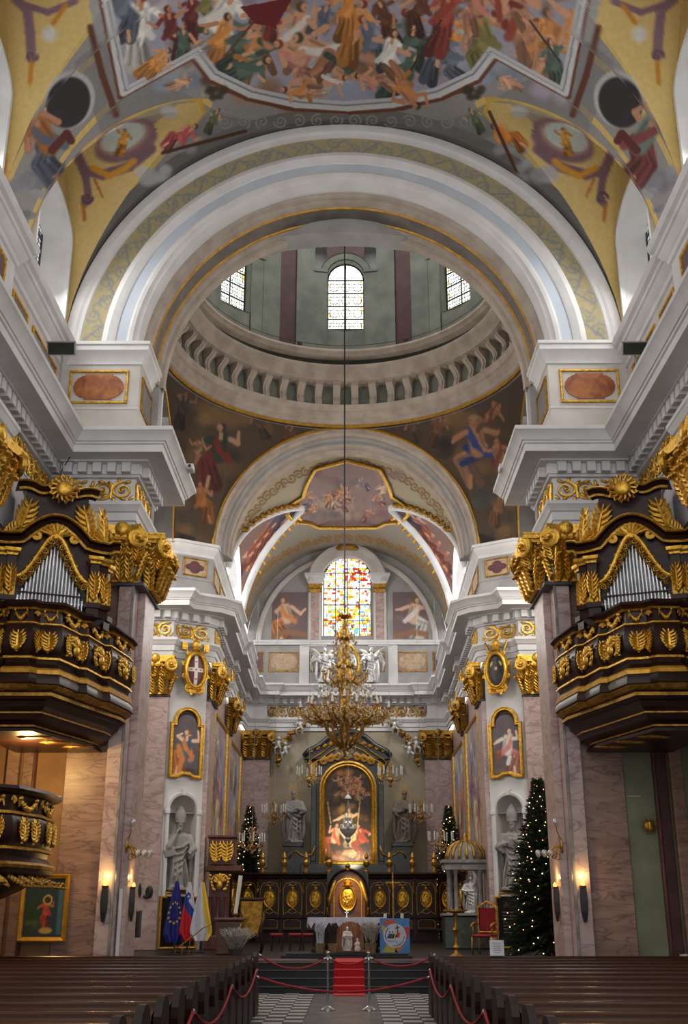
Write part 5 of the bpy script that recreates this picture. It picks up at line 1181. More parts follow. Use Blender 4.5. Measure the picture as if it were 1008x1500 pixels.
# ================================================================ figures
def limb(mb, pts, r0, r1): mb.tube(pts, [r0+(r1-r0)*i/(len(pts)-1) for i in range(len(pts))], 8)
def hand_mb(mb, p, d, sz):          # palm, four unequal bent fingers and a thumb
    p = Vector(p); d = Vector(d).normalized(); a = d.orthogonal().normalized(); b = d.cross(a)
    mb.ell(p+d*sz*.4, (sz*.32, sz*.22, sz*.42), 8, 6, d.to_track_quat('Z', 'Y').to_matrix())
    for k, L in enumerate((.75, .88, .82, .66)):
        q = p+d*sz*.7+a*sz*(-.24+.16*k); mb.tube([q, q+d*sz*L*.45, q+d*sz*L*.75+b*sz*.22], [sz*.085, sz*.08, sz*.06], 5)
    mb.tube([p+d*sz*.25+a*sz*.28, p+d*sz*.5+a*sz*.5, p+d*sz*.72+a*sz*.48], [sz*.1, sz*.09, sz*.06], 5)
def robed(armL, armR, mitre=False, seed=0, fold=.13, contr=.03, beard=True, hood=False, slim=1., book=None):
    # standing draped figure of height 1 (without mitre); faces -y
    r = random.Random(seed); mb = MB(); rings = []
    ph = [r.uniform(0, 6) for _ in range(4)]; N = 40
    for i in range(31):
        t = i/30; z = t*.8
        if t < .62: rx = .17-.03*math.sin(t/.62*PI)-.02*t; ry = .13-.02*t
        else: u = (t-.62)/.38; rx = .128+.03*math.sin(u*PI*.7)-.02*u*u; ry = .1-.02*u
        if t > .93: k = (t-.93)/.07; rx *= 1-.55*k; ry *= 1-.45*k
        rx *= slim; ry *= slim
        cxo = contr*math.sin(t*PI*1.2); f = fold*max(0, 1-t*1.05)+.02
        ring_ = []
        for k in range(N):
            a = 2*PI*k/N; m_ = 1+f*(math.sin(7*a+ph[0]+2.2*t)*.55+math.sin(11*a+ph[1]-3*t)*.35+math.sin(4*a+ph[2]+4*t)*.3)
            ring_.append((cxo+rx*m_*math.cos(a), ry*m_*math.sin(a), z))
        rings.append(ring_)
    mb.loft(rings, caps=True)
    # diagonal mantle folds
    for k in range(5):
        a0 = r.uniform(.0, .5); mb.tube([(-.13+.02*k, -.08, .66-.07*k), (-.02, -.125-.005*k, .58-.085*k), (.1, -.11, .56-.1*k), (.15, -.03, .6-.11*k)], [.014, .022, .02, .012], 6)
    for k in range(4):
        x = -.09+.06*k; mb.tube([(x+.02, -.11, .42), (x*1.2, -.135, .22), (x*1.5, -.12, .02)], [.01, .02, .018], 6)
    for sg in (-1, 1): mb.tube([(sg*.13, .02, .78), (sg*.19, .03, .5), (sg*.2, .04, .2), (sg*.17, .03, .05)], [.03, .045, .05, .03], 8)
    hx = contr*.3
    mb.tube([(hx, 0, .78), (hx, -.012, .85)], [.045, .036], 8)
    mb.ell((hx, -.018, .905), (.05, .06, .07), 12, 9)                      # head
    mb.tube([(hx, -.074, .915), (hx, -.092, .892)], [.008, .014], 6)        # nose
    for sg in (-1, 1):
        mb.ell((hx+sg*.02, -.068, .918), (.012, .008, .007), 6, 4); mb.ell((hx+sg*.05, -.008, .905), (.01, .016, .02), 6, 4); mb.tube([(hx+sg*.008, -.074, .928), (hx+sg*.034, -.066, .928)], [.007, .005], 5)
    mb.ell((hx, -.072, .874), (.016, .01, .007), 6, 4)
    if beard: mb.loft([[(hx+w*math.cos(a), y+d*math.sin(a), z) for a in np.linspace(0, 2*PI, 9)[:-1]] for w, d, y, z in ((.042, .03, -.045, .88), (.04, .03, -.055, .85), (.026, .022, -.055, .81), (.008, .008, -.05, .785))], caps=True)
    mb.ell((hx, .01, .925), (.056, .058, .06), 10, 7)                        # hair
    if hood: mb.ell((hx, .015, .9), (.068, .062, .09), 10, 7)
    if mitre:
        prof = [(.07, .072, .935), (.084, .074, .98), (.094, .068, 1.04), (.082, .052, 1.1), (.046, .028, 1.16), (.008, .008, 1.2)]
        mb.loft([[(hx+w*math.cos(a), d*math.sin(a), z) for a in np.linspace(0, 2*PI, 17)[:-1]] for w, d, z in prof], caps=True)
        mb.tube([(hx+.076*math.cos(a), .074*math.sin(a), .95) for a in np.linspace(0, 2*PI, 17)], .011, 5); mb.tube([(hx, -.066, .95), (hx, -.06, 1.06), (hx, -.03, 1.16)], .009, 5)
    for arm in (armL, armR):
        limb(mb, [arm[0], arm[1]], .062, .06); limb(mb, [arm[1], arm[2]], .064, .034); mb.ell(arm[1], .062, 8, 6)
        e = Vector(arm[1]); d = Vector(arm[2])-e
        mb.tube([e+d*.2+Vector((0, 0, -.02)), e+d*.55+Vector((0, .01, -.07)), e+d*.7+Vector((0, .02, -.12))], [.05, .045, .02], 7)   # hanging sleeve
        hand_mb(mb, arm[2], arm[3] if len(arm) > 3 else d, .075)
    if book:
        Mx = Matrix.Translation(book) @ Matrix.Rotation(.3, 4, 'Y'); mb.merge(MB().box(-.085, .085, -.03, .03, -.06, .06), Mx)
    for sg in (-1, 1): mb.ell((sg*.06+contr, -.14, .02), (.032, .06, .022), 8, 6)    # feet
    mb.lathe([(.2, -.03), (.2, .01), (.0, .012)], 20, caps=False); mb.lathe([(.2, -.03), (0, -.03)], 20)
    return mb
def statue(name, label, mb, h, loc, rotz, m_, voxel=.009, cat='statue', group=None, s=1):
    me = remesh(mb, voxel, name, m_)
    t = thing(name, label, cat, loc, rotz, group); link('body', me, t, None, None, (h*s, h, h)); return t
chp = lambda s, u, v, z: chm(s) @ Vector((u, v, z))      # chamfer frame -> world
LB = robed(((.14, 0, .74), (.19, -.12, .58), (.085, -.1, .76), (-.45, .1, 1)), ((-.13, 0, .75), (-.2, -.07, .56), (-.12, -.15, .5), (0, -1, -.1)), True, 3, book=(.17, -.13, .5))
LB.v = [(-x, y, z) for x, y, z in LB.v]
statue('bishop_statue', 'grey stone bishop statue with hand raised to his chin, above the flags', LB, 2.16, chp(-1, .67, .14, 2.436), .35, stone)
RB = robed(((.13, 0, .75), (.21, -.06, .6), (.06, -.15, .68), (-1, -.1, .3)), ((-.13, 0, .75), (-.21, -.04, .57), (-.06, -.16, .62), (1, -.1, .3)), True, 8)
statue('bishop_statue', 'grey stone bishop statue with hands on his chest, beside the tall fir tree', RB, 2.2, chp(1, .67, .14, 2.437), -.45, stone)
for s in (-1, 1):
    t = thing('statue_plinth', 'low stone plinth under the bishop '+('touching his chin' if s < 0 else 'with hands on his chest'), 'plinth', (0, 0, 0)); M = chm(s)
    MB().bevbox(.3, 1.04, .0, .45, 2.302, 2.37, .01).build('plinth_block', stone if s < 0 else blackm, t, M=M)
    # inscription tablet in a gilt frame under the niche
    t = thing('inscription_tablet', 'black marble inscription tablet in a gilded frame '+('behind the three flags' if s < 0 else 'half hidden by the tall fir tree'), 'tablet')
    MB().bevbox(.1, 1.24, -.05, -.002, .72, 2.24, .01).build('tablet', blackm, t, M=M)
    loop_sweep([(.08, .7), (1.26, .7), (1.26, 2.14), (1.1, 2.14), (1.1, 2.26), (.24, 2.26), (.24, 2.14), (.08, 2.14)], [(0, -.04), (0, -.09), (.04, -.1), (.07, -.07), (.07, 0)]).build('frame', goldp, t, M=M)
lettr = tintm('dull_red_lettering', (120, 62, 48)); lettw = tintm('pale_lettering', (196, 196, 196)); lettg = tintm('grey_lettering', (112, 108, 102))
def text(body, size, m_, parent, M, align='CENTER'):
    c = bpy.data.curves.new('lettering', 'FONT'); c.body = body; c.size = size; c.align_x = align; c.extrude = .003
    o = bpy.data.objects.new('tmp', c); COL.objects.link(o); me = bpy.data.meshes.new_from_object(o.evaluated_get(bpy.context.evaluated_depsgraph_get()))
    bpy.data.objects.remove(o); me.materials.clear(); me.materials.append(m_); return link('lettering', me, parent, M=M)
def facing(s, u, v, z):     # upright text frame on the chamfer, unmirrored
    p = chp(s, u, v, z); return Matrix.Translation(p) @ Matrix.Rotation(-s*CHR, 4, 'Z') @ Matrix.Rotation(PI/2, 4, 'X')
for s in (-1, 1):
    par = [o for o in COL.objects if o.name.startswith('inscription_tablet')][0 if s < 0 else 1]
    if s > 0:
        text('S.FLORVS', .17, lettr, par, facing(1, .66, -.06, 1.86))
        pl = [o for o in COL.objects if o.name.startswith('statue_plinth')][1]
        MB().bevbox(.36, .98, -.06, .02, 2.27, 2.385, .005).build('name_plate', blackm, pl, M=chm(1)); text('TVQVO SANC', .1, lettw, pl, facing(1, .67, -.07, 2.29))
    else: text('SVB', .16, lettr, par, facing(-1, .5, -.06, 1.92))
    lines = MB(); q = random.Random(s+5)
    for k in range(7):
        zl = 1.7-.1*k; x = .3
        while x < 1.02: w_ = q.uniform(.02, .06); lines.box(x, x+w_, -.058, -.05, zl, zl+.04); x += w_+.018
    lines.build('worn_lettering', lettg, par, M=chm(s))['kind'] = 'stuff'
# ================================================================ framed paintings, coats of arms on the chamfers
def painted(name, mb, base, fn, parent, m_=None, **kw):
    me = mb.mesh(name, m_ or oilp); v = verts(me); Q = Paint(v[:, 0], v[:, 2], base); fn(Q); Q.apply(me); return link(name, me, parent, **kw)
for s in (-1, 1):
    M = chm(s); t = thing('saint_painting', 'arched gold framed painting of a seated crowned woman in '+('orange robes above the left niche' if s < 0 else 'pink robes above the right niche'), 'painting')
    x0, x1, z0, zs_ = .14, 1.2, 5.95, 7.62
    def fn(Q):
        for k in range(5): Q.cloud(.67, 6.4+.35*k, .4, (96, 84, 92), k, 4, .6)
        Q.ell(.67, 6.1, .6, .16, 0, (120, 98, 70) if s > 0 else (66, 56, 56), .5)
        if s < 0:
            Q.fig(.68, 6.72, 1.7, .05, (206, 122, 52), (84, 96, 120), (232, 196, 170), (150, 96, 50), 4, 1, .2); Q.stroke([(.4, 6.9), (.55, 6.5), (.45, 6.15)], .13, (214, 134, 62), .6); Q.ell(.85, 6.5, .16, .12, .4, (196, 130, 90), .5); Q.stroke([(.72, 7.28), (.82, 7.3)], .03, (226, 176, 60))
        else:
            Q.fig(.62, 6.75, 1.7, -.05, (190, 120, 112), (226, 218, 206), (232, 196, 170), (110, 74, 50), 6, 1, .18); Q.ell(.5, 7.3, .12, .07, .3, (196, 196, 200), .6); Q.ell(.95, 6.62, .14, .26, 0, (132, 72, 44), .4); Q.ell(.95, 6.75, .09, .1, 0, (160, 92, 56), .5); Q.stroke([(.55, 6.55), (.62, 6.35)], .1, (230, 222, 210), .5)
    painted('canvas', archgrid(x0+.04, x1-.04, z0+.04, zs_, 46, 90, -.03, 1., .14), (92, 82, 90), fn, t, M=M)
    MB().prism(arch_outline(x0, x1, z0, zs_, shoulder=.12), -.02, -.002).build('backing', wood, t, M=M)
    OUT = [(x0, z0), (x0+.25, z0), (x0+.38, z0+.09), (x1-.38, z0+.09), (x1-.25, z0), (x1, z0), (x1, zs_), (x1-.12, zs_)]+[((x0+x1)/2+((x1-x0)/2-.12)*math.cos(PI*k/14), zs_+.12+((x1-x0)/2-.12)*math.sin(PI*k/14)) for k in range(15)]+[(x0+.12, zs_), (x0, zs_)]
    loop_sweep(OUT, [(-.05, -.03), (-.05, -.07), (-.02, -.1), (.02, -.1), (.04, -.13), (.07, -.12), (.08, -.06), (.08, 0)]).build('frame', gold, t, 35, M=M)
    # coat of arms
    c = thing('coat_of_arms', 'gilded coat of arms with '+('papal keys, tiara and a white cross on maroon' if s < 0 else 'imperial crown and a black double eagle'), 'coat of arms'); zc = 9.45
    M = M @ Matrix.Translation((.1, -.12, 0))
    painted('shield', MB().grid(40, 56, lambda u, v: (.67+.3*math.sqrt(max(0, 1-(2*v-1)**2))*(2*u-1), -.16-.05*math.sqrt(max(0, 1-(2*v-1)**2))*(1-(2*u-1)**2), zc+.52*(2*v-1))), (92, 44, 46) if s < 0 else (44, 42, 52),
            (lambda Q: (Q.stroke([(.67, zc-.5), (.67, zc+.46)], .07, (216, 206, 196), .2), Q.stroke([(.42, zc+.02), (.92, zc+.02)], .075, (216, 206, 196), .2), [Q.ell(x, z, .06, .03, 0, (150, 100, 90), .3) for x, z in ((.67, zc+.3), (.67, zc+.02), (.67, zc-.3), (.5, zc+.02), (.84, zc+.02))])) if s < 0 else
            (lambda Q: (Q.ell(.67, zc-.05, .1, .3, 0, (18, 18, 22), .3), [Q.ell(.67+g_*.14, zc+.05, .1, .3, g_*.3, (18, 18, 22), .3) for g_ in (-1, 1)], [Q.ell(.67+g_*.17, zc+.22, .05, .12, g_*.4, (196, 170, 70), .4) for g_ in (-1, 1)], Q.ell(.67, zc+.05, .07, .08, 0, (196, 150, 130), .4), [Q.ell(.67+g_*.07, zc+.34, .06, .06, 0, (18, 18, 22), .4) for g_ in (-1, 1)])), c, M=M)
    OV = [(.67+.33*math.cos(a), zc+.56*math.sin(a)) for a in np.linspace(0, 2*PI, 33)[:-1]]
    loop_sweep(OV, [(-.04, -.16), (-.02, -.24), (.03, -.26), (.07, -.22), (.1, -.24), (.12, -.14), (.12, .0)]).build('rim', gold, c, 40, M=M)
    for k in range(10):
        a = 2*PI*(k+.5)/10; sp = [(.67+(.44+.09*(1-q)*math.cos(q*9))*math.cos(a)-.09*(1-q)*math.sin(q*9)*math.sin(a), -.16, zc+(.68+.09*(1-q)*math.cos(q*9))*math.sin(a)+.09*(1-q)*math.sin(q*9)*math.cos(a)) for q in np.linspace(0, 1, 12)]
        MB().tube(sp, .04, 6).build('scroll', gold, c, 50, M=M)
    MB().lathe([(.14, 0), (.16, .06), (.13, .08), (.17, .16), (.15, .26), (.08, .34), (.03, .38), (.05, .42), (0, .46)], 14, (.67, -.14, zc+.68)).build('tiara' if s < 0 else 'crown', gold, c, 50, M=M)
    if s > 0:
        for k in range(8): MB().ell((.67+.17*math.cos(k*PI/4), -.14+.17*math.sin(k*PI/4), zc+.86), (.035, .035, .06), 6, 4).build('crown_point', gold, c, True, M=M)
    for sg in (-1, 1):
        MB().tube([(.67+sg*.1, -.08, zc+.3), (.67+sg*.36, -.08, zc+.78)], .035, 6).box(.67+sg*.4-.1, .67+sg*.4+.1, -.1, -.04, zc+.7, zc+.95).build('key' if s < 0 else 'sceptre', gold, c, M=M) if s < 0 else MB().tube([(.67+sg*.1, -.08, zc+.3), (.67+sg*.3, -.08, zc+.7), (.67+sg*.42, -.08, zc+1.0)], [.03, .035, .05], 6).build('sceptre', gold, c, True, M=M)
    ln = link('acanthus_leaf', ME_LEAF, c, M=M @ Matrix.Translation((.67, -.12, zc-.55)) @ Matrix.Diagonal((2, 1, -.7, 1)))
    for sg in (-1, 1): link('volute', ME_VOL, c, M=M @ Matrix.Translation((.67+sg*.2, -.14, zc-.62)) @ Matrix.Diagonal((sg*.8, 1, -.8, 1)))
    # tall framed wall paintings along the chancel side
    for j, (ya, yb) in enumerate(((39.3, 43.7), (45.8, 50.6))):
        t = thing('wall_painting', f'tall gold framed fresco on the {SIDE[s]} chancel wall, '+('between two gilded capitals' if j == 0 else 'nearest the high altar'), 'painting')
        xw = cw((ya+yb)/2)+.06; L = yb-ya
        Mw = Matrix.Translation((-s*xw, ya if s < 0 else yb, 0)) @ Matrix.Rotation(-s*(PI/2+.018*0), 4, 'Z')
        def fn(Q):
            q = random.Random(j*3+s)
            for k in range(18): Q.cloud(q.uniform(0, L), q.uniform(3.4, 8.4), .9, q.choice([(120, 140, 176), (176, 150, 150), (196, 186, 176), (150, 116, 104)]), k, 5, .8)
            for k in range(16): Q.fig(q.uniform(.4, L-.4), q.uniform(3.6, 7.6), 1.9, q.uniform(-.4, .4), q.choice([(176, 90, 70), (90, 104, 150), (206, 180, 140), (120, 130, 104)]), None, (222, 176, 146), BRN, k+9, 1, .1)
        painted('canvas', MB().grid(50, 70, lambda u, v: (L*u, -.05, 3.3+5.1*v)), (150, 150, 170), fn, t, M=Mw)
        loop_sweep([(0, 3.3), (L, 3.3), (L, 8.4), (0, 8.4)], [(-.06, -.05), (-.04, -.12), (.03, -.14), (.08, -.1), (.08, .02)]).build('frame', gold, t, 35, M=Mw)
# ================================================================ high altar
RY = 52.5
def RP(px, py, dy=0.): p = at(px, py, RY+dy); return (p.x, p.z)
ha = thing('high_altar', 'dark grey marble high altar retable with curved pediment and gilded ornament', 'altarpiece')
sym2 = lambda pts: pts+[(1018-x, y) for x, y in pts[::-1]]
pedp = sym2([(446, 1112), (443, 1106), (448, 1100), (466, 1091), (482, 1077), (496, 1070), (509, 1069)])
MB().prism([RP(*p) for p in pedp], RY-.15, RY+.4).build('pediment', darkm, ha)
MB().prism([RP(*p) for p in sym2([(456, 1270), (456, 1150), (458, 1120), (470, 1104), (488, 1094), (509, 1090)])], RY-.05, RY+.4).build('frame_body', darkm, ha)
cvp = [RP(*p) for p in sym2([(446, 1108), (452, 1101), (468, 1093), (483, 1080), (497, 1073), (509, 1072)])]
MB().tube([(x, RY-.2, z) for x, z in cvp], .14, 6).build('pediment_moulding', darkm, ha, True)
for k, o in ((0, 6), (1, 14)):
    c2 = [RP(x, y+o+4) for x, y in sym2([(452, 1108), (458, 1102), (470, 1095), (485, 1083), (498, 1077), (509, 1076)])]
    MB().tube([(x, RY-.2, z) for x, z in c2], .045, 5).build('gilt_line', goldd, ha, True)
for k in range(12):
    x = 458+k*9.3; dx = abs(x-509); y = 1084+dx*.36; p = RP(x, y); link('gilt_flower', ME_FAN, ha, (p[0], RY-.22, p[1]), (0, (x-509)*.01, 0), (.5, 1, .5))
for sg in (-1, 1):
    X_ = lambda px: px if sg < 0 else 1018-px
    wing = [(455, 1270), (455, 1252), (450, 1252), (444, 1247), (441, 1240), (417, 1240), (416, 1252), (410, 1264), (408, 1290), (456, 1290)]
    MB().prism([RP(X_(x), y) for x, y in (wing if sg < 0 else wing[::-1])], RY-.4, RY+.3).build('pedestal_wing', darkm, ha)
    a, b = RP(X_(414), 1240), RP(X_(444), 1235); MB().bevbox(min(a[0], b[0]), max(a[0], b[0]), RY-.6, RY+.3, a[1]-.02, b[1], .02).build('pedestal_cap', darkm, ha)
    pts = [RP(X_(x), y) for x, y in ((462, 1240), (458, 1252), (448, 1256), (440, 1252), (434, 1247), (428, 1250), (424, 1258))]
    MB().tube([(x, RY-.45, z) for x, z in pts], .05, 5).build('gilt_garland', goldd, ha, True)
    p0, p1 = RP(X_(459), 1262), RP(X_(459), 1150)
    MB().bevbox(p0[0]-.12, p0[0]+.12, RY-.2, RY, p0[1], p1[1], .02).build('side_pilaster', darkm, ha)
    for y in (1126, 1138):
        p = RP(X_(461), y); link('gilt_leaf', ME_PLUME, ha, (p[0], RY-.22, p[1]-.2), None, .9)
a, b = RP(440, 1300), RP(578, 1266); MB().bevbox(a[0], b[0], RY-.5, RY+.4, .7, b[1], .03).build('altar_base', darkm, ha)
for px in (474, 484, 494, 509, 524, 534, 544):
    dx = abs(px-509); p = RP(px, 1108+dx*dx*.006); link('volute', ME_VOLD, ha, (p[0], RY-.25, p[1]), (0, 0, 0), (1 if px < 509 else -1, 1.2, 1))
ap = thing('altar_painting', 'tall arched oil painting of saints in red robes in a gold frame above the altar', 'painting')
(x0, z0), (x1, z1) = RP(476, 1262), RP(543, 1124); rr = (x1-x0)/2; zs_ = z1-rr*.95
def fn(Q):
    q = random.Random(4); c = (x0+x1)/2; w_ = x1-x0; h_ = z1-z0
    for k in range(20): Q.cloud(c+q.uniform(-1, 1), z0+h_*q.uniform(.3, 1), .35, q.choice([(84, 64, 42), (64, 50, 38), (110, 80, 46), (74, 70, 60)]), k, 4, .7)
    Q.cloud(c, z0+h_*.9, .4, (176, 118, 50), 3, 5, .7); Q.cloud(c, z0+h_*.55, .35, (170, 124, 62), 5, 5, .7)
    for k in range(6): Q.fig(c+q.uniform(-.8, .8), z0+h_*q.uniform(.68, .88), .9, q.uniform(-1.4, 1.4), (140, 84, 52), None, (200, 140, 100), BRN, k, 1, .1, True)
    Q.fig(c-.02, z0+h_*.36, 1.9, 0, (226, 196, 140), (236, 216, 176), (232, 190, 150), (70, 44, 30), 12, 1, .1)
    Q.fig(c-.62, z0+h_*.22, 1.7, .25, (186, 92, 56), (226, 200, 170), (226, 176, 140), (90, 70, 60), 14, 1, .2); Q.fig(c+.66, z0+h_*.22, 1.6, -.2, (156, 64, 44), None, (216, 160, 124), (60, 40, 34), 15, 1, .2)
    Q.stroke([(c-.95, z0+h_*.62), (c-.8, z0+h_*.4)], .03, (206, 176, 110)); Q.stroke([(c+.4, z0+h_*.3), (c+.55, z0+h_*.62)], .03, (206, 176, 110)); Q.scroll(c+.55, z0+h_*.65, .12, 0, 1.2, .03, (206, 176, 110))
    for k in range(8): Q.cloud(c+q.uniform(-.9, .9), z0+.25, .3, q.choice([(186, 130, 96), (150, 84, 60), (206, 160, 120)]), k+9, 4, .8)
    Q.fig(c+.1, z0+.32, .8, 1.5, (206, 150, 110), None, (226, 176, 136), BRN, 19, 1, 0, True)
painted('canvas', archgrid(x0, x1, z0, zs_, 60, 110, RY-.22, .95), (58, 46, 36), fn, ap)
AO = arch_outline(x0, x1, z0, zs_, 20, .95)
loop_sweep(AO, [(-.02, RY-.2), (.0, RY-.28), (.06, RY-.34), (.12, RY-.32), (.18, RY-.38), (.26, RY-.36), (.28, RY-.25), (.28, RY-.04)]).build('frame', gold, ap, 35)
# saints beside the painting, with rayed haloes
for sg in (-1, 1):
    px = 430 if sg < 0 else 593; p = at(px, 1236, RY-.15)
    mb_ = robed(((.13, 0, .75), (.19, -.08, .58), (.03, -.16, .62), (-1, -.3, .2)), ((-.13, 0, .75), (-.18, -.08, .57), (-.05, -.17, .55), (1, -.3, .2)), False, 21+sg, .16, .04*sg, True)
    st_ = statue('saint_statue', 'pale stone saint statue with a rayed gold halo, '+('hands joined, left of the altar painting' if sg < 0 else 'arms crossed, right of the altar painting'), mb_, 2.35, (p.x, RY-.2, p.z+.09), .2*sg*-1, stone if sg < 0 else mat('umber_statue_stone', (138, 126, 110), (112, 102, 90), 6, .7))
    hl = MB()
    for k in range(22):
        a = 2*PI*k/22; L = .5 if k % 2 else .38
        hl.loft([[(.1*math.cos(a-.06), .05, .1*math.sin(a-.06)), (.1*math.cos(a+.12), .05, .1*math.sin(a+.06)), (.1*math.cos(a), .07, .1*math.sin(a))], [(L*math.cos(a)-.02*abs(math.sin(a))-.004, .05, L*math.sin(a)), (L*math.cos(a)+.02*abs(math.sin(a))+.004, .05, L*math.sin(a)), (L*math.cos(a), .056, L*math.sin(a)+.004)]], caps=True)
    hl.build('halo', gold, st_, loc=(0, .02, 2.16))
# gilt garlands with putti on the back wall
for sg in (-1, 1):
    X_ = lambda px: px if sg < 0 else 1018-px
    t = thing('flower_garland', f'gilded flower garland held by white putti on the {"left" if sg < 0 else "right"} of the altar pediment', 'garland')
    g = MB(); q = random.Random(3); pts = [(446, 1058), (436, 1070), (424, 1079), (414, 1090), (408, 1108), (406, 1122)]
    for i in range(len(pts)-1):
        for k in range(9):
            f = k/9; p = at(X_(pts[i][0]+(pts[i+1][0]-pts[i][0])*f), pts[i][1]+(pts[i+1][1]-pts[i][1])*f, 52.75)
            g.ell((p.x+q.uniform(-.1, .1), p.y-.05+q.uniform(-.1, .05), p.z+q.uniform(-.1, .1)), q.uniform(.07, .13), 6, 4)
    g.build('flowers', goldd, t, 60)
    for j, (px, py) in enumerate(((440, 1062), (408, 1090), (418, 1098))):
        b = MB(); b.ell((0, 0, .28), (.12, .1, .17), 9, 7).ell((0, -.02, .52), .1, 9, 7)
        for g_ in (-1, 1):
            limb(b, [(g_*.1, 0, .38), (g_*.24, -.06, .3), (g_*.26, -.1, .46)], .045, .03); limb(b, [(g_*.06, 0, .16), (g_*.13, -.14, .08), (g_*.12, -.05, -.16)], .07, .035)
            b.loft([[(g_*(.06+.28*f), .08, .34+.16*f+d*.1*(1-f)) for d in (-1, 1)] + [(g_*(.06+.28*f), .11, .34+.16*f+d*.1*(1-f)) for d in (1, -1)] for f in (0, .5, 1)], caps=True)
        p = at(X_(px), py, 52.6); me = remesh(b, .022, 'putto', silver, 1); link('putto', me, t, (p.x, p.y, p.z-.3), (0, 0, .3*sg), (1.1,)*3)
# angels and gilt cartouche standing on the back cornice
t = thing('altar_cartouche', 'gilded scroll cartouche with white field on the cornice under the stained glass window', 'cartouche', (AX+.05, 52.2, 12.0))
loop_sweep([(.42*math.cos(a)*(1+.12*math.cos(3*a)), .95+.85*math.sin(a)) for a in np.linspace(0, 2*PI, 33)[:-1]], [(0, 0), (0, -.1), (.06, -.14), (.14, -.08), (.14, .04)]).build('frame', gold, t, 40)
MB().ell((0, 0, .95), (.42, .05, .85), 16, 10).build('field', silver, t, True); MB().bevbox(-.5, .5, -.15, .15, .02, .12, .02).build('foot', goldd, t)
for sg in (-1, 1):
    b = robed(((.13, 0, .75), (.22, -.1, .68), (.3, -.2, .8), (.5, -.5, .6)), ((-.13, 0, .75), (-.2, -.1, .6), (-.1, -.22, .62), (.6, -.5, .3)), False, 31+sg, .16, .05, False)
    for g_ in (-1, 1):
        for f in range(5): b.tube([(g_*.05, .08, .74), (g_*(.22+.03*f), .13, .9-.09*f), (g_*(.36-.02*f), .12, .98-.17*f)], [.04, .045, .012], 6)
    statue('angel_statue', 'silvery white winged angel on the back cornice, '+('left' if sg < 0 else 'right')+' of the gilded cartouche', b, 1.75, (AX+sg*1.15, 52.25, 12.08), -.3*sg, silver, .011)
# ================================================================ choir stalls
def stall_meshes():
    D = {}
    D['back_panel'] = MB().box(-.46, .46, 0, .12, 0, 2.45).mesh('back_panel', wood)
    D['crown_moulding'] = MB().loft([[(-.465, -a, z), (.465, -a, z), (.465, .12, z), (-.465, .12, z)] for a, z in ((.02, 2.36), (.08, 2.42), (.1, 2.5), (.16, 2.56), (.16, 2.62))], caps=True).mesh('crown_moulding', wood)
    P_ = [(-.36, 1.02), (-.2, 1.12), (.0, 1.04), (.2, 1.12), (.36, 1.02), (.38, 1.3), (.38, 2.0), (.28, 2.2), (.0, 2.26), (-.28, 2.2), (-.38, 2.0), (-.38, 1.3)]
    D['gilt_border'] = loop_sweep(P_, [(-.015, -.0), (-.012, -.03), (.012, -.03), (.015, .0)]).mesh('gilt_border', goldd)
    D['stile'] = MB().bevbox(-.46, -.4, -.05, 0, .95, 2.4, .01).mesh('stile', wood)
    D['ledge'] = MB().bevbox(-.46, .46, -.12, .02, .86, .95, .02).mesh('ledge', wood)
    D['seat'] = MB().bevbox(-.38, .38, -.34, 0, .4, .46, .02).mesh('seat', wood)
    D['front_panel'] = loop_sweep([(-.34, .5), (.34, .5), (.34, .75), (.2, .82), (-.2, .82), (-.34, .75)], [(-.01, 0), (-.01, -.02), (.01, -.02), (.01, 0)]).mesh('front_panel', goldd)
    q = random.Random(5); md = MB(); md.ell((0, 0, 1.62), (.2, .04, .3), 18, 12)
    for k in range(16): md.ell((q.uniform(-.12, .12), -.035, 1.62+q.uniform(-.2, .2)), (q.uniform(.02, .05), .02, q.uniform(.03, .07)), 6, 4)
    D['medallion'] = md.mesh('medallion', gold, 50)
    D['medallion_rim'] = loop_sweep([(.22*math.cos(a), 1.62+.32*math.sin(a)) for a in np.linspace(0, 2*PI, 25)[:-1]], [(-.02, 0), (-.01, -.05), (.02, -.06), (.04, -.03), (.04, 0)]).mesh('medallion_rim', gold, 40)
    cr = MB().ell((0, -.02, 2.02), (.07, .03, .06), 8, 5).ell((0, -.03, 2.12), .035, 6, 4)
    for sg in (-1, 1): cr.tube([(0, -.02, 2.1), (sg*.1, -.03, 2.16), (sg*.2, -.02, 2.12)], [.02, .025, .01], 5)
    lo = MB().ell((0, -.02, 1.24), (.05, .03, .05), 8, 5)
    for sg in (-1, 1): lo.tube([(0, -.02, 1.24), (sg*.1, -.02, 1.2), (sg*.16, -.02, 1.13)], [.018, .02, .008], 5)
    D['gilt_pendant'] = lo.mesh('gilt_pendant', gold, 50)
    D['gilt_crest'] = cr.mesh('gilt_crest', gold, 50)
    D['gilt_drop'] = MB().ell((.43, -.06, 2.2), (.03, .02, .07), 6, 4).ell((.43, -.06, 2.06), (.022, .02, .12), 6, 4).ell((.43, -.06, 1.9), (.03, .02, .07), 6, 4).mesh('gilt_drop', goldd, 50)
    return D
SD = stall_meshes(); tp0 = at(509.5, 1330, 46.9).x
ORD = ('first', 'second', 'third', 'fourth', 'fifth', 'sixth', 'seventh', 'eighth', 'ninth', 'tenth', 'eleventh', 'twelfth')
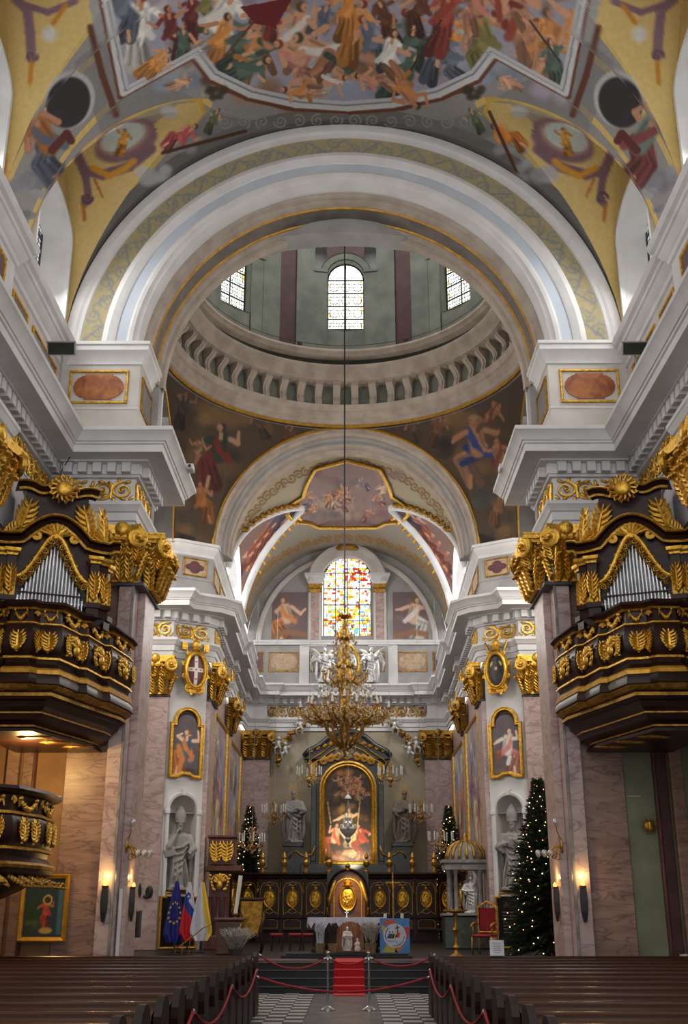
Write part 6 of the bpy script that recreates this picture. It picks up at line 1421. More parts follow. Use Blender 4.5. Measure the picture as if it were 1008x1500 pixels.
for sg, row in ((-1, ((-1.31, 47.2, 0), (-2.25, 47.2, 0), (-3.19, 47.2, 0), (-4.05, 46.93, .7), (-4.5, 46.08, 1.45), (-4.5, 45.12, 1.5))), (1, ((1.31, 47.2, 0), (2.25, 47.2, 0), (3.19, 47.2, 0), (4.05, 46.93, -.7), (4.5, 46.08, -1.45)))):
    for i, (x, Y_, rz) in enumerate(row):
        t = thing('choir_stall', f'dark choir stall with gilded oval medallion, {ORD[i]} from the throne along the {"left" if sg < 0 else "right"} row', 'choir stall', (x+tp0, Y_, .6), rz, 'choir stalls round the throne')
        for n_, me in SD.items(): link(n_, me, t)
        link('stile', SD['stile'], t, None, None, (-1, 1, 1))
# throne
tp = at(509.5, 1330, 46.9); t = thing('throne', 'carved wooden bishop throne with a glowing gilded relief and gold tassels behind the altar', 'throne', (tp.x, 46.9, .6))
ol = [(-.72, 0), (.72, 0), (.72, 1.9)]+[(.72*math.cos(a)*1.0, 1.9+.78*math.sin(a)) for a in np.linspace(0, PI, 16)][1:-1]+[(-.72, 1.9)]
MB().prism(ol, 0, .16).build('back', woodr, t); loop_sweep(ol, [(-.02, .02), (0, -.08), (.06, -.1), (.1, -.04), (.1, .14)]).build('back_moulding', wood, t, 35)
pin = [(-.55, .75), (-.3, .86), (0, .78), (.3, .86), (.55, .75), (.56, 1.7)]+[(.56*math.cos(a), 1.85+.55*math.sin(a)) for a in np.linspace(0, PI, 12)]+[(-.56, 1.7)]
loop_sweep(pin, [(-.02, 0), (-.015, -.03), (.015, -.03), (.02, 0)]).build('gilt_border', gold, t)
q = random.Random(8); r_ = MB().ell((0, -.02, 1.62), (.27, .06, .4), 18, 12)
for k in range(26): r_.ell((q.uniform(-.17, .17), -.07, 1.62+q.uniform(-.27, .27)), (q.uniform(.03, .07), .03, q.uniform(.04, .09)), 7, 5)
r_.build('relief', gold, t, 50)
loop_sweep([(.3*math.cos(a), 1.62+.43*math.sin(a)) for a in np.linspace(0, 2*PI, 29)[:-1]], [(-.02, 0), (-.01, -.08), (.03, -.1), (.07, -.05), (.07, 0)]).build('relief_rim', gold, t, 40)
MB().lathe([(.14, 0), (.2, .08), (.1, .1), (.16, .2), (.06, .26), (0, .34)], 12, (0, .0, 2.05)).build('relief_crown', gold, t, 50)
MB().lathe([(.1, 0), (.18, .06), (.08, .14), (.12, .22), (.03, .3), (0, .36)], 8, (0, .05, 2.66)).ell((-.14, .0, 2.7), (.14, .06, .07), 8, 5).ell((.14, .0, 2.7), (.14, .06, .07), 8, 5).build('finial', goldd, t, 50)
MB().bevbox(-.6, .6, -.6, 0, .4, .5, .02).bevbox(-.66, -.56, -.6, 0, 0, .75, .02).bevbox(.56, .66, -.6, 0, 0, .75, .02).build('seat', woodr, t)
for sg in (-1, 1):
    MB().tube([(sg*.5, -.1, 2.3), (sg*.62, -.14, 2.0), (sg*.74, -.16, 1.6), (sg*.8, -.16, 1.3)], [.04, .08, .09, .05], 8).build('gilt_drape', gold, t, True)
    MB().lathe([(.03, .0), (.05, -.04), (.03, -.08), (.07, -.3), (0, -.3)], 10, (sg*.82, -.16, 1.28)).build('tassel', gold, t, True)
# gilt urns on the stalls
ur = {}
ur['base'] = MB().lathe([(.13, 0), (.13, .06), (.06, .12), (.05, .2)], 10).mesh('base', goldd, 40)
ur['bowl'] = MB().lathe([(.05, .2), (.13, .3), (.14, .42), (.06, .5), (.05, .54)], 12).mesh('bowl', gold, 40)
ur['flame'] = MB().lathe([(.05, .54), (.09, .6), (.07, .7), (.02, .8), (0, .84)], 8).mesh('flame', gold, 40)
for i, px in enumerate((482, 448, 416, 384, 537, 571, 605, 637)):
    p = at(px, 1283, 47.1); t = thing('gilded_urn', f'gilded flame urn on the {"left" if i < 4 else "right"} choir stalls, {ORD[i % 4]} from the throne', 'urn', (p.x, 47.14, 3.221), 0, 'gilded urns on the choir stalls')
    for n_, me in ur.items(): link(n_, me, t)
# ================================================================ people's altar and what stands on it
al = atz(508, 1400, .6); AY = 31.6; ax = at(508, 1380, AY).x
t = thing('altar_dais', 'low black dais carrying the altar table', 'dais', (ax, AY, .6)); MB().bevbox(-1.72, 1.72, -.85, .75, .0, .07, .01).build('dais_step', blackm, t); MB().bevbox(-1.6, 1.6, -.78, .72, .07, .12, .01).build('dais_top', blackm, t)
t = thing('altar_table', 'dark wooden altar table under a white lace cloth', 'altar', (ax, AY+.35, .722))
MB().bevbox(-1.02, 1.02, -.32, .32, .8, .86, .02).build('table_top', woodr, t)
for x in (-.85, .85): MB().lathe([(.12, 0), (.12, .05), (.06, .12), (.08, .4), (.05, .62), (.1, .8)], 12, (x, 0, 0)).build('leg', wood, t, 40)
MB().bevbox(-.8, .8, .1, .2, .05, .8, .02).build('back_panel', wood, t)
cloth = mat('white_lace_cloth', (226, 226, 240), (206, 206, 224), 8, .8)
t = thing('altar_cloth', 'white lace altar cloth with pointed scalloped edge', 'cloth', (ax, AY+.35, 1.583))
cm_ = MB().box(-1.06, 1.06, -.35, .35, 0, .012)
cm_.build('cloth_top', cloth, t)
for k in range(11):
    x0 = -1.06+2.12*k/11; x1 = x0+2.12/11
    MB().prism([(x0, .012), (x0, -.1), ((x0+x1)/2, -.27), (x1, -.1), (x1, .012)], -.36, -.352).build('scallop', cloth, t)
for sg in (-1, 1): MB().box(sg*1.06-.005, sg*1.06+.005, -.36, .35, -.24, .012).build('side_drop', cloth, t)
cr = thing('altar_cross', 'small dark standing cross on the altar cloth', 'cross', (ax, AY+.4, 1.596)); MB().box(-.012, .012, -.01, .01, .02, .2).box(-.05, .05, -.01, .01, .12, .14).build('cross', steel, cr); MB().lathe([(.05, 0), (.03, .02), (.0, .025)], 10).build('foot', steel, cr)
# nativity group
stn = mat('nativity_plaster', (222, 220, 212), (196, 192, 184), 8, .6)
nx = at(513, 1395, AY-.2).x; shelm = mat('shelter_boards', (164, 104, 60), (120, 72, 42), 3, .6, stretch=(6, 1, 1))
t = thing('nativity_shelter', 'arched brown wooden board shelter of the nativity before the altar', 'shelter', (nx, AY-.25, .722))
for k in range(5):
    x = -.3+.15*k; MB().prism([(x-.07, .03), (x+.07, .03), (x+.07, .78-.9*max(0, abs(x+.08))**2*1.6), (x-.07, .78-.9*max(0, abs(x-.08))**2*1.6)], .1, .14).build('board', shelm, t)
MB().bevbox(-.36, .36, -.2, .16, 0, .04, .01).build('base', woodr, t)
nb = robed(((.13, 0, .75), (.19, -.08, .58), (.05, -.18, .6), (-1, -.3, .2)), ((-.13, 0, .75), (-.18, -.08, .57), (-.05, -.17, .62), (1, -.3, .2)), False, 44, .12, .02, True)
statue('nativity_figure', 'small white standing nativity figure in front of the wooden shelter', nb, .6, (nx-.08, AY-.38, .785), .2, stn, .014, 'figurine')
kb = MB()
kb.lathe([(.001, 0), (.16, 0), (.17, .1), (.13, .3), (.1, .42), (.06, .5), (.001, .52)], 16); kb.ell((0, -.03, .56), (.07, .075, .09), 10, 8); kb.tube([(0, .1, .08), (0, .24, .04)], [.12, .06], 8)
for sg in (-1, 1): limb(kb, [(sg*.1, 0, .42), (sg*.13, -.12, .32), (sg*.03, -.2, .38)], .04, .028)
statue('nativity_figure', 'small white kneeling nativity figure beside the standing one', kb, .5, (nx+.2, AY-.6, .768), -.5, stn, .016, 'figurine')
# potted plants by the altar
def pot_plant(name, label, px, py, Y_, z, potm, leafm, n, h, sp, potr=.16, poth=.24, leafy=None):
    p = at(px, py, Y_); t = thing(name, label, 'plant', (p.x, Y_, z))
    MB().lathe([(potr*.8, 0), (potr, poth*.8), (potr*1.04, poth), (potr*.9, poth), (0, poth*.9)], 14).build('pot', potm, t, 40)
    q = random.Random(int(px)); mb = MB()
    for k in range(n):
        a = q.uniform(0, 2*PI); r0 = q.uniform(0, potr*.7); e = q.uniform(.2, 1)*sp; hh = h*q.uniform(.6, 1)
        b0 = Vector((r0*math.cos(a), r0*math.sin(a), poth*.9)); b2 = Vector((b0.x+e*math.cos(a), b0.y+e*math.sin(a), poth+hh)); b1 = (b0+b2)/2+Vector((0, 0, .06))
        mb.tube([b0, b1, b2], [.008, .007, .003], 4)
        for j in range(5): c = b1.lerp(b2, j/5); d = Vector((q.uniform(-1, 1), q.uniform(-1, 1), q.uniform(.2, 1))).normalized()*.07; mb.tube([c, c+d], [.008, .003], 3)
    o = mb.build('twigs', leafm, t); o['kind'] = 'stuff'
    if leafy:
        lb = MB()
        for k in range(26):
            a = q.uniform(0, 2*PI); d = Vector((math.cos(a), math.sin(a), q.uniform(.1, .9))).normalized(); p0 = Vector((0, 0, poth*.95)); L = q.uniform(.16, .3); sd = d.cross(Vector((0, 0, 1))).normalized()*.035
            lb.add([p0, p0+d*L*.5+sd, p0+d*L, p0+d*L*.5-sd], [(0, 1, 2, 3)])
        lb.build('leaves', leafy, t)
    return t
basket = mat('wicker', (150, 130, 98), (110, 92, 66), 26, .8, bump=.5); twigw = tintm('white_twigs', (196, 200, 214)); twigd = tintm('dark_twigs', (64, 56, 52)); leafg = mat('green_leaf', (84, 120, 44), (50, 84, 30), 8, .5); twigp = tintm('pale_twigs', (176, 170, 160))
pot_plant('twig_basket', 'tall bundle of frosted white twigs in a wicker basket under the cloth', 469, 1398, AY-.5, .722, basket, twigw, 120, .52, .05, .13)
pot_plant('twig_basket', 'bundle of dark bare twigs in a wicker basket next to the nativity', 487, 1398, AY-.5, .722, basket, twigd, 110, .5, .05, .13)
pot_plant('flower_basket', 'wicker basket of spreading pale twigs and green leaves beside the blue poster', 543, 1398, AY-.5, .722, basket, twigp, 120, .55, .22, .16, .24, leafg)
pot_plant('flower_planter', 'low planter of pale spiky flowers in front of the wooden lectern', 345, 1398, 32.0, .6, tintm('dark_planter', (70, 64, 58)), twigp, 160, .55, .42, .2, .2, leafg)
# blue poster with a round emblem
pp = at(579, 1402, AY-.62); t = thing('poster_board', 'blue poster board with a round white emblem leaning by the altar', 'poster', (pp.x, AY-.62, .722), 0)
PWd, PH = .79, .86
MB().box(-PWd/2, PWd/2, 0, .02, 0, PH).build('board', tintm('poster_blue', (66, 140, 206), .5), t)
def flat(poly, y, c, n_='emblem_patch', par=None): return MB().prism(poly, y, 0).build(n_, tintm('print_%d_%d_%d' % c, c, .5), par or t)
flat([(-.34, .7), (-.2, .84), (.05, .8), (.0, .7)], -.003, (206, 84, 44)); flat([(-.36, .72), (-.2, .6), (-.3, .42)], -.003, (206, 186, 50)); flat([(.22, .62), (.38, .66), (.38, .46), (.3, .3)], -.003, (206, 60, 44)); flat([(-.34, .02), (-.22, .2), (.0, .12), (.08, .02)], -.003, (196, 176, 44)); flat([(.0, .02), (.0, .12), (.26, .2), (.1, .02)], -.003, (206, 124, 44))
flat([(.0+.3*math.cos(a), .43+.3*math.sin(a)) for a in np.linspace(0, 2*PI, 33)[:-1]], -.006, (206, 214, 230), 'emblem_disc')
for c, x, z in (((34, 60, 140), -.15, .42), ((40, 110, 60), -.07, .42), ((226, 190, 50), -.0, .42), ((206, 40, 40), .07, .44)):
    flat([(x-.07, z-.05), (x+.04, z-.06), (x+.07, z+.06), (x, z+.06)], -.009, c, 'emblem_person'); flat([(x+.01+.022*math.cos(a), z+.1+.022*math.sin(a)) for a in np.linspace(0, 2*PI, 11)[:-1]], -.009, c, 'emblem_person')
flat([(.06, .5), (.085, .5), (.075, .7), (.05, .7)], -.01, (24, 24, 30), 'emblem_cross'); flat([(.0, .6), (.0, .625), (.13, .65), (.13, .625)], -.01, (24, 24, 30), 'emblem_cross')
flat([(-.2, .32), (-.1, .3), (.0, .32), (.08, .26), (.06, .24), (.0, .29), (-.1, .27), (-.2, .29)], -.009, (120, 170, 214), 'emblem_wave')
for a0, a1, c in ((3.5, 2.2, (60, 60, 90)), (4.6, 6.3, (44, 70, 60))):
    for k in range(10):
        a = a0+(a1-a0)*k/10; x, z = .25*math.cos(a), .43+.25*math.sin(a); flat([(x-.014, z-.014), (x+.014, z-.014), (x+.014, z+.014), (x-.014, z+.014)], -.009, c, 'emblem_lettering')
# altar cross on a stand with two candles
p = at(577, 1402, 32.6); t = thing('processional_cross', 'tall gilded standing crucifix behind the blue poster', 'crucifix', (p.x, 32.6, .6))
MB().lathe([(.1, 0), (.1, .04), (.05, .1), (.025, .16), (.02, 1.5)], 12).build('pole', goldd, t, 40); MB().box(-.016, .016, -.012, .012, 1.5, 2.2).box(-.2, .2, -.012, .012, 1.9, 1.94).build('cross', goldd, t); MB().ell((0, -.03, 1.84), (.03, .02, .13), 6, 5).build('corpus', gold, t, True)
wax = mat('candle_wax', (232, 228, 214), None, 3, .5)
for i, px in enumerate((565, 590)):
    p = at(px, 1402, 32.6); t = thing('altar_candle', f'white pillar candle on a gilded candlestick on the {"altar side" if i == 0 else "far side"} of the standing crucifix', 'candle', (p.x, 32.6, .6), 0, 'pillar candles behind the poster')
    MB().lathe([(.12, 0), (.1, .04), (.03, .1), (.025, .6), (.04, .7), (.09, .76), (.09, .78), (0, .78)], 12).build('candlestick', goldd, t, 40); MB().lathe([(.045, .78), (.045, 1.1), (0, 1.1)], 12).build('candle', wax, t, 40)
# ================================================================ side furniture on the platform
p = at(690, 1400, 37.9); t = thing('domed_canopy', 'grey marble domed canopy on columns over a white angel at the right chancel wall', 'tabernacle', (p.x, 38.4, .6))
MB().bevbox(-.82, .82, -.45, .45, 0, 1.0, .03).build('pedestal', darkm, t); MB().bevbox(-.88, .88, -.5, .5, 1.0, 1.08, .02).build('pedestal_top', greym, t)
for x, y in ((-.62, -.3), (-.4, -.36), (.4, -.36), (.62, -.3), (-.5, .3), (.5, .3)): MB().lathe([(.1, 1.08), (.1, 1.14), (.07, 1.18), (.062, 2.3), (.1, 2.36), (.11, 2.44)], 12, (x, y, 0)).build('column', greym, t, 40)
MB().loft([[(-.8*e, -.5*e, z), (.8*e, -.5*e, z), (.8*e, .45, z), (-.8*e, .45, z)] for e, z in ((.96, 2.44), (.96, 2.6), (1.06, 2.66), (1.06, 2.76))], caps=True).build('entablature', greym, t)
dm = MB()
for k in range(16):
    a = 2*PI*k/16; dm.tube([(.66*math.cos(a)*math.cos(f), .42*math.sin(a)*math.cos(f), 2.78+.62*math.sin(f)) for f in np.linspace(0, 1.35, 7)], [.05, .05, .045, .04, .035, .03, .02], 6)
dm.build('dome_rib', goldd, t, True); MB().lathe([(.66, 2.76), (.62, 3.0), (.45, 3.22), (.2, 3.36), (0, 3.4)], 24).build('dome', greym, t, True, scale=(1, .62, 1)); MB().lathe([(.12, 3.36), (.06, 3.42), (.1, 3.5), (.03, 3.6), (0, 3.66)], 10).build('finial', goldd, t, True)
ab = robed(((.13, 0, .75), (.16, -.04, .95), (.1, -.06, 1.12), (-.2, -.1, 1)), ((-.13, 0, .75), (-.2, -.1, .6), (-.06, -.2, .56), (1, -.3, 0)), False, 61, .18, .07, False)
for g_ in (-1, 1):
    for f in range(4): ab.tube([(g_*.05, .08, .74), (g_*(.16+.02*f), .13, .84-.09*f), (g_*(.22-.02*f), .12, .8-.16*f)], [.04, .04, .012], 6)
statue('angel_statue', 'white marble angel with raised arm standing under the domed canopy', ab, 1.15, (p.x+.08, 38.15, 1.72), -.2, silver, .011)
p = at(669, 1400, 31.8); t = thing('candle_stand', 'tall turned brass candle stand with a wide drip dish beside the red chair', 'candle stand', (p.x, 31.8, .6))
MB().lathe([(.2, 0), (.2, .03), (.08, .08), (.05, .16), (.09, .24), (.04, .32), (.05, .6), (.09, .68), (.04, .76), (.045, 1.0), (.08, 1.06), (.05, 1.1)], 14).build('stem', goldd, t, 40); MB().lathe([(.05, 1.1), (.34, 1.16), (.34, 1.2), (.02, 1.18)], 20).build('drip_dish', goldd, t, 40)
for a in range(6): MB().tube([(.26*math.cos(a), .26*math.sin(a), 1.18), (.26*math.cos(a), .26*math.sin(a), 1.3)], .012, 5).build('pricket', goldd, t)
def chair(px, Y_, label, rz):
    p = at(px, 1400, Y_); t = thing('red_chair', label, 'chair', (p.x, Y_, .6), rz)
    MB().bevbox(-.3, .3, -.3, .25, .46, .54, .03).build('seat', redv, t); MB().bevbox(-.26, .26, .22, .27, .62, 1.25, .02).build('backrest', redv, t)
    loop_sweep([(-.27, .6), (.27, .6), (.27, 1.25), (.12, 1.34), (0, 1.4), (-.12, 1.34), (-.27, 1.25)], [(-.02, .2), (0, .19), (.04, .2), (.05, .27), (0, .28)]).build('back_frame', goldd, t)
    for x in (-.28, .28):
        MB().tube([(x, -.27, 0), (x*1.06, -.28, .2), (x, -.26, .48)], [.03, .025, .035], 6).build('leg', goldd, t, True); MB().tube([(x, .25, 0), (x, .24, .6)], .03, 6).build('leg', goldd, t, True)
        MB().tube([(x, .22, .82), (x*1.08, -.05, .84), (x*1.08, -.26, .78), (x*1.05, -.28, .7)], [.025, .03, .035, .03], 6).tube([(x*1.05, -.2, .78), (x, -.18, .5)], .022, 6).build('armrest', goldd, t, True)
chair(712, 33.2, 'gilded armchair with red velvet seat beside the candle stand', -.5)
for i, px in enumerate((452, 432, 405)):
    p = at(px, 1392, 36.5); t = thing('velvet_stool', f'low red velvet stool before the left choir stalls, {ORD[i]} from the altar', 'stool', (p.x, 36.5, .6), 0, 'red velvet stools left of the altar')
    MB().bevbox(-.19, .19, -.2, .2, .42, .5, .03).build('cushion', redv, t)
    for x in (-.16, .16):
        for y in (-.16, .16): MB().tube([(x, y, 0), (x, y, .43)], .025, 6).build('leg', wood, t)
# left: tall carved ambo of red brown marble, lectern, carved chair
p = at(314, 1390, 36.9); t = thing('carved_ambo', 'red brown marble and gilt ambo with columns under the tall wall painting', 'ambo', (p.x, 37.6, .6))
MB().bevbox(-.36, .5, -.3, .3, 2.55, 3.4, .03).build('upper_box', plumm, t); MB().bevbox(-.42, .75, -.36, .36, 2.36, 2.55, .03).build('cornice', woodr, t); MB().bevbox(-.4, .56, -.34, .34, 3.4, 3.5, .03).build('upper_cornice', plumm, t)
link('gilt_leaf', ME_PLUME, t, (-.1, -.32, 2.6), None, (1.4, 1, 1.4)); link('gilt_leaf', ME_PLUME, t, (.25, -.32, 2.6), None, (1.4, 1, 1.4)); link('gilt_cartouche', ME_CART, t, (.05, -.3, 2.0), None, (1, 1, 1.2))
for x in (-.25, 0, .25): MB().lathe([(.08, .4), (.08, .5), (.06, .54), (.055, 1.5), (.08, 1.58)], 10, (x, -.18, 0)).build('column', plumm, t, 40)
MB().bevbox(-.4, .4, -.3, .3, 0, .42, .02).build('base', plumm, t); MB().bevbox(-.32, .32, -.05, .25, .42, 2.36, .02).build('core', plumm, t)
p = at(338, 1398, 33.2); t = thing('lectern', 'brown wooden lectern with gilt curved edge behind the flower planter', 'lectern', (p.x, 33.4, .6))
MB().bevbox(-.42, .3, -.25, .25, 0, .9, .03).build('body', woodr, t); MB().bevbox(-.5, .38, -.3, .3, .9, .98, .02).build('top', woodr, t); MB().tube([(.3, -.27, .86), (.2, -.28, .6), (.3, -.28, .3), (.22, -.28, .06)], .025, 5).build('gilt_edge', goldd, t, True)
t = thing('paschal_candle', 'tall white candle leaning slightly beside the ambo', 'candle', (p.x+.0, 34.2, .6)); MB().tube([(0, 0, 1.1), (.12, 0, 2.15)], .06, 12).build('candle', wax, t, 40); MB().lathe([(.2, 0), (.18, .05), (.05, .1), (.045, 1.0), (.1, 1.06), (.1, 1.1), (0, 1.1)], 14).build('stand', goldd, t, 40)
p = at(366, 1398, 34); t = thing('carved_chair', 'dark carved wooden chair with curved gilt arms beside the choir stalls', 'chair', (p.x, 34.2, .6))
MB().bevbox(-.34, .3, -.3, .3, .42, .5, .02).build('seat', wood, t); MB().bevbox(-.34, .3, .24, .32, .5, 1.45, .02).build('backrest', goldd, t); MB().bevbox(-.38, .34, .2, .34, 1.45, 1.53, .02).build('crest_rail', wood, t)
for x in (-.34, .32): MB().tube([(x, -.3, 0), (x+.05, -.3, .3), (x-.04, -.3, .6), (x+.06, -.28, .95), (x, .2, 1.1)], [.04, .05, .05, .05, .04], 6).build('arm_leg', wood, t, True)
# ================================================================ flags
def flag(label, px_top, py_top, py_bot, Y_, fn, base, w=.36, dx=.1, seed=0):
    a = at(px_top, py_top, Y_); b = at(px_top, py_bot, Y_); t = thing('flag', label, 'flag', (a.x, Y_, .6)); H_ = a.z-b.z; zt = a.z-.6
    def f(u, v):
        wd = w*min(1, .12+1.1*(1-v))**.9*(1 if v > .12 else .6+.4*v/.12)
        return ((u-.5)*wd*1.3-dx*(.3-v)*.0+dx*(1-v), -.05+.04*math.sin(u*14+3*v+seed)*(1.1-v), zt-H_*(1-v))
    mb = MB().grid(40, 70, f); me = mb.mesh('cloth', oilp, True); v = verts(me)
    u_ = np.repeat(np.arange(41)/40, 71); v_ = np.tile(np.arange(71)/70, 41); Q = Paint(u_, v_, base); fn(Q); Q.apply(me); link('cloth', me, t)
    MB().lathe([(.012, 0), (.012, zt+.02)], 8, (0, .03, 0)).ell((0, .03, zt+.04), (.02, .02, .05), 8, 6).build('pole', goldd, t, 40); MB().lathe([(.14, 0), (.14, .04), (.03, .06), (.02, .3)], 14, (0, .03, 0)).build('base', blackp, t, 40); return t, zt, H_
def eu(Q):
    for k in range(12):
        a = 2*PI*k/12; Q.ell(.45+.36*math.cos(a), .48+.17*math.sin(a), .075, .022, 0, (232, 206, 50), .4)
def slo(Q):
    i = np.where(Q.Y-.35*(.5-Q.X) > .66)[0]; Q.C[i] = (214, 216, 228); i = np.where(Q.Y+.3*(.5-Q.X)*-1.2 < .44)[0]; Q.C[i] = (206, 30, 44); Q.ell(.4, .76, .3, .07, 0, (30, 60, 140), .2); Q.ell(.4, .75, .2, .03, 0, (226, 230, 236), .5)
def vat(Q):
    i = np.where(Q.X > .42+.55*(1-Q.Y)*.8)[0]; Q.C[i] = (232, 196, 40)
flag('dark blue flag with a ring of yellow stars beside the white, blue and red flag', 260, 1291, 1380, 34.6, eu, (28, 36, 130), .5, -.02, 1)
flag('white, blue and red flag with a small shield between the other flags', 278, 1292, 1378, 34.5, slo, (30, 70, 160), .44, .06, 2)
flag('yellow and white flag hanging next to the marble ambo', 297, 1292, 1378, 34.3, vat, (206, 208, 224), .5, .02, 3)
# brass barrier rail in front of the flags
t = thing('brass_railing', 'thin brass handrail rising in front of the flags', 'railing', (-5.0, 33.8, .6))
MB().tube([(0, 0, .1), (.25, 0, .22), (.9, 0, .72), (1.1, 0, .8)], .02, 6).build('rail', goldd, t, True)
for x in (.1, .3, .5): MB().tube([(x, 0, 0), (x, 0, .16+.6*x)], .012, 5).build('baluster', goldd, t)
# ================================================================ pews
PEW_IN, PEW_OUT = 1.6, 6.35
def pew_mesh(s):
    x0, x1 = sorted((s*PEW_IN, s*PEW_OUT)); D = []
    ledge = MB(); pts = [(.0, .97), (.3, .9), (.3, .86), (.02, .92)]     # sloped book ledge on the rear (camera side), y negative = towards camera
    ledge.loft([[(x, -y, z) for y, z in pts] for x in (x0+.06, x1-.06)], caps=True); D.append(('book_ledge', ledge.mesh('book_ledge', pewm)))
    D.append(('top_rail', MB().bevbox(x0+.05, x1-.05, -.03, .05, .93, 1.0, .015).mesh('top_rail', pewm)))
    D.append(('backrest', MB().bevbox(x0+.06, x1-.06, -.01, .03, .3, .94, .01).mesh('backrest', pewd)))
    D.append(('seat', MB().bevbox(x0+.06, x1-.06, .02, .42, .42, .46, .01).mesh('seat', pewm)))
    D.append(('kneeler', MB().bevbox(x0+.1, x1-.1, -.5, -.3, .14, .2, .01).mesh('kneeler', pewd)))
    return D
prof = [(-.34, 0), (.42, 0), (.43, .3), (.38, .46), (.24, .56), (.16, .7), (.17, .88), (.12, 1.0), (.02, 1.06), (-.12, 1.06), (-.24, 1.0), (-.31, .9), (-.3, .8), (-.24, .66), (-.26, .45), (-.32, .25)]
ME_END = (lambda m: (setattr(m, 'v', [(y, x, z) for x, y, z in m.v]), m)[1])(MB().prism(prof, -.035, .035)).mesh('end_panel', pewd)
ME_ENDR = (lambda m: (setattr(m, 'v', [(y, x, z) for x, y, z in m.v]), m)[1])(loop_sweep([(a*.8+.01, .12+b*.78) for a, b in prof], [(-.015, -.04), (0, -.05), (.015, -.04)]).__class__().merge(loop_sweep([(a*.78+.01, .12+b*.8) for a, b in prof], [(-.012, -.034), (-.008, -.05), (.008, -.05), (.012, -.034)]))).mesh('end_moulding', pewm)
for s in (-1, 1):
    pm = pew_mesh(s)
    for k in range(13):
        y = 21.55-k*1.03-(.25 if k else 0)
        lab = {0: f'front wooden pew of the {SIDE[s]} block'+(' carrying the white paper notice' if s > 0 else ' nearest the flags')}.get(k, f'dark brown wooden pew of the {SIDE[s]} block, {ORD[k-1]} row behind its front pew')
        t = thing('pew', lab, 'pew', (0, y, 0), 0, f'pews of the {SIDE[s]} block' if k else None)
        for n_, me in pm: link(n_, me, t)
        for i, x in enumerate((PEW_IN, PEW_OUT)):
            e = link('end_panel', ME_END, t, (s*x, 0, 0))
            if i == 0: link('end_moulding', ME_ENDR, e, (0, 0, 0), None, (-s, 1, 1))
# ================================================================ ropes, stanchions, carpet
rope = mat('red_rope', (168, 22, 34), (130, 14, 24), 40, .7, bump=.4, bscale=90)
def cat(a, b, sag, n=16):
    a = Vector(a); b = Vector(b); return [a.lerp(b, k/n)+Vector((0, 0, -sag*4*(k/n)*(1-k/n))) for k in range(n+1)]
def rope_thing(label, a, b, sag, group=None):
    t = thing('barrier_rope', label, 'rope', (0, 0, 0), 0, group); MB().tube(cat(a, b, sag), .018, 7).build('cord', rope, t, True)
    for p, q_ in ((a, b), (b, a)):
        d = (Vector(q_)-Vector(p)).normalized()*.07; MB().tube([Vector(p), Vector(p)+d+Vector((0, 0, -.03))], .022, 7).build('end_hook', steel, t, True)
SX = [at(480, 1481, 22.6).x, at(541, 1481, 22.6).x]
for i, x in enumerate(SX):
    t = thing('stanchion', f'chrome rope stanchion before the red carpet, toward the {"left" if i == 0 else "right"} pews', 'stanchion', (x, 22.6, .01), 0, 'chrome stanchions before the steps')
    MB().lathe([(.16, 0), (.16, .015), (.1, .05), (.03, .08)], 20).build('base', steel, t, 40); MB().lathe([(.022, .05), (.022, .88)], 12).build('post', steel, t, 40); MB().lathe([(.03, .86), (.035, .9), (.02, .93), (.045, .97), (.04, 1.02), (0, 1.04)], 12).build('finial', steel, t, 40)
rope_thing('red rope from the left pews to the chrome stanchion', (-1.62, 22.4, 1.0), (SX[0]-.02, 22.6, .93), .22)
rope_thing('red rope from the chrome stanchion to the right pews', (SX[1]+.02, 22.6, .93), (1.75, 22.4, 1.0), .18)
rope_thing('short red rope between the two chrome stanchions', (SX[0]+.02, 22.6, .93), (SX[1]-.02, 22.6, .93), .12)
rope_thing('long low red rope across the aisle between the pew blocks', (-1.56, 21.2, .68), (1.56, 21.2, .68), .26)
for s in (-1, 1):
    for j, (ya, yb) in enumerate(((20.9, 16.6), (16.6, 12.6), (12.6, 9.0))):
        rope_thing(f'red rope sagging along the {SIDE[s]} pew ends, {ORD[j]} from the steps', (s*1.53, ya, .8), (s*1.53, yb, .8), .28, f'aisle ropes of the {SIDE[s]} block')
    t = thing('brass_barrier', f'low brass barrier of thin posts beside the {SIDE[s]} front pew', 'barrier', (s*1.78, 22.9, 0))
    for k in range(4): MB().tube([(s*.13*k-s*.1, .12*k, 0), (s*.13*k-s*.1, .12*k, .86)], .014, 6).build('post', goldd, t)
    MB().tube([(-s*.1, 0, .86), (s*.29, .36, .86)], .014, 6).build('rail', goldd, t); MB().tube([(-s*.1, 0, .2), (s*.29, .36, .2)], .012, 6).build('rail', goldd, t)
cp = thing('stair_carpet', 'bright red carpet runner laid up the black steps', 'carpet', (.1, 0, 0)); zc0 = 0; cp_pts = [(26.3, .012)]
for k in range(4): cp_pts += [(27.01+k*.46, .15*k+.012), (27.0+k*.46, .15*(k+1)+.012)]
cp_pts += [(28.9, .612), (30.7, .612)]
carp = mat('red_carpet', (186, 22, 34), (160, 14, 26), 30, .85)
MB().loft([[(x, y, z) for x in (-.36, .36)] for y, z in cp_pts], closed=False).loft([[(x, y-.006, z+.006) for x in (-.36, .36)] for y, z in cp_pts], closed=False).build('runner', carp, cp)
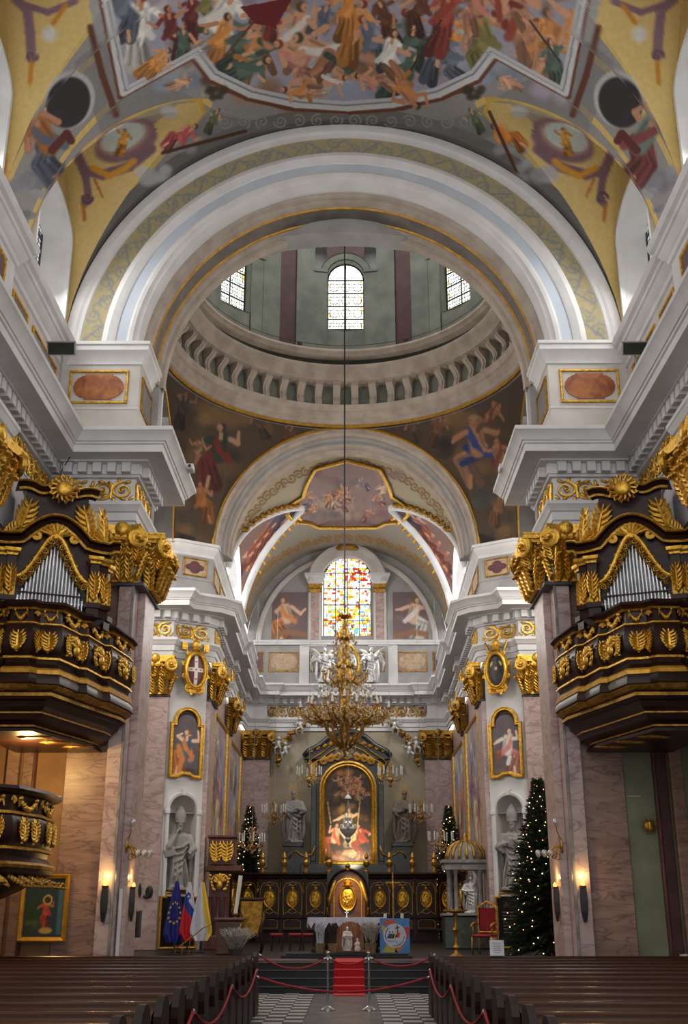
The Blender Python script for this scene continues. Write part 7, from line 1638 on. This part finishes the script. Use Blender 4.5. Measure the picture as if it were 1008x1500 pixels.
# notice on the front right pew, papers on the side bench
p = at(728, 1408, 21.6); t = thing('paper_notice', 'white paper notice in a clear stand on the front right pew', 'notice', (p.x, 21.5, 1.002))
MB().bevbox(-.13, .13, 0, .012, 0, .27, .004).build('sheet', tintm('paper', (226, 228, 232)), t); MB().box(-.11, .11, -.05, .06, 0, .012).build('stand', greyp, t)
for k in range(6): MB().box(-.08+.01*(k % 3), .08-.015*(k % 2), -.003, 0, .22-.032*k, .226-.032*k).build('text_line', tintm('notice_ink_%d' % k, (150, 50, 50) if k in (1, 4) else (90, 90, 96)), t)
bn = thing('side_bench', 'dark wooden bench end against the right pier', 'bench', (6.75, 22.5, 0)); MB().bevbox(-.35, .6, -.2, .2, .9, .95, .01).build('shelf', pewm, bn); MB().bevbox(-.33, -.28, -.18, .18, 0, .9, .01).build('end_panel', pewd, bn); MB().bevbox(.5, .55, -.18, .18, 0, .9, .01).build('end_panel', pewd, bn)
for k, x in enumerate((6.55, 6.88)):
    t = thing('leaflet_pile', f'small pile of white leaflets on the side bench, {"nearer to" if k == 0 else "farther from"} the gilded sunburst', 'leaflets', (x, 22.45, .951), .1*k, 'leaflets on the side bench'); MB().bevbox(-.13, .13, -.09, .09, 0, .05, .004).build('sheets', tintm('paper', (226, 228, 232)), t); MB().box(-.02, .06, -.092, -.06, .02, .05).build('print', tintm('leaflet_print', (60, 70, 90)), t)
# ================================================================ christmas trees
needle = mat('fir_needles', (42, 62, 36), (26, 42, 28), 6, .6); bark = mat('bark', (70, 50, 36), (50, 36, 28), 8, .9)
bulb_w = mat('warm_bulb', (255, 214, 150), None, 3, .4, emit=4.0); bulb_r = mat('rose_bulb', (255, 150, 110), None, 3, .4, emit=3.0)
ME_BULB = MB().ell((0, 0, 0), .022, 6, 4).mesh('light_bulb', bulb_w, True); ME_BULBR = MB().ell((0, 0, 0), .022, 6, 4).mesh('light_bulb', bulb_r, True)
def fir(label, loc, h, r, nb, seed, bulbs, group=None, bs=1., nm=needle):
    t = thing('fir_tree', label, 'christmas tree', loc, 0, group); q = random.Random(seed); mb = MB(); tips = []
    MB().lathe([(.02*h, 0), (.014*h, h*.5), (.003*h, h*.99)], 8).build('trunk', bark, t, True)
    for i in range(nb):
        f = (i+.5)/nb; z = h*(.06+.92*f**.9); a = i*2.399+q.uniform(-.3, .3); L = r*(1-f**.9)**.85*q.uniform(.7, 1.08)+.04*h*.3; dr = -.25+.75*f
        d = Vector((math.cos(a), math.sin(a), dr)).normalized(); b0 = Vector((0, 0, z)); sd = d.cross(Vector((0, 0, 1))).normalized(); up = sd.cross(d)
        end = b0+d*L; mb.tube([b0, b0+d*L*.6-Vector((0, 0, .03*L)), end], [.012, .008, .004], 3, caps=False)
        n = max(5, int(22*L/r*max(1, r/1.0)))
        for k in range(n):
            g = .12+.88*(k+.5)/n; c = b0+d*L*g; w = (.16 if h > 3 else .1)*(1.15-.5*g)
            for sg in (-1, 1):
                e = c+sd*sg*w*q.uniform(.6, 1.2)+d*w*.8+up*w*q.uniform(-.5, .6); wv = up*.022*(1 if h > 3 else .7)+d*.012
                mb.add([c-wv*.6, e, c+wv], [(0, 1, 2)]); mb.add([c+sd*.015, e+up*.03, c-sd*.02+d*.03], [(0, 1, 2)])
        tips.append((b0+d*L*q.uniform(.6, 1.02)+up*.05, f))
    mb.build('needles', nm, t)['kind'] = 'stuff'
    for k in range(bulbs):
        p, f = tips[int((k+.5)/bulbs*len(tips))]
        link('light_bulb', ME_BULB if q.random() < .7 else ME_BULBR, t, p, None, bs)
    return t
p = at(800, 1404, 30.8)
fir('tall fir tree with warm lights standing in front of the right niche', (p.x+.05, 30.8, .6), 4.6, 1.3, 520, 3, 230, None, .62)
for px, sd_ in ((364, 5), (660, 6)):
    p = at(px, 1283, 49.3); fir(f'small lit fir tree behind the choir stalls on the {"left" if px < 509 else "right"} of the high altar', (p.x, 49.3, .6), 5.5, 1.25, 340, sd_, 110, None, .75)
# ================================================================ chandeliers
crys = mat('crystal', (226, 206, 172), (196, 168, 124), 12, .15, .25, spec=.8)
glowc = mat('candle_sleeve', (236, 234, 228), None, 3, .4)
ch = thing('great_chandelier', 'huge gilded crystal chandelier hanging on a long cord below the dome', 'chandelier', (at(505, 1000, 31).x, 31.0, 0))
def CZ(py): return at(505, py, 31.0).z
MB().tube([(0, 0, CZ(905)), (0, 0, 32.39)], .022, 6).build('cord', blackp, ch)
zst = [(1110, .02), (1100, .1), (1092, .16), (1082, .1), (1060, .14), (1046, .2), (1030, .12), (1015, .16), (1000, .2), (988, .24), (978, .16), (960, .12), (948, .17), (940, .1), (925, .15), (915, .07), (903, .04)]
MB().lathe([(r, CZ(py)) for py, r in zst], 16).build('stem', goldd, ch, 40)
for k in range(14):       # lower basket ribs
    a = 2*PI*k/14; MB().tube([(r*math.cos(a), r*math.sin(a), CZ(py)) for py, r in ((1096, .14), (1086, .34), (1074, .5), (1060, .56), (1050, .6), (1042, .52))], [.03, .035, .03, .03, .035, .02], 5).build('basket_rib', goldd, ch, True)
q = random.Random(2)
for k in range(24):       # arms with candles
    a = 2*PI*k/24; R = 1.28 if k % 2 else 1.02; zc_ = CZ(1042) if k % 2 else CZ(1032)
    pts = [(.2, CZ(1050)), (.5, CZ(1060)), (R*.75, CZ(1058)), (R*.98, zc_-.12), (R, zc_)]
    am = MB().tube([(r*math.cos(a), r*math.sin(a), z) for r, z in pts], [.03, .03, .028, .025, .02], 5).build('arm', goldd, ch, True)
    MB().lathe([(.02, 0), (.09, .03), (.1, .05), (.03, .06)], 10, (R*math.cos(a), R*math.sin(a), zc_)).build('drip_pan', crys, am, 40)
    MB().lathe([(.032, .05), (.032, .2), (.012, .22), (0, .27)], 8, (R*math.cos(a), R*math.sin(a), zc_)).build('candle', glowc, am, 40)
for k in range(10):       # upper tier
    a = 2*PI*k/10+.2; R = .62; z0 = CZ(992); am = MB().tube([(r*math.cos(a), r*math.sin(a), z) for r, z in ((.15, z0-.1), (.4, z0-.22), (R, z0-.1), (R, z0+.12))], .024, 5).build('arm', goldd, ch, True)
    MB().lathe([(.02, 0), (.08, .03), (.02, .06)], 8, (R*math.cos(a), R*math.sin(a), z0+.12)).build('drip_pan', crys, am, 40)
for k in range(12):       # leaf crowns
    a = 2*PI*k/12
    for py, r in ((938, .26), (905, .22), (980, .34)): MB().tube([(.06*math.cos(a), .06*math.sin(a), CZ(py)-.02), (r*.8*math.cos(a), r*.8*math.sin(a), CZ(py)+.1), (r*math.cos(a), r*math.sin(a), CZ(py)+.02)], [.03, .035, .015], 5).build('crown_leaf', gold if py < 940 else goldd, ch, True)
dr = MB()
for k in range(900):      # crystal drops and gilt sprays
    u = q.random(); a = q.uniform(0, 2*PI)
    if u < .55: R = q.uniform(.45, 1.3); z = CZ(1046)-.05+q.uniform(-.28, .2)*(1.5-R*.8)
    elif u < .75: R = q.uniform(.15, .66); z = CZ(q.uniform(1030, 980))
    elif u < .9: R = q.uniform(.1, .34); z = CZ(q.uniform(980, 912))
    else: R = q.uniform(.05, .3); z = CZ(q.uniform(1110, 1060))
    e = q.uniform(.018, .042); dr.ell((R*math.cos(a), R*math.sin(a), z), (e, e, e*q.uniform(1, 2)), 5, 4)
dr.build('crystal_drops', crys, ch)['kind'] = 'stuff'
gs = MB()
for k in range(420):
    a = q.uniform(0, 2*PI); R = q.uniform(.35, 1.25); z = CZ(1048)+q.uniform(-.25, .18)*(1.5-R*.8); p = Vector((R*math.cos(a), R*math.sin(a), z)); d = Vector((q.uniform(-1, 1), q.uniform(-1, 1), q.uniform(-.6, 1))).normalized()*q.uniform(.08, .18)
    gs.tube([p, p+d*.6+Vector((0, 0, .03)), p+d], [.014, .018, .006], 4)
gs.build('gilt_sprays', goldd, ch)['kind'] = 'stuff'
# silver cherubs on the rim
for k in range(2):
    b = MB(); b.ell((0, 0, .2), (.08, .07, .12), 8, 6).ell((0, -.02, .37), .07, 8, 6)
    for g_ in (-1, 1): limb(b, [(g_*.06, 0, .28), (g_*.17, -.03, .32), (g_*.2, -.05, .42)], .03, .02); limb(b, [(g_*.04, 0, .12), (g_*.08, -.1, .06), (g_*.07, -.05, -.08)], .045, .025)
    link('cherub', remesh(b, .016, 'cherub', silver, 1), ch, ((-.68, .7)[k], -.55, CZ(1030)-.02), (0, 0, .4-k*.8))
def small_chand(px, py, Y_, label, sc=1.):
    p = at(px, py, Y_); t = thing('crystal_chandelier', label, 'chandelier', (p.x, Y_, p.z), 0, None)
    MB().tube([(0, 0, .55*sc), (0, 0, 13.9-p.z if Y_ > 38 else 17-p.z)], .008, 4).build('wire', greyp, t)
    MB().lathe([(.02, -.42*sc), (.07*sc, -.36*sc), (.03*sc, -.28*sc), (.12*sc, -.16*sc), (.05*sc, -.05*sc), (.03*sc, .2*sc), (.07*sc, .3*sc), (.02*sc, .45*sc), (.01, .56*sc)], 10).build('stem', goldd, t, 40)
    for k in range(8):
        a = 2*PI*k/8+.2; am = MB().tube([(r*sc*math.cos(a), r*sc*math.sin(a), z*sc) for r, z in ((.08, -.12), (.25, -.2), (.42, -.12), (.44, .02))], .014, 4).build('arm', goldd, t, True)
        MB().lathe([(.028*sc, .02*sc), (.028*sc, .3*sc), (0, .33*sc)], 6, (.44*sc*math.cos(a), .44*sc*math.sin(a), 0)).build('candle', glowc, am)
    g = MB(); q_ = random.Random(int(px))
    for k in range(130):
        a = q_.uniform(0, 2*PI); u = q_.random(); R = q_.uniform(.1, .42) if u < .5 else .22*(1-u)*2*.9; z = q_.uniform(-.3, -.05) if u < .5 else q_.uniform(-.0, .5)
        e = q_.uniform(.014, .028); g.ell((R*sc*math.cos(a), R*sc*math.sin(a), z*sc), (e, e, e*1.6), 4, 3)
    g.build('crystal_drops', crys, t)['kind'] = 'stuff'
small_chand(453, 1136, 46, 'crystal chandelier hanging before the left shoulder of the altar pediment', 1.15); small_chand(572, 1136, 46, 'crystal chandelier hanging before the right shoulder of the altar pediment', 1.15)
small_chand(401, 1191, 46, 'crystal chandelier hanging before the left saint statue', 1.1); small_chand(617, 1191, 46, 'crystal chandelier hanging before the right saint statue', 1.1)
small_chand(369, 1234, 44, 'crystal chandelier hanging before the left small fir tree', 1.1); small_chand(646, 1232, 44, 'crystal chandelier hanging before the right small fir tree', 1.1)
p = at(510, 1215, 42); t = thing('sanctuary_lamp', 'silver sanctuary lamp hanging before the altar painting', 'lamp', (p.x, 42, p.z))
MB().tube([(0, 0, 1.35), (0, 0, 15.5-p.z)], .009, 4).build('wire', greyp, t)
for k in range(3): a = 2*PI*k/3+.5; MB().tube([(0, 0, 1.1), (.2*math.cos(a), .2*math.sin(a), .2)], .01, 4).build('chain', silver, t)
MB().lathe([(.02, 1.05), (.14, 1.1), (.1, 1.18), (.03, 1.24), (.02, 1.36)], 14).build('canopy', silver, t, 40); MB().lathe([(.0, -.62), (.05, -.55), (.03, -.48), (.12, -.36), (.08, -.28), (.26, -.1), (.3, .02), (.16, .1), (.18, .22), (.1, .3), (.12, .42)], 16).build('bowl', silver, t, 40)
for k in range(3): a = 2*PI*k/3+.5; MB().ell((.3*math.cos(a), .3*math.sin(a), .08), (.06, .06, .12), 8, 6).build('cherub_bracket', silver, t, True)
# ================================================================ wall fittings
glow = mat('amber_lamp_glow', (255, 170, 60), None, 3, .4, emit=2.0)
for s in (-1, 1):
    for j, (x, y) in enumerate(((4.78, 23.15), (4.46, 24.1))):
        rz = 0 if j == 0 else (PI/2 if s < 0 else -PI/2)
        t = thing('wall_torch', f'black iron wall torch glowing amber on the {"outer" if j == 0 else "inner"} pilaster of the {SIDE[s]} pier', 'wall lamp', (s*(x-.0), y-(.0 if j == 0 else 0), 1.95), rz)
        MB().loft([[(-a, -.05-b, z), (a, -.05-b, z), (a, -.05+b, z), (-a, -.05+b, z)] for a, b, z in ((.03, .02, -.38), (.06, .04, -.2), (.07, .045, .0), (.055, .04, .25), (.06, .045, .3))], caps=True).build('body', blackp, t); MB().lathe([(.03, .28), (.038, .33), (.02, .37), (0, .385)], 8, (0, -.06, 0)).build('glow', glow, t, True); MB().box(-.02, .02, -.06, 0, -.1, -.04).box(-.02, .02, -.06, 0, .16, .22).build('bracket', blackp, t)
        lx = t.location; o = point('wall_torch_light', (lx.x-(0 if j == 0 else s*.14), lx.y-(.16 if j == 0 else 0), 2.44), 3.0, (1, .62, .22), .03)
    # branch sconce higher up
    t = thing('gilt_sconce', f'curling gilded candle sconce on the {SIDE[s]} pier above the torches', 'wall lamp', (s*4.5, 23.6, 2.95))
    for k in range(3):
        L = .5-.12*k; pts = [(-s*L*f, -.04-.05*k*f, .1*math.sin(f*2*PI)*(1-.3*f)-.04*f) for f in np.linspace(0, 1, 13)]; MB().tube(pts, [.02-.008*f for f in np.linspace(0, 1, 13)], 5).build('arm', goldd, t, True)
        sp = [(-s*(L*.5+.09*(1-q*.7)*math.cos(q*8)), -.05-.03*k, -.08-.03*k+.09*(1-q*.7)*math.sin(q*8)) for q in np.linspace(0, 1, 14)]; MB().tube(sp, .011, 5).build('scroll', goldd, t, True)
        e = pts[-1]; MB().lathe([(.02, -.1), (.05, -.06), (.06, .0), (.04, .04), (.0, .05)], 10, e).build('glass_cup', silver, t, True)
    MB().ell((0, -.02, .08), (.03, .05, .16), 8, 6).build('back_plate', goldd, t, True); MB().tube([(0, 0, .2), (-s*.08, -.03, .36), (-s*.1, -.03, .5)], .012, 5).build('stem', goldd, t)
    MB().lathe([(.03, 0), (.06, .04), (.05, .1), (0, .14)], 10, (-s*.1, -.03, .5)).build('bulb_cup', silver, t, True)
    # floodlights on the attic ledge
    p = at(90 if s < 0 else 932, 511, 21.7); t = thing('floodlight', f'grey floodlight with dark glass on the cornice by the {SIDE[s]} pedestal', 'floodlight', (p.x, 21.7, p.z))
    tl = Matrix.Rotation(.42, 4, 'X')
    MB().loft([[(-.32, -.02, -.15), (.32, -.02, -.15), (.32, -.02, .15), (-.32, -.02, .15)], [(-.3, .1, -.13), (.3, .1, -.13), (.3, .1, .13), (-.3, .1, .13)], [(-.14, .16, -.08), (.14, .16, -.08), (.14, .16, .08), (-.14, .16, .08)]], caps=True).build('housing', greyp, t, M=tl)
    MB().bevbox(-.29, .29, -.035, -.018, -.125, .125, .005).build('lens', mat('dark_lens', (34, 44, 40), None, 3, .12), t, M=tl)
    MB().box(-.33, .33, -.08, .0, .14, .165).build('visor', greyp, t, M=tl); MB().box(-.02, .02, .1, .14, 12.03-p.z, .0).build('bracket', greyp, t); MB().box(-.12, .12, .0, .24, 12.025-p.z, 12.05-p.z).build('foot_plate', greyp, t)
    # white security camera on the cornice corner
    p = at(279 if s < 0 else 736, 686, 24.8); t = thing('security_camera', f'small white security camera on the inner corner of the {SIDE[s]} cornice', 'camera', (p.x, 24.8, p.z)); MB().bevbox(-.08, .08, -.16, .16, -.07, .07, .02).build('body', white, t); MB().lathe([(.04, 0), (.04, .03), (0, .03)], 10).build('lens', blackp, t, rot=(PI/2, 0, 0), loc=(0, -.15, 0)); MB().tube([(0, .05, 0), (s*.2, .1, -.02)], .015, 5).build('arm', greyp, t)
    # cables hanging at the cornice return
    t = thing('hanging_cable', f'thin cable hanging at the {SIDE[s]} cornice return over the organ', 'cable'); c0 = at(128 if s < 0 else 892, 628, 22.35); c1 = at(90 if s < 0 else 938, 690, 23.1); c2 = at(87 if s < 0 else 942, 702, 22.8)
    MB().tube([c0, c1, c2], .012, 5).build('cable', tintm('blue_cable', (70, 60, 110)) if s < 0 else blackp, t, True)
# icon painting on the left
a = at(24, 1374, 23.2); b = at(96, 1286, 23.2); t = thing('icon_painting', 'dark gold framed icon with a haloed figure in red under the pulpit', 'painting', (0, 0, 0))
xa, xb, za, zb_ = a.x+.06, b.x, a.z, b.z
def fn(Q):
    w_, h_ = xb-xa, zb_-za; Q.ell(xa+w_*.25, za+h_*.4, .25, .5, 0, (44, 66, 40), .7); Q.stroke([(xa+w_*.9, za+.1), (xa+w_*.9, zb_-.2)], .07, (70, 104, 116), .5); Q.fig(xa+w_*.56, za+h_*.42, h_*.52, 0, (168, 62, 48), None, (170, 110, 70), (50, 34, 26), 3, 1, .05)
    Q.ell(xa+w_*.58, za+h_*.63, .1, .1, 0, (206, 176, 80), .1); Q.ell(xa+w_*.58, za+h_*.63, .075, .075, 0, (66, 46, 36), .2); Q.ell(xa+w_*.58, za+h_*.12, .16, .07, 0, (190, 160, 84), .3); Q.cloud(xa+w_*.3, za+h_*.2, .15, (90, 96, 44), 3, 5, .7)
painted('canvas', MB().grid(40, 48, lambda u, v: (xa+(xb-xa)*u, 23.3, za+(zb_-za)*v)), (42, 58, 62), fn, t)
loop_sweep([(xa, za), (xb, za), (xb, zb_), (xa, zb_)], [(-.02, 23.3), (-.01, 23.25), (.05, 23.22), (.08, 23.26), (.08, 23.36)]).build('frame', goldp, t, 35)
# sunburst clock-like ornament on the right plaster strip
p = at(951, 1210, 23.4); t = thing('gilded_sunburst', 'small gilded sunburst ornament on the green plaster of the right pier', 'ornament', (p.x, 23.4, p.z))
MB().ell((0, 0, 0), (.11, .05, .11), 14, 8).build('disc', goldd, t, True); MB().box(-.012, .012, -.07, -.04, -.05, .07).build('hand', gold, t)
for k in range(20): a = 2*PI*k/20; L = .17 if k % 2 else .2; MB().tube([(.1*math.cos(a), 0, .1*math.sin(a)), (L*math.cos(a), 0, L*math.sin(a))], [.014, .003], 4).build('ray', goldd, t)
# black loudspeaker on the right gallery corner
p = at(851, 932, 22.3); t = thing('loudspeaker', 'small black loudspeaker on the corner of the right organ gallery', 'speaker', (p.x, 22.0, p.z)); MB().bevbox(-.2, .2, -.1, .14, -.1, .1, .02).build('cabinet', blackp, t); MB().box(-.17, .17, -.105, -.1, -.07, .07).build('grille', greyw, t); MB().tube([(0, .1, 0), (.1, .5, .0)], .02, 5).build('arm', blackp, t)
# bronze brackets on the left pier, small grey box, white tube light
p = at(213, 1308, 36.4); t = thing('bronze_relief', 'small dark bronze figures fixed to the marble beside the left niche', 'relief', (p.x, 36.38, p.z)); MB().ell((-.18, 0, .08), (.05, .05, .22), 8, 6).ell((.12, 0, .02), (.12, .06, .2), 8, 6).ell((.02, 0, -.12), (.1, .05, .06), 8, 5).build('figures', blackp, t, True)
t = thing('tube_lamp', 'white vertical strip beside the torch on the left pier', 'lamp', (-4.56, 23.62, .9)); MB().bevbox(-.03, .03, -.05, .05, 0, 1.3, .01).build('tube', white, t); MB().box(-.02, .02, -.02, .06, 1.3, 1.34).build('cap', greyp, t)
p = at(191, 1372, 27.6); t = thing('metal_cabinet', 'dark grey metal cabinet on a post behind the left pier', 'cabinet', (p.x, 27.6, .6)); MB().bevbox(-.22, .22, -.12, .12, .0+p.z-.62, p.z-.02, .02).build('box', greyw, t); MB().box(-.05, .05, -.05, .05, 0, p.z-.6).build('post', blackp, t); MB().box(-.16, .16, -.125, -.12, p.z-.5, p.z-.2).build('door', blackp, t)
